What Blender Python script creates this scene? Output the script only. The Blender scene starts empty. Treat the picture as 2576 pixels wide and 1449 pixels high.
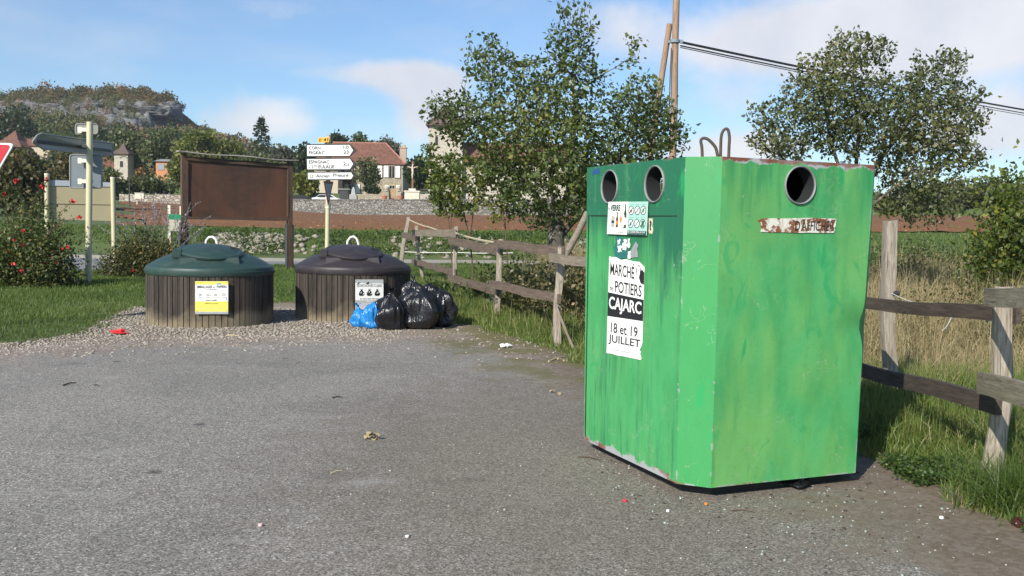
import bpy, bmesh, math, random
import numpy as np
from mathutils import Vector, Matrix
R = math.radians
rng = np.random.default_rng(7)
random.seed(7)
SC = bpy.context.scene
COL = SC.collection

# ------------------------------------------------------------------ camera
F, PITCH, ROLL, CH = 2331.0, 0.0669, 0.0204, 1.6
_fw = np.array([0, math.cos(PITCH), -math.sin(PITCH)])
_up0 = np.array([0, math.sin(PITCH), math.cos(PITCH)])
_rt0 = np.array([1.0, 0, 0])
RT = _rt0 * math.cos(ROLL) + _up0 * math.sin(ROLL)
UP = _up0 * math.cos(ROLL) - _rt0 * math.sin(ROLL)
cd = bpy.data.cameras.new('camera'); cam = bpy.data.objects.new('camera', cd); COL.objects.link(cam)
cd.sensor_width = 36; cd.lens = 36 * F / 2576; cd.clip_start = 0.05; cd.clip_end = 5000
cam.matrix_world = Matrix(((RT[0], UP[0], -_fw[0], 0), (RT[1], UP[1], -_fw[1], 0), (RT[2], UP[2], -_fw[2], CH), (0, 0, 0, 1)))
SC.camera = cam
SC.view_settings.view_transform = 'Standard'; SC.view_settings.look = 'None'
SC.view_settings.exposure = 0.52; SC.view_settings.gamma = 1.0
SC.cycles.max_bounces = 6; SC.cycles.transparent_max_bounces = 8
SC.cycles.use_denoising = True
HAZE = 0.0002

def ray(px, py):
    return _fw + RT * (px - 1288) / F - UP * (py - 724.5) / F
def at(px, py, Y):
    """world point where the photograph's point (px,py) lies at distance Y in front of the camera"""
    d = ray(px, py); return np.array([0, 0, CH]) + d * (Y / d[1])
def gp(px, py, z=0.0):
    d = ray(px, py); return np.array([0, 0, CH]) + d * ((z - CH) / d[2])
def onplane(px, py, p0, n):
    d = ray(px, py); o = np.array([0, 0, CH]); return o + d * (np.dot(p0 - o, n) / np.dot(d, n))

# ------------------------------------------------------------------ node helpers
class NT:
    def __init__(s, tree): s.t = tree
    def put(s, sock, v):
        if isinstance(v, bpy.types.NodeSocket): s.t.links.new(v, sock)
        else:
            if sock.type == 'RGBA' and hasattr(v, '__len__') and len(v) == 3: v = (*v, 1)
            sock.default_value = v
    def node(s, typ, props=None, **inp):
        n = s.t.nodes.new('ShaderNode' + typ)
        for k, v in (props or {}).items(): setattr(n, k, v)
        for k, v in inp.items():
            sock = n.inputs[int(k[1:])] if k[0] == 'i' and k[1:].isdigit() else n.inputs[k.replace('_', ' ')]
            s.put(sock, v)
        return n
    def m(s, op, a, b=0.0, c=0.0, clamp=False):
        return s.node('Math', dict(operation=op, use_clamp=clamp), i0=a, i1=b, i2=c).outputs[0]
    def vm(s, op, a, b=(0, 0, 0)):
        n = s.node('VectorMath', dict(operation=op), i0=a, i1=b)
        return n.outputs['Value'] if op in ('DOT_PRODUCT', 'LENGTH', 'DISTANCE') else n.outputs['Vector']
    def noise(s, vec, scale=5, detail=4, rough=.55, dist=0.0, out=0):
        n = s.node('TexNoise', None, Vector=vec, Scale=scale, Detail=detail, Roughness=rough, Distortion=dist); return n.outputs[out]
    def vor(s, vec, scale=5, out='Distance', feature='F1', rnd=1.0):
        n = s.node('TexVoronoi', dict(feature=feature), Vector=vec, Scale=scale, Randomness=rnd); return n.outputs[out]
    def mix(s, f, a, b, blend='MIX'):
        n = s.node('Mix', dict(data_type='RGBA', blend_type=blend)); s.put(n.inputs[0], f); s.put(n.inputs[6], a); s.put(n.inputs[7], b); return n.outputs[2]
    def ramp(s, f, stops, interp='LINEAR'):
        n = s.t.nodes.new('ShaderNodeValToRGB'); n.color_ramp.interpolation = interp; e = n.color_ramp.elements
        while len(e) < len(stops): e.new(0.5)
        for i, (p, c) in enumerate(stops):
            e[i].position = p; e[i].color = (*c, 1) if hasattr(c, '__len__') else (c, c, c, 1)
        s.put(n.inputs[0], f); return n.outputs[0]
    def step(s, f, lo, hi):
        n = s.node('MapRange', dict(interpolation_type='SMOOTHSTEP'), i0=f, i1=lo, i2=hi); return n.outputs[0]
    def coord(s, k='Object'): return s.node('TexCoord').outputs[k]
    def sep(s, v): n = s.node('SeparateXYZ', None, i0=v); return n.outputs[0], n.outputs[1], n.outputs[2]
    def comb(s, x, y, z): return s.node('CombineXYZ', None, i0=x, i1=y, i2=z).outputs[0]
    def attr(s, name, out='Fac'): return s.node('Attribute', dict(attribute_name=name)).outputs[out]
    def bump(s, h, strength=.3, dist=.01): return s.node('Bump', None, Height=h, Strength=strength, Distance=dist).outputs[0]

# ------------------------------------------------------------------ sky and sun
SUN_EL, SUN_AZ = R(33), math.atan2(-0.515, -0.857)          # direction towards the sun: behind the camera, left
sdir = np.array([math.sin(SUN_AZ) * math.cos(SUN_EL), math.cos(SUN_AZ) * math.cos(SUN_EL), math.sin(SUN_EL)])
sl = bpy.data.lights.new('sun', 'SUN'); so = bpy.data.objects.new('sun', sl); COL.objects.link(so)
sl.energy = 4.3; sl.angle = R(0.53); sl.color = (1, .94, .83)
so.rotation_euler = Vector(sdir).to_track_quat('Z', 'Y').to_euler()
so.location = (-20, -20, 30)
W = bpy.data.worlds.new('World'); SC.world = W; W.use_nodes = True
W.node_tree.nodes.clear(); w = NT(W.node_tree)
sky = w.node('TexSky', dict(sky_type='NISHITA', sun_disc=False, sun_elevation=SUN_EL, sun_rotation=SUN_AZ, air_density=1.0, dust_density=.6, ozone_density=2.0))
dv = w.coord('Generated')
dx, dy, dz = w.sep(dv)
den = w.m('ADD', w.m('MAXIMUM', dz, 0.0), .16)
pl = w.comb(w.m('DIVIDE', dx, den), w.m('DIVIDE', dy, den), 0.0)
n1 = w.noise(pl, 1.3, 9, .58, .3)
n2 = w.noise(dv, 13.0, 9, .62, .5)
tot = None
for (px, py, sx, sy, wt) in [(2250, 50, 440, 85, 1.05), (2440, 110, 190, 60, .75), (1030, 190, 140, 36, .72), (690, 285, 120, 50, .72), (1100, 290, 110, 75, .95), (770, 180, 110, 26, .3),
                             (1850, 375, 200, 42, .85), (2540, 300, 180, 75, 1.0), (700, 20, 200, 40, .35), (1180, 20, 260, 30, .3), (420, 190, 160, 30, .25), (300, 90, 260, 60, .12), (1560, 60, 120, 60, .35), (2050, 130, 260, 45, .5), (1860, 260, 120, 50, .4), (80, 60, 200, 80, .12), (560, 330, 160, 40, .35)]:
    c = ray(px, py); c /= np.linalg.norm(c)
    a = w.m('MULTIPLY', w.vm('DOT_PRODUCT', dv, tuple(RT)), F / sx); b = w.m('MULTIPLY', w.vm('DOT_PRODUCT', dv, tuple(UP)), F / sy)
    a = w.m('SUBTRACT', a, float(np.dot(c, RT)) * F / sx); b = w.m('SUBTRACT', b, float(np.dot(c, UP)) * F / sy)
    g = w.m('ADD', w.m('MULTIPLY', a, a), w.m('MULTIPLY', b, b))
    g = w.m('MULTIPLY', w.m('EXPONENT', w.m('MULTIPLY', g, -.7)), wt)
    tot = g if tot is None else w.m('ADD', tot, g)
front = w.step(dy, 0.0, .3)
tot = w.m('MULTIPLY', tot, front)
dens = w.m('ADD', w.m('MULTIPLY', tot, .62), w.m('ADD', w.m('MULTIPLY', n1, .35), w.m('MULTIPLY', n2, .42)))
mask = w.step(dens, .57, .90)
veil = w.m('MULTIPLY', w.step(n1, .42, .75), .30)
mask = w.m('MAXIMUM', mask, veil)
shade = w.step(w.noise(w.vm('ADD', dv, (0, 0, .02)), 7.0, 6, .55, .2), .3, .72)
ccol = w.mix(shade, (5.1, 5.25, 5.8), (6.7, 6.7, 6.9))
skyc = w.mix(1.0, sky.outputs[0], (.80, .95, 1.10), 'MULTIPLY')
col = w.mix(w.m('MULTIPLY', mask, .93), skyc, ccol)
bg = w.node('Background', None, Color=col, Strength=.1)
wo = W.node_tree.nodes.new('ShaderNodeOutputWorld'); W.node_tree.links.new(bg.outputs[0], wo.inputs[0])

# ------------------------------------------------------------------ materials
def material(name, fn=None, color=(.5, .5, .5), rough=.7, metal=0.0, **kw):
    m = bpy.data.materials.new(name); m.use_nodes = True; t = NT(m.node_tree); b = m.node_tree.nodes['Principled BSDF']
    t.bsdf = b; t.put(b.inputs['Base Color'], color); b.inputs['Roughness'].default_value = rough; b.inputs['Metallic'].default_value = metal
    for k, v in kw.items(): t.put(b.inputs[k.replace('_', ' ')], v)
    if fn: fn(t, b)
    return m
def plain(name, color, rough=.6, var=.12, scale=14, metal=0.0, bump=.0):
    """a plain coat of colour with faint natural unevenness"""
    def fn(t, b):
        c = t.coord(); n = t.noise(c, scale, 5, .6)
        t.put(b.inputs['Base Color'], t.mix(n, tuple(x * (1 - var) for x in color), tuple(min(1, x * (1 + var)) for x in color)))
        t.put(b.inputs['Roughness'], t.m('MULTIPLY_ADD', n, .2, rough - .1))
        if bump: t.put(b.inputs['Normal'], t.bump(n, bump, .01))
    return material(name, fn, color, rough, metal)
def leafmat(name, stops, trans=.35, rough=.5):
    def fn(t, b):
        c = t.ramp(t.attr('rnd'), stops)
        t.put(b.inputs['Base Color'], c)
        tr = t.node('BsdfTranslucent', None, Color=t.mix(.5, c, (.25, .3, .05), 'MIX'))
        mx = t.node('MixShader', None, i0=trans, i1=b.outputs[0], i2=tr.outputs[0])
        t.t.links.new(mx.outputs[0], t.t.nodes['Material Output'].inputs[0])
    return material(name, fn, rough=rough)
def woodmat(name, dark, light, sc=1.0, rough=.85):
    """weathered timber, grain along local x"""
    def fn(t, b):
        v = t.vm('MULTIPLY', t.coord(), (2.2 * sc, 26 * sc, 26 * sc))
        oi = t.node('ObjectInfo'); v = t.vm('ADD', v, t.comb(t.m('MULTIPLY', oi.outputs['Random'], 37.0), 0.0, 0.0))
        g = t.noise(v, 1.6, 8, .68, 1.2)
        k = t.noise(t.coord(), 3.0, 3, .5)
        cr = t.step(t.noise(t.vm('MULTIPLY', v, (.6, 2.2, 2.2)), 1.7, 4, .6, .6), .62, .70)
        c = t.mix(t.step(g, .3, .7), dark, light)
        c = t.mix(t.m('MULTIPLY', k, .5), c, tuple(.55 * x for x in dark))
        c = t.mix(t.m('MULTIPLY', cr, .75), c, tuple(.25 * x for x in dark))
        t.put(b.inputs['Base Color'], c)
        t.put(b.inputs['Normal'], t.bump(t.m('SUBTRACT', g, t.m('MULTIPLY', cr, .8)), .6, .006))
    return material(name, fn, rough=rough)

# ------------------------------------------------------------------ mesh helpers
def npmesh(name, V, Fc, rnd=None, smooth=False):
    V = np.asarray(V, float); me = bpy.data.meshes.new(name)
    if isinstance(Fc, np.ndarray):
        k = Fc.shape[1]; n = len(Fc)
        me.vertices.add(len(V)); me.vertices.foreach_set('co', V.astype(np.float32).ravel())
        me.loops.add(n * k); me.loops.foreach_set('vertex_index', Fc.astype(np.int32).ravel())
        me.polygons.add(n); me.polygons.foreach_set('loop_start', np.arange(n, dtype=np.int32) * k)
        me.update(calc_edges=True)
    else:
        me.from_pydata([tuple(v) for v in V], [], [tuple(int(i) for i in f) for f in Fc])
    if rnd is not None:
        a = me.attributes.new('rnd', 'FLOAT', 'FACE'); a.data.foreach_set('value', np.asarray(rnd, np.float32))
    if smooth: me.polygons.foreach_set('use_smooth', np.ones(len(me.polygons), bool))
    return me
def obj(name, me, mat=None, parent=None, mw=None):
    o = bpy.data.objects.new(name, me); COL.objects.link(o)
    if mat:
        if len(me.materials): me.materials[0] = mat
        else: me.materials.append(mat)
    o.matrix_basis = mw if mw is not None else Matrix.Identity(4)
    if parent is not None:
        o.parent = parent; o.matrix_parent_inverse = INV[parent.name]
    INV[o.name] = o.matrix_basis.inverted()
    return o
INV = {}
def tag(o, label=None, cat=None, group=None, kind=None):
    if label: o['label'] = label
    if cat: o['category'] = cat
    if group: o['group'] = group
    if kind: o['kind'] = kind
    return o
def thing(name, label, cat, loc=(0, 0, 0), group=None):
    o = bpy.data.objects.new(name, None); COL.objects.link(o); o.empty_display_size = .2
    o.location = tuple(loc); INV[o.name] = Matrix.Translation(-Vector(tuple(loc)))
    return tag(o, label, cat, group)
def copy_thing(o, label, loc, rz=0.0, sc=1.0):
    c = o.copy(); COL.objects.link(c); c.location = tuple(loc); c.rotation_euler.z = rz; c.scale = (sc, sc, sc); c['label'] = label
    for ch in list(o.children):
        k = ch.copy(); COL.objects.link(k); k.parent = c
        for g in list(ch.children):
            q = g.copy(); COL.objects.link(q); q.parent = k
    return c
class MB:
    """collects shapes into one mesh"""
    def __init__(s): s.v = []; s.f = []
    def add(s, V, Fc):
        o = len(s.v); s.v += [tuple(map(float, v)) for v in V]; s.f += [tuple(int(i) + o for i in f) for f in Fc]; return s
    def box(s, c, d, M=None):
        x, y, z = [q / 2 for q in d]
        V = [(-x, -y, -z), (x, -y, -z), (x, y, -z), (-x, y, -z), (-x, -y, z), (x, -y, z), (x, y, z), (-x, y, z)]
        V = [Vector(v) for v in V]
        if M is not None: V = [M @ v for v in V]
        V = [v + Vector(tuple(c)) for v in V]
        return s.add(V, [(0, 3, 2, 1), (4, 5, 6, 7), (0, 1, 5, 4), (1, 2, 6, 5), (2, 3, 7, 6), (3, 0, 4, 7)])
    def tube(s, P, r, n=8, cap=True):
        P = [Vector(tuple(p)) for p in P]; r = r if hasattr(r, '__len__') else [r] * len(P); V = []; Fc = []; a = None
        for i, p in enumerate(P):
            t = (P[min(i + 1, len(P) - 1)] - P[max(i - 1, 0)]).normalized()
            if a is None: a = t.orthogonal().normalized()
            else: a = (a - t * a.dot(t)).normalized()
            b = t.cross(a)
            V += [p + (a * math.cos(2 * math.pi * k / n) + b * math.sin(2 * math.pi * k / n)) * r[i] for k in range(n)]
        for i in range(len(P) - 1):
            for k in range(n): Fc.append((i * n + k, i * n + (k + 1) % n, (i + 1) * n + (k + 1) % n, (i + 1) * n + k))
        if cap: Fc.append(tuple(range(n))[::-1]); Fc.append(tuple((len(P) - 1) * n + k for k in range(n)))
        return s.add(V, Fc)
    def lathe(s, prof, n=48, c=(0, 0, 0)):
        V = []; Fc = []
        for (r, z) in prof: V += [(c[0] + r * math.cos(2 * math.pi * k / n), c[1] + r * math.sin(2 * math.pi * k / n), c[2] + z) for k in range(n)]
        for i in range(len(prof) - 1):
            for k in range(n): Fc.append((i * n + k, i * n + (k + 1) % n, (i + 1) * n + (k + 1) % n, (i + 1) * n + k))
        Fc.append(tuple(range(n))[::-1]); Fc.append(tuple((len(prof) - 1) * n + k for k in range(n)))
        return s.add(V, Fc)
    def prism(s, poly, off):
        """closed slab: polygon points and a thickness vector"""
        n = len(poly); off = np.asarray(off, float); V = [np.asarray(p, float) for p in poly] + [np.asarray(p, float) + off for p in poly]
        return s.add(V, [tuple(range(n))[::-1], tuple(range(n, 2 * n))] + [(i, (i + 1) % n, (i + 1) % n + n, i + n) for i in range(n)])
    def mesh(s, name, sharp=None):
        me = npmesh(name, s.v, s.f)
        bm = bmesh.new(); bm.from_mesh(me); bmesh.ops.recalc_face_normals(bm, faces=bm.faces); bm.to_mesh(me); bm.free()
        if sharp:
            me.polygons.foreach_set('use_smooth', np.ones(len(me.polygons), bool)); me.set_sharp_from_angle(angle=R(sharp))
        return me
    def build(s, name, mat, parent=None, sharp=None, mw=None): return obj(name, s.mesh(name, sharp), mat, parent, mw)
def unit(v): v = np.asarray(v, float); return v / (np.linalg.norm(v, axis=-1, keepdims=True) + 1e-9)
def frame(p0, p1, up=(0, 0, 1)):
    """matrix with local x along p0->p1, z near up, origin at the middle; returns matrix and length"""
    p0, p1 = Vector(tuple(p0)), Vector(tuple(p1)); x = (p1 - p0); L = x.length; x.normalize(); u = Vector(tuple(up))
    y = u.cross(x).normalized(); z = x.cross(y); c = (p0 + p1) / 2
    return Matrix(((x.x, y.x, z.x, c.x), (x.y, y.y, z.y, c.y), (x.z, y.z, z.z, c.z), (0, 0, 0, 1))), L
def timber(name, p0, p1, wdt, thk, mat, parent, up=(0, 0, 1), jit=.006, rnd=0.0):
    """a rough sawn or split timber between two points: local x runs along it; thk is across y, wdt along z"""
    M, L = frame(p0, p1, up); n = max(4, int(L / .22)); V = []; Fc = []; m = 8
    ph = random.random() * 9
    for i in range(n + 1):
        x = -L / 2 + L * i / n; ox = jit * 2 * math.sin(ph + i * .9); oz = jit * 2 * math.cos(ph * 1.7 + i * .7)
        for k in range(m):
            a = 2 * math.pi * k / m; c, s_ = math.cos(a), math.sin(a); q = max(abs(c), abs(s_))
            sq = (1 - rnd) / q + rnd * 1.0; sq = min(sq, 1.40)
            V.append((x + (random.uniform(-1, 1) * jit if i in (0, n) else 0), c * sq * thk / 2 + random.uniform(-1, 1) * jit * .6 + ox, s_ * sq * wdt / 2 + random.uniform(-1, 1) * jit * .6 + oz))
    for i in range(n):
        for k in range(m): Fc.append((i * m + k, (i + 1) * m + k, (i + 1) * m + (k + 1) % m, i * m + (k + 1) % m))
    Fc.append(tuple(range(m))); Fc.append(tuple(n * m + k for k in range(m))[::-1])
    b = MB().add(V, Fc)
    return b.build(name, mat, parent, 50, M)
def leaves(name, P, D, L, mat, parent=None, aspect=.55, fold=.12, rnd=None, curl=.1):
    """many single leaves: base point, direction, length"""
    P = np.asarray(P, float); N = len(P); D = unit(D); S = unit(np.cross(D, rng.normal(size=(N, 3)))); Nn = np.cross(D, S)
    L = (np.ones(N) * L if np.isscalar(L) else L)[:, None]; Wd = L * aspect
    V = np.stack([P, P + D * L * .45 + S * Wd * .5 + Nn * L * fold, P + D * L - Nn * L * curl, P + D * L * .45 - S * Wd * .5 + Nn * L * fold], 1).reshape(-1, 3)
    Fc = np.arange(N * 4).reshape(N, 4)
    return obj(name, npmesh(name, V, Fc, rng.random(N) if rnd is None else rnd), mat, parent)
def blades(name, P, hgt, wid, mat, parent=None, lean=.35, lv=3, rnd=None):
    P = np.asarray(P, float); N = len(P); a = rng.random(N) * 2 * np.pi; ln = np.abs(rng.normal(0, lean, N))
    hgt = np.ones(N) * hgt if np.isscalar(hgt) else hgt; wid = np.ones(N) * wid if np.isscalar(wid) else wid
    dirx = np.stack([np.cos(a), np.sin(a), np.zeros(N)], 1); f = rng.random(N) * 2 * np.pi; sd = np.stack([np.cos(f), np.sin(f), np.zeros(N)], 1)
    ring = []
    for i in range(lv + 1):
        t = i / lv; c = P + dirx * (ln * hgt * t ** 1.8)[:, None]; c[:, 2] += hgt * t * (1 - .25 * np.minimum(ln, 1.5) * t)
        ww = (wid * (1 - t ** 1.6) * .5 + .0004)[:, None]
        ring += [c - sd * ww, c + sd * ww]
    V = np.stack(ring, 1).reshape(-1, 3); b = (np.arange(N) * 2 * (lv + 1))[:, None]
    Fc = np.concatenate([np.concatenate([b + 2 * i, b + 2 * i + 1, b + 2 * i + 3, b + 2 * i + 2], 1) for i in range(lv)], 0)
    r = rng.random(N) if rnd is None else rnd
    return obj(name, npmesh(name, V, Fc, np.tile(r, lv)), mat, parent)
def segtubes(A, B, ra, rb, n=5):
    """many tapered round pieces as arrays"""
    A, B = np.asarray(A, float), np.asarray(B, float); T = unit(B - A); X = unit(np.cross(T, np.where(np.abs(T[:, 2:3]) < .9, [[0, 0, 1.]], [[1., 0, 0]]))); Y = np.cross(T, X)
    ra, rb = np.asarray(ra)[:, None], np.asarray(rb)[:, None]; V = []
    for k in range(n):
        c, s_ = math.cos(2 * math.pi * k / n), math.sin(2 * math.pi * k / n); V.append(A + (X * c + Y * s_) * ra)
    for k in range(n):
        c, s_ = math.cos(2 * math.pi * k / n), math.sin(2 * math.pi * k / n); V.append(B + (X * c + Y * s_) * rb)
    V = np.stack(V, 1).reshape(-1, 3); b = (np.arange(len(A)) * 2 * n)[:, None]
    Fc = np.concatenate([np.concatenate([b + k, b + (k + 1) % n, b + n + (k + 1) % n, b + n + k], 1) for k in range(n)], 0)
    return V, Fc
_tc = {}
def text2d(s, bold=0.0):
    if (s, bold) in _tc: return _tc[(s, bold)]
    cu = bpy.data.curves.new('lettering_source', 'FONT'); cu.body = s; cu.offset = bold; cu.resolution_u = 3
    o = bpy.data.objects.new('lettering_source', cu); COL.objects.link(o); bpy.context.view_layer.update()
    me = bpy.data.meshes.new_from_object(o.evaluated_get(bpy.context.evaluated_depsgraph_get()))
    V = np.array([v.co[:2] for v in me.vertices]); Fc = [tuple(p.vertices) for p in me.polygons]
    bpy.data.objects.remove(o); bpy.data.curves.remove(cu); bpy.data.meshes.remove(me)
    V = V - V.min(0); _tc[(s, bold)] = (V, Fc); return V, Fc
class Sheet:
    """maps (s,t) in 0..1 (t up) of a four cornered board onto the world; corners: top-left, top-right, bottom-right, bottom-left"""
    def __init__(s, tl, tr, br, bl):
        s.c = [np.asarray(q, float) for q in (tl, tr, br, bl)]; s.n = unit(np.cross(s.c[1] - s.c[0], s.c[3] - s.c[0])) * -1
        if np.dot(s.n, np.array([0, 0, CH]) - s.c[0]) < 0: s.n = -s.n
    def p(s, u, v, off=0.0):
        tl, tr, br, bl = s.c; return (tl * (1 - u) + tr * u) * v + (bl * (1 - u) + br * u) * (1 - v) + s.n * off
    def poly(s, pts, off=.003, thk=.0015):
        return MB().prism([s.p(u, v, off) for u, v in pts], -s.n * thk)
    def addpoly(s, mb, pts, off=.003, thk=.0015): mb.prism([s.p(u, v, off) for u, v in pts], -s.n * thk); return mb
    def text(s, mb, txt, u0, v0, u1, v1, off=.004, bold=0.0, shear=0.0):
        V, Fc = text2d(txt, bold); wh = V.max(0)
        mb.add([s.p(u0 + (u1 - u0) * x / wh[0] + shear * (y / wh[1]) * (v1 - v0), v0 + (v1 - v0) * y / wh[1], off) for x, y in V], Fc); return mb
def ell(cu, cv, ru, rv, n=20, a0=0, a1=2 * math.pi): return [(cu + ru * math.cos(a0 + (a1 - a0) * k / n), cv + rv * math.sin(a0 + (a1 - a0) * k / n)) for k in range(n if abs(a1 - a0 - 2 * math.pi) < 1e-6 else n + 1)]
def rect(u0, v0, u1, v1): return [(u0, v0), (u1, v0), (u1, v1), (u0, v1)]
# ================================================================== ground
def hor(px): return 542.1 + px * (594.66 - 542.13) / 2576
_by = [-60, 40, 42.3, 44, 52, 120, 121.6, 135, 140.5, 142, 155, 200, 1500]
_bz = [0, 0, .06, .9, 1.4, 2.9, 4.0, 4.1, 4.3, 6.0, 6.4, 9, 9]
def zt(x, y):
    x, y = np.asarray(x, float), np.asarray(y, float)
    rp = np.clip((y - 40) / 12, 0, 1)
    xx = np.clip(x, -70, 90)
    return np.interp(y, _by, _bz) + rp * (.020 * np.maximum(xx, -20 * np.clip(y / 120, .3, 1)) + .045 * np.maximum(-20 * np.clip(y / 120, .3, 1) - xx, 0) * np.clip((y - 52) / 60, 0, 1)) * np.where(y > 121, np.clip(1 - (y - 121) / 60, 0, 1), 1)
def polydist(P, poly):
    """signed distance to polygon border, positive inside"""
    P = np.asarray(P, float); poly = np.asarray(poly, float); d = np.full(len(P), 1e9); ins = np.zeros(len(P), bool); n = len(poly)
    for i in range(n):
        a, b = poly[i], poly[(i + 1) % n]; ab = b - a; t = np.clip(((P - a) @ ab) / (ab @ ab), 0, 1); d = np.minimum(d, np.linalg.norm(P - a - t[:, None] * ab, axis=1))
        c = (a[1] > P[:, 1]) != (b[1] > P[:, 1])
        with np.errstate(divide='ignore', invalid='ignore'): xi = a[0] + (P[:, 1] - a[1]) * (b[0] - a[0]) / (b[1] - a[1])
        ins ^= c & (P[:, 0] < xi)
    return np.where(ins, d, -d)
def g2(px, py): return tuple(gp(px, py)[:2])
LOT = [(-22, -8), (-22, 8.6), (-12, 9.9), g2(0, 889), g2(150, 870), g2(300, 855), g2(600, 852), g2(900, 846), g2(1130, 848), g2(1270, 875), g2(1380, 902), g2(1470, 938), (1.75, 8.2), (2.32, 6.6), g2(2230, 1195), g2(2350, 1275), g2(2480, 1325), g2(2600, 1380), (2.95, 3.4), (3.2, 1), (3.6, -8)]
APR = [(-22, -7), (-22, 9.2), (-12, 10.4), g2(0, 868), g2(120, 858), g2(230, 838), g2(300, 800), g2(350, 775), (-5.6, 16.2), (-4.9, 16.6), g2(640, 770), g2(730, 760), (-3.2, 17.0), (-2.2, 17.0), g2(1030, 770), g2(1100, 800), g2(1200, 822), g2(1310, 855), g2(1410, 884), g2(1480, 925), (2.0, 8.4), (2.55, 6.6), g2(2260, 1175), g2(2370, 1245), g2(2490, 1290), g2(2620, 1340), (3.3, 3.4), (3.6, 1), (4.0, -7)]
def sheet(name, poly, cell, z, margin, mat):
    poly = np.asarray(poly); lo, hi = poly.min(0) - margin - cell, poly.max(0) + margin + cell
    xs, ys = np.arange(lo[0], hi[0], cell), np.arange(lo[1], hi[1], cell); X, Y = np.meshgrid(xs, ys); P = np.stack([X.ravel(), Y.ravel()], 1)
    d = polydist(P, poly); ny, nx = X.shape; ok = (d > -margin).reshape(ny, nx)
    q = ok[:-1, :-1] & ok[1:, :-1] & ok[:-1, 1:] & ok[1:, 1:]; j, i = np.nonzero(q); a = j * nx + i
    Fc = np.stack([a, a + 1, a + nx + 1, a + nx], 1); used = np.unique(Fc); mp = -np.ones(len(P), int); mp[used] = np.arange(len(used))
    V = np.concatenate([P[used], np.full((len(used), 1), z)], 1)
    me = npmesh(name, V, mp[Fc]); at_ = me.attributes.new('edge', 'FLOAT', 'POINT'); at_.data.foreach_set('value', d[used].astype(np.float32))
    return tag(obj(name, me, mat), kind='structure')

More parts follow.
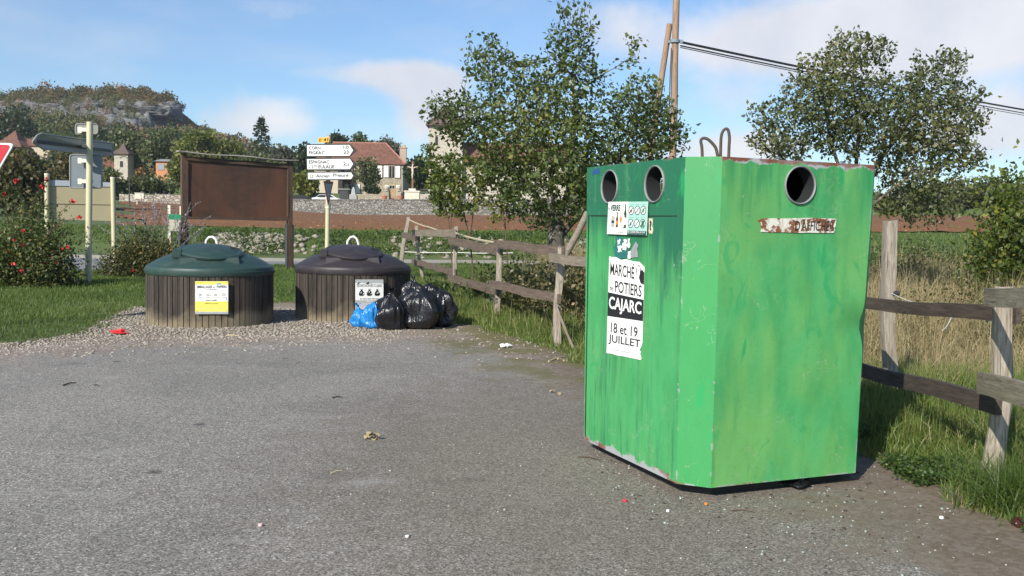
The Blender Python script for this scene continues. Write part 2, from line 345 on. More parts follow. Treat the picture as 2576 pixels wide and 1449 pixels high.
def m_gravel_col(t, c):
    v1 = t.vor(c, 34, 'Color'); d1 = t.vor(c, 34)
    vr = t.sep(v1)[0]; big = t.noise(c, .9, 4, .6)
    stone = t.mix(vr, (.165, .135, .11), (.36, .305, .26))
    soil = t.mix(t.noise(c, 9, 5, .6), (.12, .085, .055), (.23, .17, .12))
    return t.mix(t.step(t.m('ADD', t.m('MULTIPLY', vr, .5), t.m('MULTIPLY', big, .6)), .38, .62), soil, stone), d1
def fn_lot(t, b):
    c = t.coord(); e = t.attr('edge')
    ag = t.vor(c, 120, 'Color'); ar, ag_, _ = t.sep(ag); fine = t.noise(c, 210, 3, .7); big = t.noise(c, .45, 5, .62, .5); mid = t.noise(c, 3.3, 5, .6)
    base = t.mix(ar, (.072, .067, .061), (.355, .335, .300))
    base = t.mix(t.step(ar, .93, .985), base, (.56, .53, .47))
    base = t.mix(t.m('MULTIPLY', t.step(fine, .54, .76), .75), base, (.045, .045, .046))
    tone = t.mix(t.step(big, .32, .68), (.90, .89, .87), (1.13, 1.11, 1.08)); base = t.mix(1.0, base, tone, 'MULTIPLY')
    # brown fine dirt washed towards the container and the edges
    x, y, z = t.sep(c)
    db = t.vm('LENGTH', t.vm('MULTIPLY', t.vm('SUBTRACT', c, (.6, 6.6, 0)), (.36, .24, 1)))
    dirt = t.m('MULTIPLY', t.step(t.m('ADD', t.m('SUBTRACT', 1.25, db), t.m('MULTIPLY', t.m('SUBTRACT', mid, .5), 1.1)), .1, .9), .62)
    base = t.mix(dirt, base, t.mix(ar, (.072, .058, .042), (.23, .19, .145)))
    dk = t.step(t.noise(t.vm('ADD', c, (7, 3, 0)), 1.1, 4, .55, .4), .64, .74); base = t.mix(t.m('MULTIPLY', dk, .35), base, (.06, .058, .055))
    cw = t.vm('ADD', c, t.vm('MULTIPLY', t.node('TexNoise', None, Vector=c, Scale=1.6, Detail=5.0).outputs['Color'], (.9, .9, 0)))
    ck = t.vor(cw, .42, 'Distance', 'DISTANCE_TO_EDGE'); base = t.mix(t.m('MULTIPLY', t.m('MULTIPLY', t.step(ck, .007, .002), t.step(t.noise(c, .5, 3, .5), .50, .60)), .22), base, (.04, .038, .036))
    base = t.mix(t.m('MULTIPLY', t.step(t.noise(t.vm('MULTIPLY', t.vm('ADD', c, (2, 8, 0)), (.5, 1.6, 1)), 1.0, 5, .6, .6), .60, .70), .35), base, (.34, .325, .30))
    sp = t.vor(t.vm('ADD', c, (3.3, 1.7, 0)), 1.25); base = t.mix(t.m('MULTIPLY', t.step(t.m('ADD', sp, t.m('MULTIPLY', mid, .06)), .115, .06), .7), base, (.035, .034, .033))
    gc, gd = m_gravel_col(t, c)
    k = t.m('ADD', e, t.m('MULTIPLY', t.m('SUBTRACT', t.noise(c, 1.9, 6, .7), .5), 3.0))
    k = t.m('ADD', k, t.m('MULTIPLY', t.m('SUBTRACT', ag_, .5), .45))
    f = t.m('MULTIPLY', t.step(k, 1.5, .15), t.step(t.m('ADD', t.step(k, 1.3, .1), t.m('MULTIPLY', ag_, .5)), .3, .8))
    mossn = t.noise(t.vm('ADD', c, (5, 9, 0)), 1.7, 4, .6)
    gc = t.mix(t.m('MULTIPLY', t.step(x, -.4, 1.0), .75), gc, t.mix(mossn, (.07, .052, .034), (.17, .13, .085))); mo_ = t.m('MULTIPLY', t.m('MULTIPLY', t.step(x, -1.6, -.6), t.step(y, 8.6, 9.6)), t.step(t.m('ADD', mossn, t.m('MULTIPLY', t.noise(c, 9, 4, .7), .35)), .56, .74)); gc = t.mix(t.m('MULTIPLY', mo_, .85), gc, t.mix(t.noise(c, 14, 4, .7), (.07, .072, .018), (.16, .14, .045))); t.put(b.inputs['Base Color'], t.mix(f, base, gc))
    h = t.m('ADD', t.m('MULTIPLY', ar, .6), t.m('MULTIPLY', fine, .5))
    t.put(b.inputs['Normal'], t.bump(h, .55, .006))
def fn_apron(t, b):
    c = t.coord(); e = t.attr('edge'); gc, gd = m_gravel_col(t, c)
    x, y, z = t.sep(c)
    n = t.noise(c, 1.6, 5, .65); mo = t.noise(t.vm('ADD', c, (4, 4, 0)), 11, 5, .7)
    moss = t.mix(mo, (.075, .075, .018), (.17, .15, .05))
    # moss grows on the right of the bins and along the lawn
    right = t.step(x, -1.6, -.2); gc = t.mix(t.m('MULTIPLY', t.step(x, -.6, .8), .72), gc, t.mix(mo, (.065, .048, .03), (.17, .125, .08)))
    mm = t.m('MULTIPLY', t.step(t.m('ADD', n, t.m('MULTIPLY', mo, .25)), .48, .66), t.m('MULTIPLY_ADD', t.m('MULTIPLY', right, t.step(y, 8.6, 9.6)), .75, .18))
    col = t.mix(mm, gc, moss)
    k = t.m('ADD', e, t.m('MULTIPLY', t.m('SUBTRACT', t.noise(c, 2.7, 5, .65), .5), 1.0))
    col = t.mix(t.step(k, .35, -.1), col, t.mix(mo, (.07, .075, .025), (.19, .15, .085)))
    t.put(b.inputs['Base Color'], col); t.put(b.inputs['Normal'], t.bump(t.m('SUBTRACT', 1.0, gd), .7, .012))
def fn_ground(t, b):
    c = t.coord(); n = t.noise(c, .22, 6, .6); f = t.noise(c, 7, 6, .7); g = t.noise(c, 38, 3, .7)
    col = t.mix(f, (.045, .075, .016), (.12, .165, .045)); col = t.mix(t.m('MULTIPLY', t.step(n, .5, .72), .55), col, (.17, .145, .06)); col = t.mix(t.m('MULTIPLY', g, .4), col, (.03, .05, .012))
    t.put(b.inputs['Base Color'], col); t.put(b.inputs['Normal'], t.bump(f, .6, .06))
M_lot, M_apron, M_ground = material('asphalt', fn_lot, rough=.88), material('gravel_dirt', fn_apron, rough=.95), material('turf', fn_ground, rough=.95)
xs = np.unique(np.concatenate([np.linspace(-420, -60, 25), np.linspace(-60, 60, 61), np.linspace(60, 420, 25)]))
ys = np.unique(np.concatenate([np.array([-400, -200, -60, -20]), np.linspace(0, 40, 11), np.linspace(40, 54, 22), np.linspace(54, 118, 14), np.array([119, 120, 120.4, 121.2, 121.6, 124, 130, 135, 138, 140.5, 141, 142, 145, 150, 155, 165, 180, 200, 260, 600, 1400.])]))
X, Y = np.meshgrid(xs, ys); V = np.stack([X.ravel(), Y.ravel(), zt(X, Y).ravel() - .002], 1); nx = len(xs); j, i = np.meshgrid(np.arange(len(ys) - 1), np.arange(nx - 1), indexing='ij'); a = (j * nx + i).ravel()
tag(obj('ground', npmesh('ground', V, np.stack([a, a + 1, a + nx + 1, a + nx], 1)), M_ground), kind='structure')
sheet('gravel_verge', APR, .14, .003, .35, M_apron)
sheet('parking_lot', LOT, .14, .008, .35, M_lot)

def fn_road(t, b):
    c = t.coord(); n = t.noise(c, 40, 4, .7); g = t.noise(c, .6, 4, .6)
    t.put(b.inputs['Base Color'], t.mix(1.0, t.mix(n, (.15, .15, .155), (.23, .23, .235)), t.mix(g, (.85, .85, .87), (1.12, 1.1, 1.08)), 'MULTIPLY'))
M_road = material('worn_tarmac', fn_road, rough=.9)
near = [(-46, 24.5), (-20, 25.4), (-13, 27.0), (-10.4, 31.4), (-7.0, 35.0), (-4, 37), (6, 40.2)]; far = [(6, 40.9), (-4, 38.2), (-8, 37.0), (-14, 36.2), (-46, 36)]
MB().prism([(x, y, .004) for x, y in near + far], (0, 0, .004)).build('road', M_road); tag(bpy.data.objects['road'], kind='structure')
kb = MB()
for (x0, y0), (x1, y1) in zip(far[:-1], far[1:]):
    q = unit(np.array([y0 - y1, x1 - x0])) * .2; z0, z1 = 0, .13
    kb.prism([(x0, y0, z0), (x1, y1, z0), (x1 + -q[0], y1 - q[1], z0), (x0 - q[0], y0 - q[1], z0)], (0, 0, z1))
tag(kb.build('kerb', plain('pale_kerb_stone', (.27, .26, .23), .9, .2, 3)), kind='structure')

# ploughed field: ridged red-brown soil with pale stones
def fn_field(t, b):
    c = t.coord(); x, y, z = t.sep(c); n = t.noise(c, 2.2, 6, .7); f = t.noise(c, .18, 4, .6); st = t.vor(c, 3.4); s2 = t.sep(t.vor(c, 3.4, 'Color'))[0]
    col = t.mix(n, (.095, .038, .012), (.25, .112, .042)); col = t.mix(t.m('MULTIPLY', f, .5), col, (.21, .10, .04))
    col = t.mix(t.m('MULTIPLY', t.step(st, .17, .11), t.step(s2, .40, .5)), col, (.52, .44, .33))
    t.put(b.inputs['Base Color'], col); t.put(b.inputs['Normal'], t.bump(n, .8, .15))
fx = np.linspace(-62, 95, 150); fy = np.concatenate([np.linspace(50.3, 70, 66), np.linspace(70.5, 119.5, 70)]); X, Y = np.meshgrid(np.linspace(0, 1, 150), fy); X = -.415 * Y + 1.2 * np.sin(Y * .35) + (95 + .415 * Y) * X ** 1.0
Z = zt(X, Y) + .05 + .06 * np.sin(Y * 5.0 + .4 * np.sin(X * .3)) + rng.normal(0, .035, X.shape)
V = np.stack([X.ravel(), Y.ravel(), Z.ravel()], 1); nx = len(fx); j, i = np.meshgrid(np.arange(len(fy) - 1), np.arange(nx - 1), indexing='ij'); a = (j * nx + i).ravel()
tag(obj('ploughed_field', npmesh('ploughed_field', V, np.stack([a, a + 1, a + nx + 1, a + nx], 1)), material('red_soil', fn_field, rough=1.0)), kind='structure')

# ------------------------------------------------------------------ hill with its rock band
RPX = np.array([-900, -300, 0, 100, 200, 310, 390, 441, 446, 480, 560, 650, 740, 830, 1000, 1300, 1700, 2000, 2450, 2600, 3400])
RPY = np.array([300, 250, 236, 228, 228, 224, 232, 250, 306, 318, 342, 376, 396, 415, 430, 452, 480, 500, 478, 455, 430])
RX = (RPX - 1288) / F * 420; RZ = CH + (hor(RPX) - RPY) / F * 420 - 3.5
def zhill(x, y):
    zr = np.interp(x, RX, RZ); t = np.clip((y - 185) / 235, 0, 1.6); ck = np.clip((-148 - x) / 6, 0, 1)
    g0 = np.interp(t, [0, .3, .7, 1, 1.6], [0, .22, .72, 1, .45]); g1 = np.interp(t, [0, .35, .74, .80, .82, .86, .875, .92, .93, 1, 1.6], [0, .26, .60, .665, .72, .74, .80, .835, .885, 1, .45])
    return 8.6 + (zr - 8.6) * (g0 * (1 - ck) + g1 * ck)
hx = np.unique(np.concatenate([np.linspace(-420, -260, 20), np.linspace(-260, -120, 90), np.linspace(-120, 420, 80)])); hy = np.unique(np.concatenate([np.linspace(184, 350, 28), np.linspace(350, 425, 60), np.array([450, 500, 560])]))
X, Y = np.meshgrid(hx, hy); Z = zhill(X, Y); band = ((X < -146) & (Y > 356) & (Y < 408))
Z = Z + np.where(band, rng.normal(0, .9, X.shape), rng.normal(0, .3, X.shape)) - np.where(Y < 186, .5, 0); Yj = Y + np.where(band, rng.normal(0, .5, X.shape), 0)
def fn_hill(t, b):
    c = t.coord(); k = t.attr('rock'); n = t.noise(t.vm('MULTIPLY', c, (.5, .5, 1.8)), .35, 6, .7); s = t.noise(c, .12, 5, .65)
    gl = t.m('ADD', n, t.m('MULTIPLY', t.noise(t.vm('MULTIPLY', c, (.3, .3, 2.5)), .9, 4, .7), .35))
    rock = t.mix(t.step(gl, .42, .82), (.06, .06, .062), (.21, .21, .208))
    soil = t.mix(s, (.06, .065, .022), (.16, .115, .05))
    t.put(b.inputs['Base Color'], t.mix(t.step(t.m('ADD', k, t.m('MULTIPLY', t.m('SUBTRACT', s, .5), 1.2)), .3, .6), soil, rock)); t.put(b.inputs['Normal'], t.bump(n, .8, 1.0))
V = np.stack([X.ravel(), Yj.ravel(), Z.ravel()], 1); nx = len(hx); j, i = np.meshgrid(np.arange(len(hy) - 1), np.arange(nx - 1), indexing='ij'); a = (j * nx + i).ravel()
me = npmesh('hill', V, np.stack([a, a + 1, a + nx + 1, a + nx], 1)); q = me.attributes.new('rock', 'FLOAT', 'POINT'); q.data.foreach_set('value', (band.ravel() * 1.0).astype(np.float32))
tag(obj('hill', me, material('hill_ground', fn_hill, rough=.95)), kind='structure')

# ================================================================== foliage
G_STOPS = [(0, (.034, .056, .015)), (.45, (.080, .118, .030)), (.8, (.15, .185, .048)), (1, (.28, .26, .075))]
M_leaf = leafmat('pear_leaf', G_STOPS, .3, .42)
M_leaf2 = leafmat('olive_leaf', [(0, (.040, .060, .020)), (.5, (.10, .122, .042)), (.85, (.17, .18, .065)), (1, (.24, .19, .08))], .28, .45)
M_dark = leafmat('dark_leaf', [(0, (.012, .026, .010)), (.6, (.028, .050, .016)), (1, (.055, .075, .022))], .25)
M_yell = leafmat('yellowing_leaf', [(0, (.06, .088, .016)), (.5, (.155, .18, .032)), (1, (.30, .26, .05))], .3)
M_brown = leafmat('autumn_leaf', [(0, (.035, .045, .016)), (.5, (.085, .08, .030)), (1, (.19, .12, .045))], .3)
M_grey = leafmat('grey_leaf', [(0, (.06, .065, .045)), (1, (.15, .145, .10))], .25)
M_lime = leafmat('bright_leaf', [(0, (.035, .06, .012)), (.5, (.085, .125, .02)), (.9, (.16, .19, .03)), (1, (.28, .24, .04))], .4)
M_forest = leafmat('forest_leaf', [(0, (.030, .056, .016)), (.35, (.075, .100, .024)), (.6, (.135, .120, .034)), (.8, (.165, .105, .042)), (.93, (.19, .10, .04)), (1, (.44, .18, .03))], .15, .7)
def fn_bark(t, b):
    c = t.coord(); v = t.vm('MULTIPLY', c, (9, 9, 2.5)); n = t.noise(v, 2.0, 6, .7); l = t.noise(t.vm('ADD', c, (3, 1, 2)), 7, 4, .6)
    col = t.mix(n, (.035, .030, .024), (.13, .115, .09)); col = t.mix(t.m('MULTIPLY', t.step(l, .54, .66), .8), col, (.33, .33, .25))
    t.put(b.inputs['Base Color'], col); t.put(b.inputs['Normal'], t.bump(n, .8, .02))
M_bark = material('lichen_bark', fn_bark, rough=.95)
M_stem = plain('reddish_stem', (.10, .062, .045), .8, .3, 9)
M_straw_stem = plain('dry_stem', (.30, .235, .13), .9, .3, 9)

def grow(roots, attr, step, kill, infl, iters=140):
    """space colonisation: returns node positions and parents"""
    P = []; par = []
    for path in roots:
        prev = -1
        for k, p in enumerate(path[0]):
            P.append(np.asarray(p, float)); par.append(path[1] if k == 0 else len(P) - 2)
    A = np.asarray(attr, float); alive = np.ones(len(A), bool)
    nn = np.array(P); d = np.linalg.norm(A[:, None] - nn[None], axis=2); ni = d.argmin(1); nd = d.min(1)
    for _ in range(iters):
        use = alive & (nd < infl)
        if not use.any(): break
        ix = ni[use]; dr = unit(A[use] - nn[ix]); acc = np.zeros((len(nn), 3)); np.add.at(acc, ix, dr); src = np.unique(ix)
        dv_ = unit(acc[src] + rng.normal(0, .12, (len(src), 3))); new = nn[src] + dv_ * step
        base = len(nn); par += list(src); nn = np.concatenate([nn, new]); dn = np.linalg.norm(A[:, None] - new[None], axis=2); m_ = dn.min(1); b_ = dn.argmin(1); up_ = m_ < nd
        nd = np.where(up_, m_, nd); ni = np.where(up_, base + b_, ni); alive &= nd > kill
    return nn, np.array(par)
def radii(nn, par, tip, ex=2.4):
    r = np.zeros(len(nn)); cnt = np.zeros(len(nn), int)
    for k in range(len(nn)): 
        if par[k] >= 0: cnt[par[k]] += 1
    acc = np.zeros(len(nn))
    for k in range(len(nn) - 1, -1, -1):
        r[k] = max(tip, acc[k] ** (1 / ex))
        if par[k] >= 0: acc[par[k]] += r[k] ** ex
    return r, cnt
def ellipsoid_pts(ells, Y, per, flat=1.0):
    out = []
    for (cx, cy, rx, ry, dp, n) in ells:
        c = at(cx, cy, Y); s = Y / F; k = 0
        v = rng.normal(size=(int(n * per), 3)); v = unit(v) * (rng.random((len(v), 1)) ** .42)
        out.append(c + v * np.array([rx * s, dp, ry * s]))
    return np.concatenate(out)
def big_tree(name, label, Y, base, roots, ells, per, leaf, tip, lpn, twig_r, mat, size_mat, up_shoots=(), trunk_r=None, lean=.5):
    A = ellipsoid_pts(ells, Y, per); t = thing(name, label, 'tree', base)
    nn, par = grow(roots, A, .12, .15, 1.1); print(name, len(A), len(nn)); r, cnt = radii(nn, par, tip)
    ok = par >= 0; i = np.nonzero(ok)[0]
    if trunk_r: sc = trunk_r / r.max(); rr = np.where(r > .02, r * (1 + (sc - 1) * np.clip((r - .02) / max(r.max() - .02, 1e-6), 0, 1)), r)
    else: rr = r
    V, Fc = segtubes(nn[par[i]], nn[i] + unit(nn[i] - nn[par[i]]) * .012, np.minimum(rr[par[i]], rr[i] * 1.3), rr[i], 6)
    obj('trunk', npmesh('trunk', V, Fc, smooth=True), M_bark, t)
    tw = np.nonzero((r < twig_r) & ok)[0]; dirs = unit(nn[tw] - nn[par[tw]])
    k = rng.poisson(lpn, len(tw)); idx = np.repeat(np.arange(len(tw)), k); N = len(idx)
    P = nn[tw][idx] + dirs[idx] * (rng.random((N, 1)) - .5) * .14 + rng.normal(0, .05, (N, 3)); D = unit(dirs[idx] * .7 + rng.normal(0, .75, (N, 3)) + np.array([0, 0, -.15]))
    # hue drifts slowly through the crown
    dr = .5 + .22 * np.sin(P[:, 0] * 1.7 + 1) * np.cos(P[:, 2] * 1.9) + rng.normal(0, .2, N); dr = np.clip(dr, 0, 1)
    leaves('crown', P, D, leaf * rng.uniform(.45, 1.35, N), mat, t, .62, .1, dr)
    return t, nn, r
# pear tree behind the fence
Y1 = 16.0; tb = at(1405, 800, Y1); tb[2] = 0
def px_path(pts, Y, dy=()): return [at(x, y, Y + (dy[k] if k < len(dy) else 0)) for k, (x, y) in enumerate(pts)]
E1 = [(1440, 90, 70, 95, .55, 55), (1440, 190, 75, 70, .7, 60), (1240, 165, 62, 72, .7, 60), (1325, 205, 75, 60, .8, 60), (1400, 280, 130, 90, 1.3, 130), (1185, 290, 100, 58, .9, 90), (1120, 275, 62, 42, .6, 55), (1150, 330, 60, 40, .6, 40), (1270, 330, 110, 75, 1.1, 100),
      (1400, 385, 150, 90, 1.4, 150), (1600, 270, 85, 80, 1.0, 90), (1590, 140, 16, 55, .2, 22), (1650, 330, 75, 85, 1.0, 95), (1560, 380, 110, 60, 1.1, 90), (1350, 460, 60, 60, 1.1, 40), (1470, 470, 70, 70, .9, 55), (1715, 345, 25, 45, .3, 14), (1180, 140, 14, 50, .2, 10), (1350, 540, 60, 45, .7, 30), (1440, 420, 130, 90, 1.4, 100), (1480, 450, 70, 90, 1.0, 60), (1310, 480, 70, 60, 1.0, 55), (1420, 530, 100, 45, 1.0, 60), (1500, 520, 50, 60, .8, 40), (1250, 400, 60, 50, .9, 40), (1390, 330, 150, 70, 1.4, 80)]
rt1 = [([tb, at(1403, 700, Y1), at(1398, 610, Y1), at(1398, 560, Y1)], -1), (px_path([(1392, 520), (1386, 470), (1378, 410), (1372, 340)], Y1, (0, -.05, -.1, -.1)), 3), (px_path([(1415, 525), (1432, 470), (1440, 400), (1445, 300), (1445, 200)], Y1, (.1, .2, .3, .3)), 3), (px_path([(1440, 560), (1475, 530), (1510, 480), (1550, 420), (1590, 330)], Y1, (.1, .1, .2, .2)), 2), (px_path([(1370, 520), (1320, 450), (1260, 380)], Y1, (.1, .3, .4)), 3)]
big_tree('pear_tree', 'tall leafy fruit tree with upright shoots behind the wooden fence left of the utility pole', Y1, tb, rt1, E1, 5.0, .086, .0030, 6.6, .0145, M_leaf, None, trunk_r=.17)
# lichen grown tree behind the container
Y2 = 18.0; tb2 = at(2140, 790, Y2); tb2[2] = 0
E2 = [(2130, 130, 60, 62, .8, 60), (2080, 180, 90, 60, 1.0, 80), (2200, 130, 50, 40, .6, 40), (2350, 190, 70, 62, .9, 70), (2390, 150, 34, 30, .5, 22), (2200, 250, 150, 60, 1.5, 140), (2050, 270, 95, 70, 1.1, 100), (1940, 290, 55, 40, .7, 40), (1890, 285, 20, 20, .3, 8), (2340, 280, 95, 70, 1.2, 100),
      (2430, 310, 50, 40, .7, 40), (2300, 350, 120, 55, 1.2, 80), (2380, 370, 60, 40, .7, 35), (1985, 370, 70, 40, .9, 45), (2300, 440, 90, 60, 1.0, 75), (2280, 520, 70, 45, .8, 55), (2110, 320, 80, 45, 1.0, 40), (2240, 390, 60, 60, .8, 30), (2200, 300, 190, 50, 1.4, 120), (2340, 340, 110, 50, 1.1, 70), (2080, 230, 110, 50, 1.1, 70), (2290, 480, 80, 60, .9, 50), (2400, 400, 70, 45, 1.0, 50), (2330, 520, 80, 50, .9, 50), (1960, 350, 85, 40, 1.0, 55), (2140, 350, 150, 40, 1.2, 60), (2420, 250, 50, 45, .8, 35)]
rt2 = [([tb2, at(2140, 620, Y2), at(2142, 540, Y2)], -1), (px_path([(2125, 480), (2110, 420), (2085, 340), (2075, 260)], Y2, (0, -.1, -.1, -.1)), 2), (px_path([(2150, 470), (2155, 400), (2160, 330), (2150, 240)], Y2, (.2, .3, .3, .3)), 2), (px_path([(2175, 480), (2215, 400), (2260, 340), (2310, 270)], Y2, (.1, .1, 0, 0)), 2), (px_path([(2190, 520), (2250, 470), (2300, 430)], Y2, (-.2, -.3, -.4)), 2), (px_path([(2080, 500), (2010, 430), (1960, 390)], Y2, (0, .1, .1)), 2)]
t2, nn2, r2 = big_tree('lichen_tree', 'old spreading tree with lichen branches standing behind the green bottle container', Y2, tb2, rt2, E2, 4.4, .088, .0030, 6.2, .0145, M_leaf2, None, trunk_r=.15)
# hanging lichen beards on its inner branches
sel = np.nonzero((r2 > .006) & (r2 < .05) & (nn2[:, 2] < 4.3))[0]; sel = rng.choice(sel, min(700, len(sel))); idx = np.repeat(sel, 5); P = nn2[idx] + rng.normal(0, .04, (len(idx), 3))
leaves('lichen', P, rng.normal(0, .5, (len(idx), 3)) + np.array([0, 0, -.8]), rng.uniform(.04, .10, len(idx)), M_grey, t2, .3)

def sapling(label, Y, stems, ells, per, leaf, mat, lpn=2.0):
    lpn *= 6.6; per *= 2.2
    b = stems[0][0]; p0 = at(*b, Y); p0[2] = 0
    t = thing('sapling', label, 'tree', p0, 'young trees behind the fence')
    roots = []
    for k, s in enumerate(stems):
        pts = [at(x, y, Y) for x, y in s]
        if k == 0: pts[0] = p0
        roots.append((pts, -1 if k == 0 else 2))
    nn, par = grow(roots, ellipsoid_pts(ells, Y, per), .13, .19, 1.0); r, cnt = radii(nn, par, .0035); i = np.nonzero(par >= 0)[0]
    V, Fc = segtubes(nn[par[i]], nn[i], np.minimum(r[par[i]], r[i] * 1.3), r[i], 6); obj('trunk', npmesh('trunk', V, Fc, smooth=True), M_stem, t)
    tw = np.nonzero((r < .011) & (par >= 0))[0]; k = rng.poisson(lpn, len(tw)); idx = np.repeat(tw, k); N = len(idx)
    D = unit(unit(nn[idx] - nn[par[idx]]) * .6 + rng.normal(0, .8, (N, 3)))
    leaves('crown', nn[idx] + rng.normal(0, .045, (N, 3)), D, leaf * rng.uniform(.65, 1.25, N), mat, t, .62, .1, np.clip(rng.normal(.5, .27, N), 0, 1))
    return t
sapling('slim forked sapling with pale forked stem behind the second fence bay', 19.0, [[(1195, 745), (1188, 660), (1181, 596)], [(1172, 560), (1164, 520), (1150, 450)], [(1188, 560), (1192, 510), (1200, 450)]], [(1160, 490, 55, 65, .5, 65), (1115, 480, 50, 60, .5, 50), (1200, 450, 45, 60, .5, 45), (1085, 430, 28, 40, .3, 16), (1150, 410, 60, 30, .5, 30)], 1.0, .095, M_lime, 1.9)
sapling('leafy young tree with reddish stem between the fence and the pear tree', 17.5, [[(1281, 770), (1277, 660), (1270, 560)], [(1262, 520), (1245, 460)], [(1278, 510), (1290, 440)]], [(1270, 470, 60, 55, .5, 60), (1230, 430, 50, 45, .5, 45), (1310, 430, 45, 50, .5, 40), (1260, 540, 45, 30, .4, 22), (1210, 500, 30, 40, .3, 16)], 1.0, .088, M_yell, 1.8)
sapling('thin sapling leaning left in front of the stone church wall', 21.0, [[(1140, 720), (1136, 640), (1133, 590)], [(1126, 540), (1105, 470)], [(1136, 530), (1140, 470)]], [(1110, 470, 40, 55, .5, 40), (1140, 440, 40, 60, .5, 40), (1080, 390, 30, 35, .4, 16), (1150, 520, 35, 25, .3, 14)], 1.0, .10, M_lime, 1.7)

def bush(name, label, c, rx, ry, h, nclump, nleaf, leaf, mat, cat='bush', group=None, stems=True, low=.12, sm=None, spread=.22, shell=.5):
    c = np.array([c[0], c[1], 0.0 if len(c) < 3 else c[2]]); t = thing(name, label, cat, c, group)
    v = unit(rng.normal(size=(nclump, 3))) * (shell + (1 - shell) * rng.random((nclump, 1))); v[:, 2] = np.abs(v[:, 2]) * .95 + low * 0
    K = c + v * np.array([rx, ry, h]) * .86; K[:, 2] = np.maximum(K[:, 2], c[2] + low * h)
    if stems:
        o = c + rng.normal(0, .08, (nclump, 3)) * np.array([rx, ry, 0]); m_ = o * .45 + K * .55 + np.array([0, 0, .12 * h]) + rng.normal(0, .05, K.shape) * rx
        s = .010 if h < 4 else .03 * h / 4
        V1, F1 = segtubes(o, m_, np.full(nclump, s), np.full(nclump, s * .7)); V2, F2 = segtubes(m_, K, np.full(nclump, s * .7), np.full(nclump, s * .25))
        obj('stem', npmesh('stem', np.concatenate([V1, V2]), np.concatenate([F1, F2 + len(V1)])), sm or M_stem, t)
    idx = rng.integers(0, nclump, nleaf); P = K[idx] + rng.normal(0, spread, (nleaf, 3)) * np.array([rx, ry, h * .8]) * .8; P[:, 2] = np.maximum(P[:, 2], c[2] + .02 + rng.random(nleaf) * .1)
    hue = rng.normal(0, .2, nclump)[idx]; D = rng.normal(0, 1, (nleaf, 3)) + unit(P - c) * .7
    leaves('foliage', P, D, leaf * rng.uniform(.6, 1.3, nleaf), mat, t, .62, .12, np.clip(.45 + hue + rng.normal(0, .17, nleaf), 0, 1))
    return t, K
def ctree(name, label, px, top, bot, wpx, Y, mat, n=2600, leaf=.45, clumps=42, cat='tree', group=None, trunk=True):
    b = at(px, bot, Y); tp = at(px, top, Y); b[2] = min(b[2], float(zhill(b[0], Y)) + .2 if Y > 184 else float(zt(b[0], Y)) + .2); H = tp[2] - b[2]; rx = wpx / 2 / F * Y
    t = thing(name, label, cat, b, group)
    th = H * (.22 if trunk else .05)
    cz = b[2] + th + (H - th) * .5; v = unit(rng.normal(size=(clumps, 3))) * (rng.random((clumps, 1)) ** .33); K = np.array([b[0], b[1], cz]) + v * np.array([rx * .82, rx * .82, (H - th) * .42])
    hz = b[2] + th
    A = np.tile(b + np.array([0, 0, th * .8]), (clumps, 1)); V1, F1 = segtubes(A, K, np.full(clumps, .05 * rx), np.full(clumps, .02 * rx)); V2, F2 = segtubes([b], [b + np.array([0, 0, th])], [.09 * rx], [.07 * rx], 7)
    obj('trunk', npmesh('trunk', np.concatenate([V1, V2]), np.concatenate([F1, F2 + len(V1)])), M_bark, t)
    idx = rng.integers(0, clumps, n); u = unit(rng.normal(size=(n, 3))); P = K[idx] + u * (rng.random((n, 1)) ** .4) * np.array([rx, rx, (H - th) * .5]) * .34
    hue = rng.normal(0, .16, clumps)[idx]
    leaves('crown', P, u + rng.normal(0, .8, (n, 3)), leaf * rng.uniform(.6, 1.3, n), mat, t, .8, .1, np.clip(.48 + hue + rng.normal(0, .15, n), 0, 1))
    return t
# ================================================================== the far slope
def forest(n, xlo, xhi, ylo, yhi, dens_fn, name, label):
    X = rng.uniform(xlo, xhi, n * 3); Yy = rng.uniform(ylo, yhi, n * 3); keep = rng.random(n * 3) < dens_fn(X, Yy); X, Yy = X[keep][:n], Yy[keep][:n]; m = len(X)
    s = rng.uniform(1.5, 3.2, m) * np.where(rng.random(m) < .12, 1.3, 1); Z = zhill(X, Yy)
    s = np.where((X < -142) & (Yy > 352) & (Yy < 418), s * .62, s)
    k = 150; u = unit(rng.normal(size=(m, k, 3))) * (.55 + .45 * rng.random((m, k, 1))); u[:, :, 2] *= rng.uniform(.8, 1.25, (m, 1))
    lump = 1 + .28 * np.sin(u[:, :, 0:1] * 5 + rng.random((m, 1, 1)) * 6) * np.cos(u[:, :, 2:3] * 4 + rng.random((m, 1, 1)) * 6)
    P = np.stack([X, Yy, Z], 1)[:, None, :] + np.array([0, 0, 1.])[None, None] * (s * .75)[:, None, None] + u * lump * s[:, None, None]
    up = np.clip((Yy - 190) / 220, 0, 1); hue = np.clip(rng.normal(.26 + .36 * up, .17, m), 0, .92); hue = np.where(rng.random(m) < .03, rng.uniform(.93, 1, m), hue)
    rn = np.clip(hue[:, None] + rng.normal(0, .07, (m, k)), 0, 1)
    o = leaves(name, P.reshape(-1, 3), (u + rng.normal(0, .6, u.shape)).reshape(-1, 3), (s[:, None] * rng.uniform(.19, .36, (m, k))).ravel(), M_forest, None, .85, .12, rn.ravel()); return tag(o, label, 'woodland', kind='stuff')
def dens(X, Y):
    d = np.full(len(X), .9); bandm = (X < -142) & (Y > 358) & (Y < 406); d[bandm] = .3; d[(X < -142) & (Y > 406)] = .9
    return d
forest(2400, -330, -60, 195, 440, dens, 'hillside_wood', 'autumn wood covering the limestone hill')
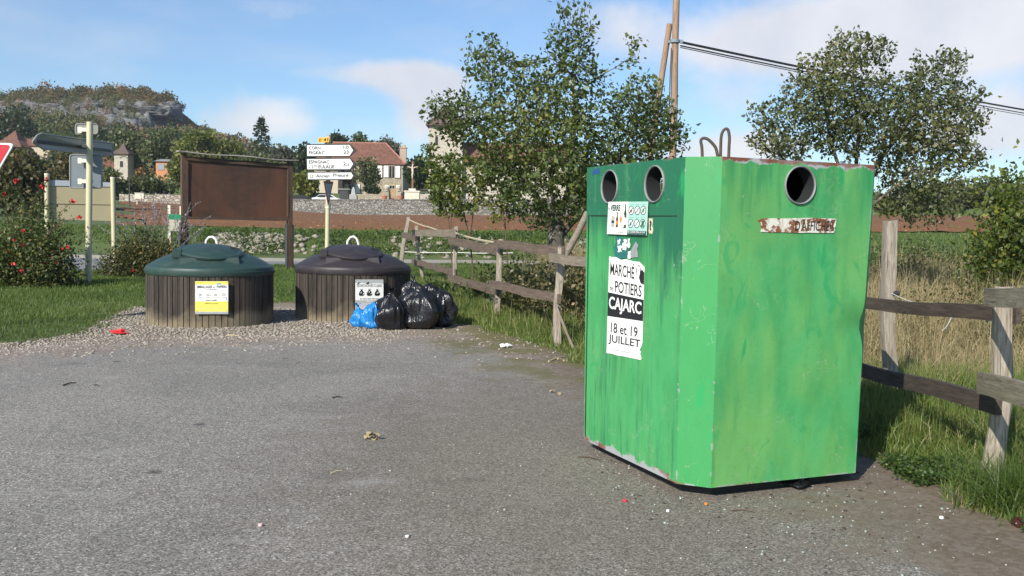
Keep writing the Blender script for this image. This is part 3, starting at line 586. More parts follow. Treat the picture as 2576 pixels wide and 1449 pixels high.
forest(2200, -330, -60, 340, 432, lambda X, Y: np.where((X > -158) & (X < -145) & (Y > 372) & (Y < 412), .06, np.where((Y > 360) & (Y < 402) & (X < -145), .38, .95)), 'scrub_wood', 'autumn scrub on and above the rock band of the hill')
forest(900, -60, 330, 215, 440, dens, 'low_ridge_wood', 'low wooded ridge behind the village')

# rock nose ending the hill crest
bm = bmesh.new(); CV = []; CF = []
bmesh.ops.create_icosphere(bm, subdivisions=3, radius=1); B_ = np.array([v.co[:] for v in bm.verts]); FB_ = [[v.index for v in f.verts] for f in bm.faces]; bm.free()
for px, py, Y, sx, sz in [(436, 272, 408, 3.0, 2.2), (440, 283, 406, 2.6, 2.2), (434, 292, 404, 3.2, 1.8), (425, 282, 402, 3.4, 2.4), (441, 296, 405, 2.4, 1.5), (415, 290, 400, 3.6, 1.8), (424, 268, 408, 3.0, 1.6), (400, 286, 398, 4.0, 1.5), (380, 279, 398, 4.2, 1.6), (355, 283, 397, 4.5, 1.6), (330, 275, 398, 4.0, 1.5), (290, 280, 397, 4.6, 1.6), (240, 272, 397, 4.8, 1.6), (190, 278, 397, 4.6, 1.5), (140, 272, 397, 4.4, 1.5)]:
    c = at(px, py, Y); q = np.sign(B_) * np.abs(B_) ** .55; n_ = 1 + .16 * np.sin(B_ @ rng.normal(0, 4, 3) + 1)[:, None] + .10 * np.sin(B_[:, 2:3] * 9); o_ = len(CV); CV += list(c + q * n_ * np.array([sx, sx * 1.3, sz])); CF += [[i + o_ for i in f] for f in FB_]
def fn_cliff(t, b):
    c = t.coord(); n = t.noise(t.vm('MULTIPLY', c, (.5, .5, 2.4)), .8, 6, .7); t.put(b.inputs['Base Color'], t.mix(t.step(n, .35, .7), (.07, .07, .07), (.26, .255, .245))); t.put(b.inputs['Normal'], t.bump(n, .9, .8))
tag(obj('cliff', npmesh('cliff', CV, CF), material('cliff_rock', fn_cliff, rough=.95)), kind='structure')

# single trees one can tell apart, far to near
for a in [('round_tree', 'big round yellow green tree on the slope left of the notice board top', 505, 328, 440, 130, 175, M_yell), ('round_tree', 'green tree rising under the rock nose of the hill', 415, 322, 425, 120, 182, M_leaf2),
          ('round_tree', 'olive tree standing above the white dovecote tower', 315, 325, 420, 110, 184, M_leaf2), ('round_tree', 'golden tree standing left of the tall conifer', 590, 352, 440, 95, 178, M_yell),
          ('round_tree', 'wide green tree behind the middle of the notice board', 655, 385, 470, 120, 165, M_leaf2), ('round_tree', 'small pale tree at the right foot of the conifer', 715, 372, 450, 70, 172, M_grey),
          ('round_tree', 'yellow green tree between notice board and direction signs', 768, 428, 500, 70, 140, M_yell), ('round_tree', 'dark tree behind the left end of the direction signs', 765, 362, 480, 70, 168, M_dark),
          ('round_tree', 'dark tall tree above the red roof of the stone house', 848, 328, 470, 64, 195, M_dark), ('round_tree', 'green tree behind the middle of the stone house roof', 905, 342, 470, 80, 195, M_leaf),
          ('round_tree', 'greyish thin tree behind the roof end of the stone house', 968, 340, 470, 88, 193, M_grey), ('round_tree', 'dark bushy tree beside the roadside crucifix', 1050, 392, 500, 62, 146, M_dark),
          ('round_tree', 'very dark tree at the far left on the slope', 35, 268, 400, 130, 230, M_dark), ('round_tree', 'green tree right of the tiled gable at far left', 150, 330, 440, 120, 215, M_leaf), ('round_tree', 'dense green tree behind the grey arrow sign', 245, 318, 440, 110, 212, M_dark),
          ('shrub_tree', 'olive brown tall shrub behind the red give way sign', 45, 372, 560, 190, 62, M_brown), ('shrub_tree', 'bushy olive tree behind the backs of the road signs', 165, 375, 560, 170, 80, M_brown), ('shrub_tree', 'dark olive hedge tree below the dovecote tower', 262, 425, 510, 120, 120, M_leaf2),
          ('shrub_tree', 'olive hedge tree left of the notice board', 380, 440, 500, 140, 125, M_leaf2), ('shrub_tree', 'small green tree touching the orange house', 452, 392, 470, 60, 150, M_yell),
          ('round_tree', 'grey green tree at the far right behind the red field', 2395, 447, 566, 130, 122.6, M_leaf2), ('round_tree', 'dark green tree beyond the field right of the container', 2285, 462, 568, 120, 122.6, M_dark), ('round_tree', 'bushy tree beyond the field half hidden by the right hand hedge', 2480, 442, 568, 140, 123.5, M_leaf2), ('round_tree', 'autumn yellow shrub at the field edge beside the container', 2225, 495, 566, 70, 122.4, M_yell),
          ('round_tree', 'tree glimpsed low behind the fruit tree trunk', 1440, 440, 520, 120, 150, M_dark), ('round_tree', 'dark tree behind the utility pole and church', 1560, 430, 545, 170, 160, M_dark), ('round_tree', 'bushy tree behind the container top', 1780, 420, 545, 200, 165, M_leaf2), ('round_tree', 'green tree far behind the container right hand port', 2010, 440, 560, 200, 160, M_leaf)]:
    nm, lb, px, tp, bt, wd, yy, mt = a
    ctree(nm, lb, px, tp, bt, wd, yy, mt, n=2400 if yy > 100 else 5200, leaf=.0036 * yy if yy > 100 else .30, clumps=46 if yy > 100 else 70, trunk=nm == 'round_tree')
# conifer
yy = 190.0; b = at(657, 440, yy); b[2] = float(zhill(b[0], yy)); tp = at(653, 288, yy); H = tp[2] - b[2]
t = thing('conifer', 'dark pointed conifer standing above the notice board', 'tree', b)
V, Fc = segtubes([b], [b + [0, 0, H]], [.25], [.04], 6); obj('trunk', npmesh('trunk', V, Fc), M_bark, t)
P = []; D = []
for k in range(26):
    z = H * (.12 + .86 * k / 26); rad = (1 - k / 26.5) ** .85 * 4.3 * rng.uniform(.75, 1.15)
    for q in range(9):
        an = rng.random() * 2 * np.pi; dd = np.array([np.cos(an), np.sin(an), -.22])
        for s in np.linspace(.15, 1, 7): P.append(b + [0, 0, z] + dd * rad * s * rng.uniform(.8, 1.1) + rng.normal(0, .08, 3)); D.append(dd + rng.normal(0, .5, 3) + [0, 0, -.25])
leaves('crown', P, D, rng.uniform(.4, .75, len(P)), M_dark, t, .5)

# ================================================================== village
def fn_stonewall(scale, lo, hi, mort, zc=1.6):
    def fn(t, b):
        c = t.coord(); c = t.vm('ADD', c, t.vm('SCALE' if False else 'MULTIPLY', t.node('TexNoise', None, Vector=c, Scale=3.0).outputs['Color'], (.12, .12, .12)))
        v = t.vm('MULTIPLY', c, (1, 1, zc)); e = t.vor(v, scale, 'Distance', 'DISTANCE_TO_EDGE'); r = t.sep(t.vor(v, scale, 'Color'))[0]; n = t.noise(c, .8, 5, .65)
        col = t.mix(r, lo, hi); col = t.mix(t.m('MULTIPLY', n, .45), col, tuple(.5 * x for x in lo)); col = t.mix(t.step(e, .07, .02), col, mort)
        t.put(b.inputs['Base Color'], col); t.put(b.inputs['Normal'], t.bump(t.step(e, 0, .12), .8, .06))
    return fn
M_wall = material('grey_rubble', fn_stonewall(2.4, (.19, .18, .165), (.42, .39, .34), (.09, .08, .07)), rough=.95)
M_warm = material('warm_rubble', fn_stonewall(3.2, (.36, .30, .215), (.56, .49, .37), (.42, .36, .27), 1.4), rough=.95)
M_pale = material('pale_rubble', fn_stonewall(3.0, (.50, .45, .35), (.66, .60, .50), (.55, .50, .42), 1.4), rough=.95)
def fn_tile(t, b):
    c = t.coord(); x, y, z = t.sep(c); r = t.noise(c, 1.1, 5, .65); w_ = t.m('SINE', t.m('MULTIPLY', x, 28.0)); h_ = t.m('SINE', t.m('MULTIPLY', z, 32.0)); s = t.sep(t.vor(t.vm('MULTIPLY', c, (4.5, 1, 5)), 1.0, 'Color'))[0]
    col = t.mix(s, (.13, .056, .034), (.25, .112, .070)); col = t.mix(t.m('MULTIPLY', r, .5), col, (.14, .075, .06)); t.put(b.inputs['Base Color'], col)
    t.put(b.inputs['Normal'], t.bump(t.m('ADD', w_, t.m('MULTIPLY', h_, .5)), .5, .06))
M_tile = material('clay_roof_tile', fn_tile, rough=.9)
M_tile_dark = plain('brown_roof_tile', (.115, .078, .066), .9, .4, 2.0, bump=.4)
M_white = plain('white_paint', (.78, .77, .74), .6, .06, 6)
M_render = plain('cream_render', (.50, .43, .32), .9, .1, 1.2)
M_glass = plain('dark_window', (.018, .02, .024), .15, .2, 3)
M_wood_old = woodmat('old_dark_timber', (.055, .036, .026), (.15, .10, .07))

fence_wall = lambda: None
# long terrace wall
A = at(736, 540, 120.0); B = at(1580, 545, 120.0)
t = thing('terrace_wall', 'long grey rubble stone wall along the top of the red field', 'stone wall', ((A[0] + B[0]) / 2, 120, 2.6))
n = 40; mb = MB(); xs_ = np.linspace(A[0], B[0], n + 1)
for k in range(n):
    zA, zB = 4.62 + .02 * (xs_[k] + 8) * .25, 4.62 + .02 * (xs_[k + 1] + 8) * .25
    zA = at(1288 + xs_[k] * F / 120, 504, 120)[2] + .05 * math.sin(k * 1.3); zB = at(1288 + xs_[k + 1] * F / 120, 504, 120)[2] + .05 * math.sin((k + 1) * 1.3)
    lo = 1.2; mb.add([(xs_[k], 119.9, lo), (xs_[k + 1], 119.9, lo), (xs_[k + 1], 120.6, lo), (xs_[k], 120.6, lo), (xs_[k], 120, zA), (xs_[k + 1], 120, zB), (xs_[k + 1], 120.5, zB), (xs_[k], 120.5, zA)], [(0, 1, 5, 4), (2, 3, 7, 6), (4, 5, 6, 7)] + ([(3, 0, 4, 7)] if k == 0 else []) + ([(1, 2, 6, 5)] if k == n - 1 else []))
mb.build('masonry', M_wall, t)
cb = MB()
for k in range(150):
    x = A[0] + (B[0] - A[0]) * (k + .5) / 150; z = at(1288 + x * F / 120, 504, 120)[2]; cb.box((x, 120.25, z + .06), ((B[0] - A[0]) / 150 * rng.uniform(.8, .97), .6, .14 + rng.uniform(0, .10)))
cb.build('coping', M_wall, t)
# left garden wall and its small sign box
A = at(300, 508, 112.0); B = at(458, 510, 112.0); b0 = (A[0] + B[0]) / 2
mb = MB(); n = 14
for k in range(n):
    x0, x1 = A[0] + (B[0] - A[0]) * k / n, A[0] + (B[0] - A[0]) * (k + 1) / n; h0 = at(300 + 158 * k / n, 489, 112)[2] + rng.uniform(-.1, .1); mb.prism([(x0, 112, float(zt(x0, 112)) - .5), (x1, 112, float(zt(x1, 112)) - .5), (x1, 112, h0), (x0, 112, h0)], (0, .7, 0))
tag(mb.build('garden_wall', material('garden_rubble', fn_stonewall(2.2, (.33, .28, .22), (.62, .56, .47), (.16, .13, .10)), rough=.95)), 'pale low stone garden wall behind the lamp post left of the notice board', 'stone wall')
# low pillar post and lamp post
bl = at(326, 530, 95); bl[2] = float(zt(bl[0], 95)); tl = at(328, 400, 95)
t = thing('lamp_post', 'thin dark lamp post left of the notice board', 'lamp post', bl)
MB().tube([bl, (bl[0], bl[1], tl[2])], [.07, .045], 8).build('pole', plain('dark_steel', (.06, .06, .06), .5), t); MB().tube([(bl[0], bl[1], tl[2]), (bl[0] - .5, bl[1], tl[2] + .25), (bl[0] - 1.0, bl[1], tl[2] + .15)], .04, 6).build('arm', bpy.data.materials['dark_steel'], t); MB().box((bl[0] - 1.1, bl[1], tl[2] + .1), (.5, .22, .12)).build('lamp_head', plain('lamp_grey', (.3, .3, .3)), t)
q = at(352, 493, 100); zz = float(zt(q[0], 100)); t = thing('meter_box', 'cream meter box on a post beside the lamp post', 'meter box', (q[0], q[1], zz)); MB().box((q[0], q[1], q[2]), (.95, .4, .6)).build('box', plain('cream_paint', (.68, .62, .48)), t); MB().box((q[0], q[1], q[2] + .33), (1.05, .5, .06)).build('lid', plain('grey_cap', (.4, .39, .36)), t); MB().box((q[0] - .3, q[1], (zz + q[2] - .3) / 2), (.14, .14, q[2] - .3 - zz)).build('post', bpy.data.materials['grey_cap'], t)

# ---- stone house
HY = 155.0
def hp(px, py, Y=HY): return at(px, py, Y)
zb = hp(930, 488)[2]; ze = hp(930, 411)[2]; xL, xR = hp(858, 450)[0], hp(1015, 450)[0]; xLL = hp(790, 450)[0]; zr_ = hp(900, 361)[2] + .4; dep = 9.0
house = thing('stone_house', 'two storey stone house with red tiled hip roof and white shutters behind the direction signs', 'house', ((xL + xR) / 2, HY, zb))
MB().box(((xLL + xR) / 2, HY + dep / 2, (zb + ze) / 2 - .5), (xR - xLL, dep, ze - zb + 1)).build('wall', M_warm, house)
ov = .35; e = [(xLL - ov, HY - ov, ze), (xR + ov, HY - ov, ze), (xR + ov, HY + dep + ov, ze), (xLL - ov, HY + dep + ov, ze)]; rx0, rx1 = xLL + 2.2, hp(962, 362)[0]; r0, r1 = (rx0, HY + dep / 2, zr_ + .1), (rx1, HY + dep / 2, zr_ + .1)
rf = MB().add(e + [r0, r1] + [(p[0], p[1], p[2] - .16) for p in e], [(0, 1, 5, 4), (1, 2, 5), (2, 3, 4, 5), (3, 0, 4), (0, 6, 7, 1), (1, 7, 8, 2), (2, 8, 9, 3), (3, 9, 6, 0), (6, 9, 8, 7)]).build('roof', M_tile, house)
cx = hp(1006, 400)[0]; MB().box((cx, HY + 4.5, hp(1006, 395)[2]), (1.1, .9, 3.6)).box((cx, HY + 4.5, hp(1006, 395)[2] + 1.9), (1.3, 1.1, .18)).box((cx, HY + 4.5, hp(1006, 395)[2] + 2.15), (.7, .6, .4)).build('chimney', plain('chimney_stone', (.42, .33, .25), .9, .2), rf)
zrg = MB().tube([r0, r1], .13, 6); zrg.tube([r1, e[1]], .12, 6); zrg.build('ridge_tiles', plain('ridge_clay', (.36, .17, .12)), rf)
fy_ = HY
def win(px0, px1, py0, py1, sh=(), door=False, name='window'):
    a, c = hp(px0, py1), hp(px1, py0); w_, h_ = c[0] - a[0], c[2] - a[2]; cx_, cz_ = (a[0] + c[0]) / 2, (a[2] + c[2]) / 2
    o = MB().box((cx_, fy_ - .03, cz_), (w_, .14, h_)).build(name, M_glass, house)
    fr = MB().box((cx_ - w_ / 2 - .05, fy_ - .06, cz_), (.10, .2, h_ + .2)).box((cx_ + w_ / 2 + .05, fy_ - .06, cz_), (.10, .2, h_ + .2)).box((cx_, fy_ - .06, cz_ + h_ / 2 + .06), (w_, .2, .12)); fr.box((cx_, fy_ - .12, cz_), (.07, .06, h_)); fr.build('frame', plain('stone_surround', (.5, .44, .34)), o)
    for (s0, s1, q0, q1) in sh:
        a, c = hp(s0, q1), hp(s1, q0); w2, h2 = c[0] - a[0], c[2] - a[2]; cc = ((a[0] + c[0]) / 2, fy_ - .16, (a[2] + c[2]) / 2)
        s_ = MB().box(cc, (w2, .07, h2)); s_.box((cc[0], fy_ - .21, cc[2] + h2 * .3), (w2 * .98, .04, .12)).box((cc[0], fy_ - .21, cc[2] - h2 * .3), (w2 * .98, .04, .12)); M_, L_ = frame((cc[0] - w2 * .45, fy_ - .21, cc[2] - h2 * .26), (cc[0] + w2 * .45, fy_ - .21, cc[2] + h2 * .26)); s_.box(M_.translation, (L_, .035, .09), M_.to_3x3()); s_.build('shutter', M_white, o)
win(933, 947, 417, 446, [(949, 962, 417, 446), (918, 931, 417, 446)])
win(979, 993, 418, 446, [(966, 977, 417, 446), (995, 1007, 418, 447)])
win(880, 892, 417, 446, [(866, 878, 417, 446)])
win(878, 892, 465, 487, [(868, 876, 465, 486), (895, 906, 464, 486)])
win(935, 948, 465, 487)
win(980, 993, 467, 483, [(968, 978, 466, 483), (996, 1006, 466, 483)])
cr = []; a = hp(868, 455)
idx = rng.normal(size=(420, 3)); P = np.array(hp(872, 448)) + np.stack([rng.normal(0, .55, 420), -.1 - rng.random(420) * .15, rng.normal(0, .8, 420)], 1)
leaves('creeper', P, rng.normal(size=(420, 3)), .28, leafmat('red_creeper', [(0, (.20, .07, .03)), (1, (.40, .18, .07))], .2), house, .8)
gb = MB(); gb.tube([(xR - .1, HY - .1, zb), (xR - .1, HY - .1, ze)], .07, 6); gb.tube([(xL + .05, HY - .1, zb), (xL + .05, HY - .1, ze)], .07, 6); gb.build('downpipe', plain('zinc', (.28, .28, .28), .5), house)
# low annexe with a bright gable left of the facade
ax0, ax1 = hp(806, 450, 153.5)[0], hp(860, 450, 153.5)[0]; az = hp(830, 430, 153.5)[2]; azb = hp(830, 490, 153.5)[2]
an = thing('annexe', 'cream rendered annexe at the left end of the stone house', 'house', ((ax0 + ax1) / 2, 150.5, azb)); MB().box(((ax0 + ax1) / 2, 152.2, (az + azb) / 2 - .3), (ax1 - ax0, 4.2, az - azb + .6)).build('wall', M_render, an); MB().prism([(ax0 - .2, 149.8, az), (ax1 + .2, 149.8, az), (ax1 + .2, 154.4, az + 1.5), (ax0 - .2, 154.4, az + 1.5)], (0, 0, .18)).build('roof', M_tile, an)
# fruit tree trained in front of the house and shrubs
ctree('garden_tree', 'small leafy tree growing in front of the stone house', 925, 396, 488, 78, 147, M_leaf2, 1500, .4, 40)
ctree('garden_shrub', 'green shrub below the ground floor door of the stone house', 933, 466, 492, 46, 144, M_dark, 700, .35, 20, 'bush', None, False)
ctree('garden_shrub', 'dark shrub at the left corner of the house front', 868, 474, 500, 28, 143, M_dark, 500, .35, 16, 'bush', None, False)
# garden retaining wall, gate, piers
GY = 141.0
def seg_wall(name, label, px0, px1, top, Y, mat, h0=None):
    a, c = at(px0, top, Y), at(px1, top, Y); zlo = float(zt(a[0], Y - 1)) - .4; mb = MB(); n = 8
    for k in range(n):
        x0, x1 = a[0] + (c[0] - a[0]) * k / n, a[0] + (c[0] - a[0]) * (k + 1) / n; z = a[2] + (c[2] - a[2]) * k / n + rng.uniform(-.06, .06); mb.prism([(x0, Y, zlo), (x1, Y, zlo), (x1, Y, z), (x0, Y, z)], (0, .5, 0))
    return tag(mb.build(name, mat), label, 'stone wall')
seg_wall('garden_wall', 'warm stone garden wall left of the picket gate below the house', 862, 966, 488, GY, M_warm); seg_wall('garden_wall', 'warm stone garden wall between the picket gate and the crucifix', 994, 1030, 489, GY, M_warm)
seg_wall('garden_wall', 'rubble wall right of the crucifix at the foot of the church', 1052, 1120, 488, 138.0, M_pale)
seg_wall('garden_wall', 'low mossy wall behind the two parked cars', 736, 800, 495, 139.0, M_wall)
for px, lb in ((972, 'left round topped stone gate pier of the house garden'), (1003, 'right round topped stone gate pier of the house garden')):
    q = at(px, 504, 140.3); tz = at(px, 472, 140.3)[2]; t = thing('gate_pier', lb, 'gate pier', q, 'gate piers'); MB().box((q[0], q[1], (q[2] + tz) / 2 - .3), (.75, .6, tz - q[2] - .6)).build('shaft', M_warm, t); MB().lathe([(.0, -.35), (.42, -.3), (.45, -.2), (.3, -.1), (.42, .1), (.36, .34), (.12, .48), (0, .5)], 14, (q[0], q[1], tz - .25)).build('finial', plain('weathered_cap', (.40, .35, .27)), t)
q0, q1 = at(976, 500, 140.5), at(998, 475, 140.5); t = thing('picket_gate', 'small wooden picket gate between two stone piers', 'gate', (q0 + q1) / 2); mb = MB()
for k in range(8): x = q0[0] + (q1[0] - q0[0]) * (k + .5) / 8; mb.box((x, 140.5, (q0[2] + q1[2]) / 2 - .05 + .1 * math.sin(k * .45)), (.13, .05, q1[2] - q0[2]))
mb.build('pickets', plain('tan_wood', (.42, .29, .17)), t); MB().box(((q0[0] + q1[0]) / 2, 140.56, q0[2] + .4), (q1[0] - q0[0], .05, .12)).box(((q0[0] + q1[0]) / 2, 140.56, q1[2] - .5), (q1[0] - q0[0], .05, .12)).build('crossbar', bpy.data.materials['tan_wood'], t)
for px, lb in ((967, 'terracotta pot left of the picket gate'), (1007, 'terracotta pot right of the picket gate')):
    q = at(px, 504, 138.5); tag(MB().lathe([(.28, 0), (.42, .55), (.46, .56), (.46, .68), (.36, .68), (.34, .5)], 14, (q[0], 138.5, q[2])).build('flower_pot', plain('terracotta', (.5, .18, .10))), lb, 'flower pot', 'pots at the gate')
q = at(889, 505, 136.5); tz = at(889, 470, 136.5)[2]; t = thing('stone_monument', 'grey stone monument stele standing in front of the house wall', 'monument', q); MB().box((q[0], q[1], q[2] + .35), (1.1, 1.1, .7)).box((q[0], q[1], q[2] + .8), (.8, .8, .25)).build('plinth', plain('grey_stone', (.36, .36, .35), .9, .2)); o = bpy.data.objects['plinth']; o.parent = t; o.matrix_parent_inverse = INV[t.name]
MB().add(*(lambda h: ([(q[0] + sx * w_, q[1] + sy * w_, z) for z, w_ in ((q[2] + .92, .32), (tz - .4, .22), (tz, .05)) for sx, sy in ((-1, -1), (1, -1), (1, 1), (-1, 1))], [(i * 4 + k, i * 4 + (k + 1) % 4, i * 4 + 4 + (k + 1) % 4, i * 4 + 4 + k) for i in range(2) for k in range(4)] + [(8, 9, 10, 11)]))(0)).build('stele', bpy.data.materials['grey_stone'], t)
# roadside crucifix
CY = 134.0; q = at(1036, 505, CY); pz = at(1036, 482, CY)[2]; topz = at(1040, 409, CY)[2]; az_ = at(1040, 421, CY)[2]; xa, xb = at(1025, 420, CY)[0], at(1051, 420, CY)[0]; qx = at(1038, 440, CY)[0]
t = thing('crucifix', 'tall wooden roadside crucifix on a white stone pedestal', 'crucifix', q)
MB().box((qx, CY, (q[2] + pz) / 2 - .3), (2.1, 1.4, pz - q[2] + .5)).box((qx, CY, pz + .02), (2.3, 1.6, .18)).box((qx, CY, pz + .25), (1.0, .9, .35)).build('pedestal', plain('white_stone', (.62, .57, .47), .9, .12), t)
MB().box((qx, CY, (pz + topz) / 2 + .3), (.26, .22, topz - pz - .2)).build('upright', plain('brown_wood', (.20, .09, .045)), t); MB().box((qx, CY - .012, az_), (xb - xa, .2, .24)).build('crossarm', bpy.data.materials['brown_wood'], t)
z = az_; f = MB().tube([(qx, CY - .2, z + .18), (qx - .02, CY - .2, z), (qx, CY - .19, z - .35), (qx + .04, CY - .2, z - .75), (qx - .03, CY - .24, z - 1.1), (qx, CY - .18, z - 1.6)], [.08, .10, .17, .14, .12, .06], 8); f.lathe([(.02, -.16), (.1, -.08), (.12, .05), (.05, .16)], 8, (qx + .03, CY - .24, z + .28)); f.tube([(qx - .1, CY - .18, z - .12), (qx - .42, CY - .16, z), (qx - .75, CY - .16, z + .12)], [.07, .055, .04], 6); f.tube([(qx + .1, CY - .18, z - .12), (qx + .42, CY - .16, z), (qx + .75, CY - .16, z + .12)], [.07, .055, .04], 6)
f.build('figure', plain('painted_plaster', (.62, .52, .43)), t, 60)
# ---- church behind the fruit tree
TY = 140.0; t = thing('church', 'pale stone church with square tower half hidden by the fruit tree', 'church', at(1130, 505, TY + 3))
x0, x1 = at(1078, 450, TY)[0], at(1162, 450, TY)[0]; zt0, zt1 = at(1110, 512, TY)[2] - 1, at(1110, 313, TY)[2]; cxm = (x0 + x1) / 2; wd = x1 - x0
MB().box((cxm, TY + wd / 2, (zt0 + zt1) / 2), (wd, wd, zt1 - zt0)).build('tower', M_pale, t)
o_ = .5; MB().add([(x0 - o_, TY - o_, zt1 + .01), (x1 + o_, TY - o_, zt1 + .01), (x1 + o_, TY + wd + o_, zt1 + .01), (x0 - o_, TY + wd + o_, zt1 + .01), (cxm, TY + wd / 2, zt1 + 3.2), (x0 - o_, TY - o_, zt1 - .2), (x1 + o_, TY - o_, zt1 - .2), (x1 + o_, TY + wd + o_, zt1 - .2), (x0 - o_, TY + wd + o_, zt1 - .2)], [(0, 1, 4), (1, 2, 4), (2, 3, 4), (3, 0, 4), (0, 5, 6, 1), (1, 6, 7, 2), (2, 7, 8, 3), (3, 8, 5, 0), (5, 8, 7, 6)]).build('tower_roof', M_tile_dark, t)
MB().box((x0 + 1.1, TY - .02, zt1 - 2.4), (.35, .2, 1.3)).build('belfry_opening', M_glass, t)
nx0, nx1 = x1 - .5, at(1425, 450, TY)[0]; ne, nr = at(1250, 408, TY)[2], at(1250, 358, TY + 4)[2]
MB().box(((nx0 + nx1) / 2, TY + 5, (zt0 + ne) / 2), (nx1 - nx0, 8, ne - zt0)).build('nave', M_pale, t)
MB().prism([(nx0, TY + .4, ne), (nx0, TY + 9.6, ne), (nx0, TY + 5, nr)], (nx1 - nx0 + .4, 0, 0)).build('nave_roof', M_tile, t)
# ---- parked cars beyond the terrace wall
def car(label, px, py, Y, col, rz=0.0):
    q = at(px, py, Y); g = float(zt(q[0], Y)); t = thing('parked_car', label, 'car', (0, 0, 0), 'cars parked behind the terrace wall'); q = np.array([q[0], Y, q[2] - 1.45])
    prof = [(-2.05, .35), (-2.1, .75), (-2.0, .95), (-1.55, 1.02), (-1.0, 1.42), (.55, 1.45), (1.35, 1.02), (2.0, .85), (2.1, .55), (2.05, .32)]
    MB().prism([(x, -.82, z) for x, z in prof], (0, 1.64, 0)).build('body', material('car_paint', None, col, .3, .2, Coat_Weight=.6), t, 30)
    MB().prism([(x, -.84, z) for x, z in [(-1.42, 1.04), (-.98, 1.36), (.5, 1.39), (1.15, 1.04)]], (0, 1.68, 0)).build('side_windows', M_glass, t)
    for sx in (-1.3, 1.3):
        for sy in (-.78, .78): MB().lathe([(.1, -.1), (.31, -.1), (.33, 0), (.31, .1), (.1, .1)], 18).build('wheel', plain('tyre_rubber', (.03, .03, .03)), t, None, Matrix.Translation((sx, sy, .33)) @ Matrix.Rotation(R(90), 4, 'X'))
    MB().box((-2.09, 0, .85), (.05, 1.3, .14)).build('tail_light', plain('red_lens', (.4, .02, .02), .3), t)
    t.location = q; t.rotation_euler.z = rz; return t
car('dark car with red tail parked behind the terrace wall', 752, 490.5, 131.0, (.02, .022, .03), R(180))
car('white car parked behind the terrace wall near the sign post', 824, 489.5, 131.0, (.75, .75, .75))
mb = MB(); q = at(882, 505, 132.0); t = thing('garden_bin', 'dark box shaped bin standing left of the stone monument', 'bin', q); MB().box((q[0] - .9, 132, q[2] + .75), (1.2, 1.0, 1.5)).build('body', plain('black_plastic', (.03, .03, .032), .5), t); MB().box((q[0] - .9, 132, q[2] + 1.6), (1.7, 1.3, .14)).build('lid', plain('grey_slab', (.25, .24, .22)), t)
# ---- buildings on the left slope
def gable(name, label, px0, px1, eave, ridge, bot, Y, wall, roof, cat='house', axis='x', dep=7.0):
    x0, x1 = at(px0, eave, Y)[0], at(px1, eave, Y)[0]; ze_, zr2, zb2 = at((px0 + px1) / 2, eave, Y)[2], at((px0 + px1) / 2, ridge, Y)[2], at((px0 + px1) / 2, bot, Y)[2]
    zb2 = min(zb2, float(zhill(x0, Y) if Y > 184 else zt(x0, Y))) - .3; t = thing(name, label, cat, ((x0 + x1) / 2, Y + dep / 2, zb2))
    MB().box(((x0 + x1) / 2, Y + dep / 2, (zb2 + ze_) / 2), (x1 - x0, dep, ze_ - zb2)).build('wall', wall, t)
    if axis == 'x': MB().prism([(x0 - .3, Y - .4, ze_ - .1), (x0 - .3, Y + dep + .4, ze_ - .1), (x0 - .3, Y + dep / 2, zr2)], (x1 - x0 + .6, 0, 0)).build('roof', roof, t)
    elif axis == 'y': MB().prism([(x0 - .3, Y - .3, ze_ - .05), (x1 + .3, Y - .3, ze_ - .05), ((x0 + x1) / 2, Y - .3, zr2)], (0, dep + .6, 0)).build('roof', roof, t)
    else:
        e = [(x0 - .4, Y - .4), (x1 + .4, Y - .4), (x1 + .4, Y + dep + .4), (x0 - .4, Y + dep + .4)]; mid = [((x0 + x1) / 2 + (p[0] - (x0 + x1) / 2) * .42, Y + dep / 2 + (p[1] - Y - dep / 2) * .42) for p in e]; zm = ze_ + (zr2 - ze_) * .42
        MB().add([(*p, ze_ + .01) for p in e] + [(*p, zm) for p in mid] + [((x0 + x1) / 2, Y + dep / 2, zr2)] + [(*p, ze_ - .15) for p in e], [(k, (k + 1) % 4, 4 + (k + 1) % 4, 4 + k) for k in range(4)] + [(4 + k, 4 + (k + 1) % 4, 8) for k in range(4)] + [(k, 9 + k, 9 + (k + 1) % 4, (k + 1) % 4) for k in range(4)] + [(9, 12, 11, 10)]).build('roof', roof, t)
    return t, (x0, x1, ze_, zb2)
t, (x0, x1, ze_, _) = gable('dovecote_tower', 'small white tower with pointed brown tile roof left of the notice board', 287, 321, 386, 357, 428, 178.0, M_pale, M_tile_dark, 'tower', 'p', 2.8)
MB().box(((x0 + x1) / 2 + .1, 177.98, ze_ - 2.0), (.55, .12, 1.1)).build('window', M_glass, t); MB().tube([((x0 + x1) / 2, 179.4, ze_ + 2.1), ((x0 + x1) / 2, 179.4, ze_ + 2.7)], .06, 6).build('finial', M_tile_dark, t)
gable('barn', 'low barn with faded red roof beside the white dovecote', 228, 292, 422, 392, 445, 180.0, M_pale, M_tile, 'barn', 'x', 7.0)
gable('gabled_house', 'house with a steep brown tiled gable at the far left edge', -30, 52, 368, 322, 420, 198.0, M_tile_dark, M_tile, 'house', 'p', 9.0)
gable('long_roofed_house', 'long red tiled roof beside the steep gable at far left', 46, 130, 366, 346, 420, 202.0, M_render, M_tile, 'house', 'x', 6.0)
t, (x0, x1, ze_, _) = gable('orange_house', 'small orange timber house under a grey metal roof left of the notice board', 392, 450, 405, 398, 440, 172.0, plain('orange_render', (.50, .22, .10), .8, .12, 1.5), plain('grey_metal_roof', (.30, .32, .34), .5), 'house', 'x', 6.0)
MB().box((x0 + 1.0, 171.97, ze_ - 1.1), (1.2, .14, 1.1)).build('window', plain('pale_glass', (.25, .28, .32), .2), t)
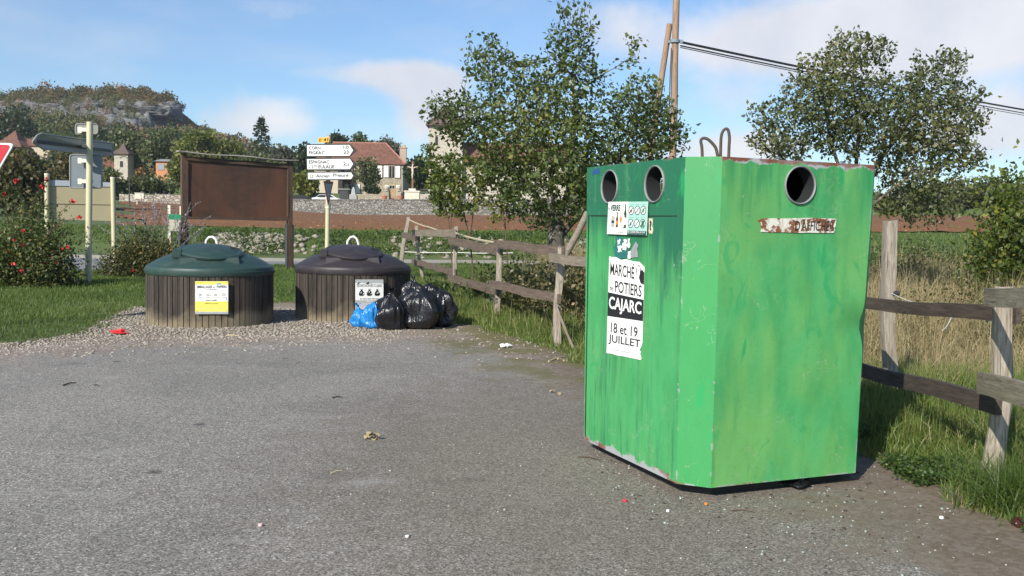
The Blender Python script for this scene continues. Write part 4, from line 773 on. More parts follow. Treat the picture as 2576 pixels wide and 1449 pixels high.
gable('white_house', 'tiny pale house far beyond the field at the right', 2390, 2412, 468, 461, 478, 330.0, M_pale, M_tile, 'house', 'x', 6.0)
# ================================================================== green bottle container
def fn_paint(t, b):
    c = t.coord(); x, y, z = t.sep(c)          # local: x along right hand face, y along left hand face (away), z up
    ge = t.node('NewGeometry'); tn = t.node('VectorTransform', dict(vector_type='NORMAL', convert_from='WORLD', convert_to='OBJECT'), Vector=ge.outputs['Normal']).outputs[0]
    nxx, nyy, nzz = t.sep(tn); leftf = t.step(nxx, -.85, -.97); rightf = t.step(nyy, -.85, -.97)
    st = t.noise(t.vm('MULTIPLY', c, (7, 7, .7)), 1.5, 7, .62, .3); st2 = t.noise(t.vm('MULTIPLY', t.vm('ADD', c, (3, 5, 1)), (15, 15, .9)), 1.3, 6, .7, .4); big = t.noise(t.vm('ADD', c, (2.2, .7, 5)), 1.25, 4, .55, .4)
    mid = t.noise(t.vm('ADD', c, (9, 2, 3)), 5.5, 6, .65)
    g0, g1, gy, gd = (.050, .30, .095), (.075, .375, .125), (.185, .41, .105), (.012, .125, .065)
    col = t.mix(t.step(t.noise(t.vm('MULTIPLY', t.vm('ADD', c, (1, 6, 9)), (5, 5, 2.2)), 1.2, 6, .6, .5), .35, .65), g0, g1)
    sw = t.noise(t.vm('MULTIPLY', t.vm('ADD', c, (7, 2, 4)), (4.0, 4.0, 1.3)), 1.1, 5, .55, .8)
    ye = t.step(t.m('ADD', t.m('MULTIPLY', big, .8), t.m('MULTIPLY', sw, .6)), .56, .86)
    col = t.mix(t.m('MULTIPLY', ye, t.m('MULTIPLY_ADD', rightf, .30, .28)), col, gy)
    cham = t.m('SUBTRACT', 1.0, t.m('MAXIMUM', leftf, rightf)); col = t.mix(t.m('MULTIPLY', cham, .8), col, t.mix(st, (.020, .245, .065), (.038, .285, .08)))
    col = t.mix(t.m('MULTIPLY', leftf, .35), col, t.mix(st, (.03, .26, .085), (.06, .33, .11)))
    # dark algae and grime: heavier on the upper part of the ported face, streaks below
    top = t.step(z, 1.25, 1.75)
    gr = t.m('ADD', t.m('MULTIPLY', st, .5), t.m('ADD', t.m('MULTIPLY', st2, .35), t.m('MULTIPLY', big, .4)))
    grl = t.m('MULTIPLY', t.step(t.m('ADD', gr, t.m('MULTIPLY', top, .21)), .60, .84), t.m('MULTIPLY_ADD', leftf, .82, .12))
    col = t.mix(grl, col, gd)
    lowb = t.m('MULTIPLY', t.step(t.m('ADD', st2, t.m('MULTIPLY', t.step(z, .9, .2), .10)), .60, .78), t.m('MULTIPLY', leftf, .60)); col = t.mix(lowb, col, (.014, .12, .07))
    tr = t.m('MULTIPLY', t.step(t.m('ADD', st, t.m('MULTIPLY', t.step(z, 1.5, 2.0), .2)), .60, .82), t.m('MULTIPLY', rightf, .65)); col = t.mix(tr, col, (.018, .20, .06))
    fl = t.noise(t.vm('MULTIPLY', t.vm('ADD', c, (2, 4, 6)), (60, 60, 1.6)), 1.4, 4, .7, .2); col = t.mix(t.m('MULTIPLY', t.m('MULTIPLY', t.step(fl, .58, .66), leftf), t.step(big, .40, .60)), col, (.012, .10, .055))
    spk = t.step(t.noise(t.vm('ADD', c, (8, 3, 5)), 55, 3, .6), .70, .73); col = t.mix(t.m('MULTIPLY', spk, .6), col, (.30, .36, .26))
    drp = t.step(t.noise(t.vm('MULTIPLY', t.vm('ADD', c, (1, 8, 2)), (11, 11, 2.2)), 1.0, 2, .4), .69, .73); col = t.mix(t.m('MULTIPLY', drp, .75), col, (.012, .30, .085))
    scr = t.noise(t.vm('MULTIPLY', t.vm('ADD', c, (4, 4, 4)), (3, 3, 5)), 2.0, 3, .5, 3.0); thin = t.step(t.m('ABSOLUTE', t.m('SUBTRACT', scr, .5)), .006, .001); col = t.mix(t.m('MULTIPLY', thin, .5), col, (.02, .17, .08)); scr2 = t.noise(t.vm('ADD', c, (1, 7, 3)), 3.3, 4, .55, 2.2); thin2 = t.m('MULTIPLY', t.step(t.m('ABSOLUTE', t.m('SUBTRACT', scr2, .52)), .004, .001), t.step(t.noise(t.vm('ADD', c, (5, 5, 1)), 3, 2, .5), .55, .6)); col = t.mix(t.m('MULTIPLY', thin2, .7), col, (.36, .38, .30)); brn = t.noise(t.vm('MULTIPLY', t.vm('ADD', c, (3, 9, 7)), (2.4, 2.4, 1.5)), 2.6, 5, .6, 1.2); col = t.mix(t.m('MULTIPLY', t.step(brn, .60, .68), .55), col, (.02, .30, .10))
    # chipped paint: grey primer and rust, gathered on the edges
    bv = t.node('Bevel', dict(samples=6), Radius=.022).outputs[0]; edge = t.m('SUBTRACT', 1.0, t.vm('DOT_PRODUCT', bv, ge.outputs['Normal']))
    chip = t.noise(c, 8.0, 6, .7); ed = t.m('MULTIPLY', t.step(edge, .004, .05), t.step(t.m('ADD', chip, t.m('MULTIPLY', t.step(z, .5, .1), .08)), .56, .60))
    sp = t.m('MULTIPLY', t.step(t.noise(t.vm('ADD', c, (6, 1, 8)), 12, 5, .72), .70, .715), 1.0)
    rim = t.m('MULTIPLY', t.step(t.m('ADD', z, t.m('MULTIPLY', t.m('SUBTRACT', t.noise(t.vm('MULTIPLY', c, (1, 1, .6)), 6.5, 5, .65), .5), .16)), 1.990, 1.996), rightf)
    foot = t.m('MULTIPLY', t.step(t.m('ADD', z, t.m('MULTIPLY', t.m('SUBTRACT', chip, .5), .20)), .118, .108), leftf)
    prim = t.m('MAXIMUM', t.m('MAXIMUM', ed, sp), t.m('MAXIMUM', rim, foot))
    rust = t.step(t.m('ADD', t.noise(c, 4.5, 5, .7), t.m('MULTIPLY', t.step(z, 1.99, 2.02), .16)), .52, .60)
    pc = t.mix(rust, (.32, .33, .34), (.17, .055, .028)); pc = t.mix(t.m('MULTIPLY', t.step(mid, .4, .7), .3), pc, (.45, .46, .46))
    t.put(b.inputs['Base Color'], t.mix(prim, col, pc)); t.put(b.inputs['Roughness'], t.m('MULTIPLY_ADD', mid, .22, .40))
    t.put(b.inputs['Normal'], t.bump(t.m('ADD', t.m('MULTIPLY', mid, .25), t.m('MULTIPLY', prim, -.5)), .22, .004))
M_paint = material('weathered_green_paint', fn_paint, rough=.5)
M_inside = plain('dark_inside', (.012, .014, .016), .9)
YAW = 0.3944; lv = np.array([-math.sin(YAW), math.cos(YAW), 0]); rv = np.array([math.cos(YAW), math.sin(YAW), 0])
CHM = .1461; C0 = np.array([1.006, 5.4583, 0]) - lv * CHM; FL, FW = CHM * 2 + 1.215, CHM * 2 + 1.0917; Z0, Z1, TAP = .08, 2.022, .0298
MC = Matrix(((rv[0], lv[0], 0, C0[0]), (rv[1], lv[1], 0, C0[1]), (0, 0, 1, 0), (0, 0, 0, 1)))
ctr = C0 + rv * FW / 2 + lv * FL / 2
bank = thing('bottle_bank', 'big weathered green steel bottle collection container standing on the tarmac', 'recycling container', ctr)
def loc(u, v, z):  # container local to world, with the slight outward flare of the walls
    return np.array(MC @ Vector((u, v, z)))
def flare(z): return 1 + TAP * (z - Z0) / (Z1 - Z0)
def outline(ins=0.0, seg=10):
    a, c = ins, CHM; W_, L_ = FW - ins, FL - ins
    cor = [(c, a), (W_ - (c - ins), a), (W_, c), (W_, L_ - (c - ins)), (W_ - (c - ins), L_), (c, L_), (a, L_ - (c - ins)), (a, c)]; out = []
    for k in range(8):
        p, q = cor[k], cor[(k + 1) % 8]; n = seg if k % 2 == 0 else 2
        for i in range(n): out.append((p[0] + (q[0] - p[0]) * i / n, p[1] + (q[1] - p[1]) * i / n))
    return out
def shell(ins, z0, z1, nz, dent=True):
    ol = outline(ins); n = len(ol); V = []; Fc = []
    for j in range(nz + 1):
        z = z0 + (z1 - z0) * j / nz; f = flare(z)
        for (u, v) in ol:
            uu, vv = FW / 2 + (u - FW / 2) * f, FL / 2 + (v - FL / 2) * f
            if dent:
                # knocked-in front right edge, and slight oil-canning of the sheets
                g = math.exp(-((z - 1.02) / .09) ** 2) * math.exp(-(((u - (FW - CHM)) / .13) ** 2 + (v / .25) ** 2)); vv += .032 * g; uu -= .010 * g
                g2_ = math.exp(-((z - 1.30) / .30) ** 2) * math.exp(-(((u - (FW - CHM)) / .09) ** 2 + (v / .2) ** 2)); uu -= .006 * g2_
                wv = .0035 * math.sin(3.1 * z + 2 * u + v) * math.sin(2.3 * u + 4 * v + 1); vv += wv if v < .2 else 0; uu += wv if u < .2 else 0
            V.append((uu, vv, z))
    for j in range(nz):
        for k in range(n): Fc.append((j * n + k, j * n + (k + 1) % n, (j + 1) * n + (k + 1) % n, (j + 1) * n + k))
    Fc.append(tuple(range(n))[::-1]); Fc.append(tuple(nz * n + k for k in range(n))); return MB().add(V, Fc)
body = shell(0, Z0, Z1, 36).build('body', M_paint, bank, None, MC)
cuts = [shell(.10, Z0 + .03, Z1 - .03, 2, False).build('cut', M_inside, None, None, MC)]
# ports: read from the photograph on the two visible faces, mirrored on the far faces
zmid = 1.0
fo = flare
pL0, nL = loc(FW / 2 - FW / 2 * fo(1.75), FL / 2, 1.75), -rv
pR0, nR = loc(FW / 2, FL / 2 - FL / 2 * fo(1.75), 1.75), -lv
MCi = MC.inverted()
def to_loc(p): return np.array(MCi @ Vector(tuple(p)))
ports = []
for (px, py, s) in [(1535, 470, 'L'), (1648, 463, 'L'), (2012, 466, 'R')]:
    q = to_loc(onplane(px, py, pL0 if s == 'L' else pR0, nL if s == 'L' else nR)); ports.append((q, s))
PR = .108
cyl = MB()
qb = to_loc(onplane(1657, 480, loc(0, FL, 1.7), lv)); print('back port', qb)
for q, s in ports + [(qb, 'B')]:
    n = 32
    if s == 'L': M_ = Matrix.Translation((FW / 2, q[1], q[2])) @ Matrix.Rotation(R(90), 4, 'Y'); ln = FW * .75
    else: M_ = Matrix.Translation((q[0], 0 if s == 'R' else FL, q[2])) @ Matrix.Rotation(R(90), 4, 'X'); ln = FL * .3
    V = [M_ @ Vector((PR * math.cos(2 * math.pi * k / n), PR * math.sin(2 * math.pi * k / n), z)) for z in (-ln, ln) for k in range(n)]
    cyl.add(V, [(k, (k + 1) % n, n + (k + 1) % n, n + k) for k in range(n)] + [tuple(range(n))[::-1], tuple(range(n, 2 * n))])
    c_ = cyl.build('cut', M_inside, None, None, MC); cuts.append(c_); cyl = MB()
for c_ in cuts:
    md = body.modifiers.new('b', 'BOOLEAN'); md.operation = 'DIFFERENCE'; md.solver = 'EXACT'; md.object = c_
bpy.context.view_layer.update()
me = bpy.data.meshes.new_from_object(body.evaluated_get(bpy.context.evaluated_depsgraph_get())); body.modifiers.clear(); body.data = me
for c_ in cuts: bpy.data.objects.remove(c_)
if M_inside.name not in [m_.name for m_ in me.materials]: me.materials.append(M_inside)
ii = [k for k, m_ in enumerate(me.materials) if m_.name == M_inside.name][0]
for p in me.polygons:
    c_ = p.center; inn = .012 < c_.x - (FW / 2 - FW / 2 * fo(c_.z)) and c_.x < FW / 2 + FW / 2 * fo(c_.z) - .012 and c_.y > FL / 2 - FL / 2 * fo(c_.z) + .012 and c_.y < FL / 2 + FL / 2 * fo(c_.z) - .012 and Z0 + .02 < c_.z < Z1 - .02
    # chamfers lie inside the bounding box too
    cu = min(c_.x, FW - c_.x); cv = min(c_.y, FL - c_.y)
    deep = min(c_.x - (FW / 2 - FW / 2 * fo(c_.z)), c_.y - (FL / 2 - FL / 2 * fo(c_.z)), FW / 2 + FW / 2 * fo(c_.z) - c_.x, FL / 2 + FL / 2 * fo(c_.z) - c_.y)
    if inn and cu + cv > CHM + .03 and (deep > .075 or c_.z > 1.55): p.material_index = ii
me.polygons.foreach_set('use_smooth', np.ones(len(me.polygons), bool)); me.set_sharp_from_angle(angle=R(22))
M_ring = plain('worn_zinc_ring', (.20, .21, .21), .6, .3, 20)
for q, s in ports:
    b_ = MB(); n, m_ = 36, 8; V = []
    f_ = fo(q[2]); u0 = FW / 2 - FW / 2 * f_ ; v0 = FL / 2 - FL / 2 * f_
    for k in range(n):
        a = 2 * math.pi * k / n
        for j_ in range(m_):
            ph = 2 * math.pi * j_ / m_; rr = PR + .003 + .006 * math.cos(ph); h = .009 * math.sin(ph) + .003
            V.append((u0 - h, q[1] + rr * math.cos(a), q[2] + rr * math.sin(a)) if s == 'L' else (q[0] + rr * math.cos(a), v0 - h, q[2] + rr * math.sin(a)))
    b_.add(V, [(k * m_ + j_, k * m_ + (j_ + 1) % m_, ((k + 1) % n) * m_ + (j_ + 1) % m_, ((k + 1) % n) * m_ + j_) for k in range(n) for j_ in range(m_)]); b_.build('port_ring', M_ring, bank, 60, MC)
# worn grey metal around the ports
M_bare = plain('bare_zinc', (.27, .29, .29), .55, .3, 25)
# skid base, inset and coloured black for the shaded gap beneath the container
ol = [(FW/2+(u-FW/2)*.88, FL/2+(v-FL/2)*.88) for u, v in outline(0, 1)]; MB().prism([(u, v, .004) for u, v in ol], (0, 0, Z0 - .006)).build('dark_gap_skid', plain('gap_shade_black', (.02, .02, .02), .8), bank, None, MC)
# lifting loops on the lid
M_rod = plain('rusty_rod', (.075, .052, .042), .8, .45, 30)
YL = float((ctr + rv * .05)[1])
def loop(pts, Y):
    P = [at(x, y, Y) for x, y in pts]; P[0][2] = min(P[0][2], Z1 - .01); P[-1][2] = min(P[-1][2], Z1 - .01); Q = []
    for i in range(len(P) - 1):
        p0, p1, p2, p3 = P[max(i - 1, 0)], P[i], P[i + 1], P[min(i + 2, len(P) - 1)]
        for k in range(4):
            s = k / 4; Q.append(.5 * ((2 * p1) + (-p0 + p2) * s + (2 * p0 - 5 * p1 + 4 * p2 - p3) * s * s + (-p0 + 3 * p1 - 3 * p2 + p3) * s ** 3))
    Q.append(P[-1]); MB().tube(Q, .0105, 10).build('lifting_loop', M_rod, bank, 60)
loop([(1768, 402), (1766, 375), (1763, 355), (1768, 348), (1780, 350), (1795, 364), (1803, 380), (1810, 402)], YL); loop([(1813, 402), (1813, 370), (1815, 340), (1822, 326), (1831, 326), (1835, 345), (1834, 370), (1833, 402)], YL + .1)
# pressed seam line under the ports and along the left edge
nLt = np.array(MC.to_3x3() @ Vector((-1, 0, TAP * FW / 2 / (Z1 - Z0) * -1)).normalized()); pLt = loc(FW / 2 - FW / 2 * fo(1.0), FL / 2, 1.0)
nRt = np.array(MC.to_3x3() @ Vector((0, -1, TAP * FL / 2 / (Z1 - Z0) * -1)).normalized()); pRt = loc(FW / 2, FL / 2 - FL / 2 * fo(1.0), 1.0)
def fL(px, py): return onplane(px, py, pLt, nLt)
def fR(px, py): return onplane(px, py, pRt, nRt)
sm = MB(); SL = Sheet(fL(1486, 541), fL(1704, 542), fL(1704, 544.5), fL(1486, 543.5)); SL.addpoly(sm, rect(0, 0, 1, 1), .0045, .006)
S2 = Sheet(fL(1481, 540), fL(1482.5, 540), fL(1473.5, 1098), fL(1472, 1098)); S2.addpoly(sm, rect(0, 0, 1, 1), .0045, .006); sm.build('panel_seam', plain('seam_black', (.01, .03, .018), .9), bank)
# paint patches: blue and green sticker remains, bare zinc scab
def ragged(pts, n=4, j=.02):
    out = []
    for k in range(len(pts)):
        p, q = np.array(pts[k]), np.array(pts[(k + 1) % len(pts)])
        for i in range(n): out.append(tuple(p + (q - p) * i / n + (rng.normal(0, j, 2) if i else 0)))
    return out
M_ink, M_paper = plain('black_ink', (.012, .012, .013), .6, .2, 60), plain('poster_paper', (.80, .80, .77), .75, .04, 25)
M_blue = plain('old_blue_sticker', (.02, .075, .22), .5, .2, 40)
SB = Sheet(fL(1492, 425), fL(1508, 424), fL(1508, 438), fL(1492, 440)); SB.poly(ragged(rect(0, 0, 1, 1), 3, .06)).build('sticker_scrap', M_blue, bank)
SG = Sheet(fL(1545, 594), fL(1600, 596), fL(1600, 650), fL(1545, 650)); SG.poly(ragged(rect(.05, 0, .7, .95), 4, .04)).build('sticker_remains', plain('dull_teal_sticker', (.02, .14, .13), .6, .4, 30), bank)
mb = MB()
for p in (rect(.18, .62, .34, .85), rect(.18, .3, .38, .58), rect(.42, .38, .58, .7), rect(.45, .72, .60, .86), rect(.66, .5, .75, .9), rect(.66, .0, .78, .3)): SG.addpoly(mb, ragged(p, 3, .03), .005)
mb.build('paper_scraps', M_paper, bank); SG.poly(ragged([(.62, .0), (1.0, .78), (1.12, .62), (1.1, .05)], 3, .03), .0035).build('bare_patch', M_bare, bank)
# sorting notice with bottles
VS = Sheet(fL(1536, 508), fL(1635, 507), fL(1631, 592.5), fL(1532, 588.5)); vs = VS.poly(rect(0, 0, 1, 1), .016, .004).build('sorting_notice', M_paper, bank)
VS.poly(rect(.535, .13, 1, 1), .0175, .001).build('mint_panel', plain('mint_print', (.36, .62, .53), .5, .04), vs); VS.poly(rect(.535, 0, 1, .13), .0175, .001).build('dark_band', plain('dark_green_print', (.015, .07, .065), .5, .05), vs)
mb = MB(); VS.text(mb, 'VERRE', .07, .72, .33, .91, .018, .03); VS.text(mb, 'le', .02, .76, .06, .84, .018); VS.text(mb, 'bouteilles bocaux pots', .06, .66, .31, .69, .018); VS.text(mb, 'Un doute, une question', .25, .10, .45, .13, .018); VS.text(mb, 'www', .30, .05, .45, .075, .018); VS.text(mb, 'consignes de tri', .06, .945, .33, .965, .018); mb.build('lettering', plain('green_ink', (.02, .07, .055), .6), vs)
mb = MB(); VS.text(mb, 'NE LAISSEZ RIEN AU SOL', .55, .068, .98, .115, .0185, .02); VS.text(mb, 'Merci de vous reporter', .55, .03, .95, .05, .0185); mb.build('white_lettering', M_paper, vs)
def bottle(u, v0, v1, w_, neck): # silhouette in sheet coordinates
    h = v1 - v0; return [(u - w_, v0), (u + w_, v0), (u + w_, v0 + h * (1 - neck)), (u + w_ * .38, v0 + h * (1 - neck * .55)), (u + w_ * .34, v1), (u - w_ * .34, v1), (u - w_ * .38, v0 + h * (1 - neck * .55)), (u - w_, v0 + h * (1 - neck))]
for u, v0, v1, w_, nk, c_, nm in [(.26, .22, .68, .028, .45, (.10, .035, .015), 'brown_bottle'), (.36, .22, .86, .036, .4, (.66, .60, .52), 'clear_bottle'), (.465, .20, .93, .033, .42, (.025, .05, .018), 'wine_bottle'), (.15, .23, .58, .042, .1, (.40, .42, .36), 'jar_print'), (.055, .22, .42, .028, .1, (.62, .63, .62), 'glass_print')]:
    o = VS.poly(bottle(u, v0, v1, w_, nk), .0178, .0008).build(nm, plain(nm, c_, .5), vs)
M_op = plain('orange_print', (.75, .22, .02), .5); VS.poly(rect(.235, .30, .285, .42), .0187, .0006).build('orange_label', M_op, vs); VS.poly(ell(.36, .46, .024, .09), .0187, .0006).build('orange_label', M_op, vs)
mb = MB(); VS.addpoly(mb, rect(.435, .30, .495, .52), .0187, .0006); VS.addpoly(mb, rect(.44, .24, .452, .6), .0187, .0006); mb.build('bottle_label', M_paper, vs); VS.poly(rect(.115, .35, .185, .42), .0187, .0006).build('dark_label', M_ink, vs)
mb = MB(); ms = MB(); mc_ = {}
for i, u in enumerate((.62, .77, .91)):
    for j_, v in enumerate((.74, .35)):
        VS.addpoly(mb, ell(u, v, .064, .135, 18), .0182, .0005)
        ou, inn_ = ell(u, v, .066, .14, 18), ell(u, v, .055, .117, 18)
        for k in range(18): VS.addpoly(ms, [ou[k], ou[(k + 1) % 18], inn_[(k + 1) % 18], inn_[k]], .0190, .0004)
        VS.addpoly(ms, [(u - .045, v - .07), (u - .037, v - .088), (u + .045, v + .07), (u + .037, v + .088)], .0194, .0004); VS.text(ms, 'pas de verre', u - .05, v + .165, u + .05, v + .185, .0184)
mb.build('pictogram_ground', M_paper, vs); ms.build('pictogram_line', bpy.data.materials['dark_green_print'], vs)
for (u, v, c_, p) in [(.615, .73, (.5, .05, .05), ell(.615, .72, .03, .05, 10)), (.77, .73, (.6, .6, .6), ell(.77, .73, .022, .07, 8)), (.91, .73, (.15, .4, .2), ell(.91, .735, .03, .07, 10)), (.62, .34, (.03, .12, .2), rect(.60, .28, .64, .38)), (.77, .35, (.7, .7, .7), rect(.755, .29, .785, .4)), (.91, .33, (.02, .22, .10), rect(.88, .25, .945, .44))]: VS.poly(p, .0186, .0003).build('pictogram', plain('print', c_, .5), vs)
# peeling scrap of an older label right of the notice
SK = Sheet(fL(1633, 549), fL(1643, 549), fL(1643, 586), fL(1633, 584)); SK.poly(ragged(rect(0, 0, 1, 1), 4, .08)).build('label_scrap', plain('yellowed_paper', (.55, .5, .38), .8, .4, 60), bank); mb = MB(); SK.text(mb, '?', .25, .15, .75, .85, .005, .05); mb.build('label_mark', M_ink, bank)
# market poster
PS = Sheet(fL(1534, 644.5), fL(1623, 661), fL(1616, 906), fL(1527, 889)); tear = [(0, .003), (.14, .008), (.3, .0), (.5, .004), (.75, .002), (.97, .0), (.985, .02), (.95, .06), (.97, .085), (.93, .10), (.965, .13), (1, .17), (1, .5), (1, .82), (1.0, .91), (1.0, .955), (.86, 1.0), (.7, .993), (.5, 1.003), (.35, .985), (.2, 1.004), (.08, .995), (0, 1)]
ps = PS.poly(tear, .004, .0012).build('market_poster', M_paper, bank); mb = MB()
PS.addpoly(mb, [(0, .388), (1, .402), (1, .622), (0, .632)], .0048, .0006)
PS.text(mb, 'MARCHÉ', .045, .815, .735, .968, .0052, .012); PS.text(mb, 'de', .045, .655, .145, .71, .0052, .005); PS.text(mb, 'POTIERS', .20, .645, .945, .765, .0052, .012); PS.text(mb, '18 et 19', .11, .225, .87, .33, .0052, .012); PS.text(mb, 'JUILLET', .05, .10, .95, .205, .0052, .014); PS.text(mb, 'Ne pas jeter sur la voie publique merci', .17, .045, .70, .06, .0052)
PS.addpoly(mb, [(.86, .845), (.93, .93), (1.0, .90), (1.0, .775), (.91, .785)], .0050, .0006); PS.addpoly(mb, ell(.845, .905, .062, .062, 18), .0048, .0005); mb.build('black_print', M_ink, ps)
mb = MB(); PS.text(mb, 'CAJARC', .035, .43, .955, .595, .0056, .022); PS.addpoly(mb, ell(.845, .915, .042, .045, 16), .0054, .0004); PS.addpoly(mb, [(.80, .89), (.89, .89), (.86, .83), (.84, .83)], .00545, .0004); mb.build('white_print', M_paper, ps)
# rusted enamel plate
def fn_plate(t, b):
    c = t.coord(); n = t.noise(c, 11, 6, .7); m_ = t.noise(t.vm('MULTIPLY', c, (1, 1, .25)), 24, 5, .7)
    col = t.mix(t.step(n, .47, .53), (.66, .65, .58), (.20, .075, .03)); col = t.mix(t.m('MULTIPLY', t.step(m_, .5, .68), .6), col, (.27, .11, .04)); t.put(b.inputs['Base Color'], col); t.put(b.inputs['Normal'], t.bump(n, .5, .01))
RS = Sheet(fR(1912, 548), fR(2104, 549), fR(2099, 587), fR(1911, 585)); pl_ = RS.poly(ragged([(.01, .05), (.0, .5), (.01, .95), (.5, 1), (.99, .97), (1, .5), (.98, .03), (.5, 0)], 3, .018), .006, .004).build('enamel_plate', material('rusted_enamel', fn_plate, rough=.7), bank)
mb = MB(); RS.text(mb, "D'AFFICHER", .45, .14, .97, .84, .0068, .012); mb.build('plate_lettering', M_ink, pl_)
M_fl = plain('flaking_rust', (.15, .06, .028), .9, .5, 60)
for u in (.53, .60, .78, .93): RS.poly(ragged([(u, .1), (u + .045, .2), (u + .03, .6), (u + .05, .95), (u - .01, .9), (u + .01, .5)], 3, .012), .0078, .0006).build('rust_flake', M_fl, pl_)

# bare scuffs on the chamfer (paint knocked off to zinc)
pC0 = loc(CHM / 2, CHM / 2, 1.0); nC = -(rv + lv) / math.sqrt(2)
mb = MB()
for (x, y, w_, h_) in [(1716, 968, 10, 5), (1722, 982, 16, 4), (1718, 996, 7, 3), (1721, 1010, 12, 4), (1724, 1026, 14, 5), (1733, 912, 6, 5), (1755, 915, 8, 4), (1788, 600, 2.5, 16), (1783, 595, 5, 3)]:
    q = onplane(x, y, pC0, nC); S_ = Sheet(q + np.array([0, 0, h_ * .0024]) - unit(rv - lv) * w_ * .0028, q + np.array([0, 0, h_ * .0024]) + unit(rv - lv) * w_ * .0028, q - np.array([0, 0, h_ * .0024]) + unit(rv - lv) * w_ * .0028, q - np.array([0, 0, h_ * .0024]) - unit(rv - lv) * w_ * .0028)
    d0 = .018 * (q[2] - 1.0); S_.addpoly(mb, ragged(ell(.5, .5, .5, .5, 7), 2, .08), .006 + d0, .005)
mb.build('scuff', M_bare, bank)

# ================================================================== half buried waste bins
def fn_slat(t, b):
    c = t.coord(); x, y, z = t.sep(c); a = t.m('ARCTAN2', y, x); cell = t.m('FLOOR', t.m('MULTIPLY', a, 66 / (2 * math.pi)))
    v = t.comb(t.m('MULTIPLY', x, 14.0), t.m('MULTIPLY', y, 14.0), t.m('ADD', t.m('MULTIPLY', z, 1.4), t.m('MULTIPLY', cell, 3.7)))
    g = t.noise(v, 1.6, 7, .68, .8); k = t.noise(t.vm('ADD', c, (3, 3, 3)), 2.3, 4, .6); w_ = t.node('TexWhiteNoise', dict(noise_dimensions='1D'), W=cell).outputs[0]
    col = t.mix(t.step(g, .3, .75), (.012, .0095, .0075), (.060, .047, .037)); col = t.mix(t.m('MULTIPLY', t.m('POWER', w_, 1.5), .75), col, (.088, .070, .056))
    pal = t.m('MULTIPLY', t.step(t.m('ADD', z, t.m('MULTIPLY', t.m('SUBTRACT', k, .5), .7)), .30, .0), .85); col = t.mix(pal, col, t.mix(g, (.14, .112, .070), (.31, .255, .17)))
    kn = t.vor(t.comb(t.m('MULTIPLY', a, 9), 0.0, t.m('ADD', t.m('MULTIPLY', z, 2.2), t.m('MULTIPLY', cell, 1.7))), 1.0); col = t.mix(t.m('MULTIPLY', t.step(kn, .10, .06), .8), col, (.02, .015, .012))
    t.put(b.inputs['Base Color'], col); t.put(b.inputs['Normal'], t.bump(g, .5, .006))
M_slat = material('weathered_slats', fn_slat, rough=.9)
def plastic(name, c):
    def fn(t, b):
        co = t.coord(); n = t.noise(co, 260, 2, .6); k = t.noise(co, 2.2, 5, .6); base = t.mix(k, tuple(.75 * x for x in c), tuple(1.3 * x for x in c)); du = t.noise(t.vm('MULTIPLY', co, (1, 1, 2.5)), 6, 6, .7); base = t.mix(t.m('MULTIPLY', t.step(du, .48, .75), .12), base, (.22, .21, .18)); dr = t.noise(t.vm('MULTIPLY', t.vm('ADD', co, (3, 1, 0)), (22, 22, 5)), 1.0, 3, .5); base = t.mix(t.m('MULTIPLY', t.step(dr, .77, .79), .8), base, (.55, .54, .50)); t.put(b.inputs['Base Color'], base); t.put(b.inputs['Roughness'], t.m('MULTIPLY_ADD', du, .35, .34)); t.put(b.inputs['Normal'], t.bump(n, .12, .002))
    return material(name, fn, c, .55)
M_inner = plain('dark_liner', (.015, .014, .013), .9)
M_loop = plain('galvanised', (.60, .60, .58), .45, .1, 10)
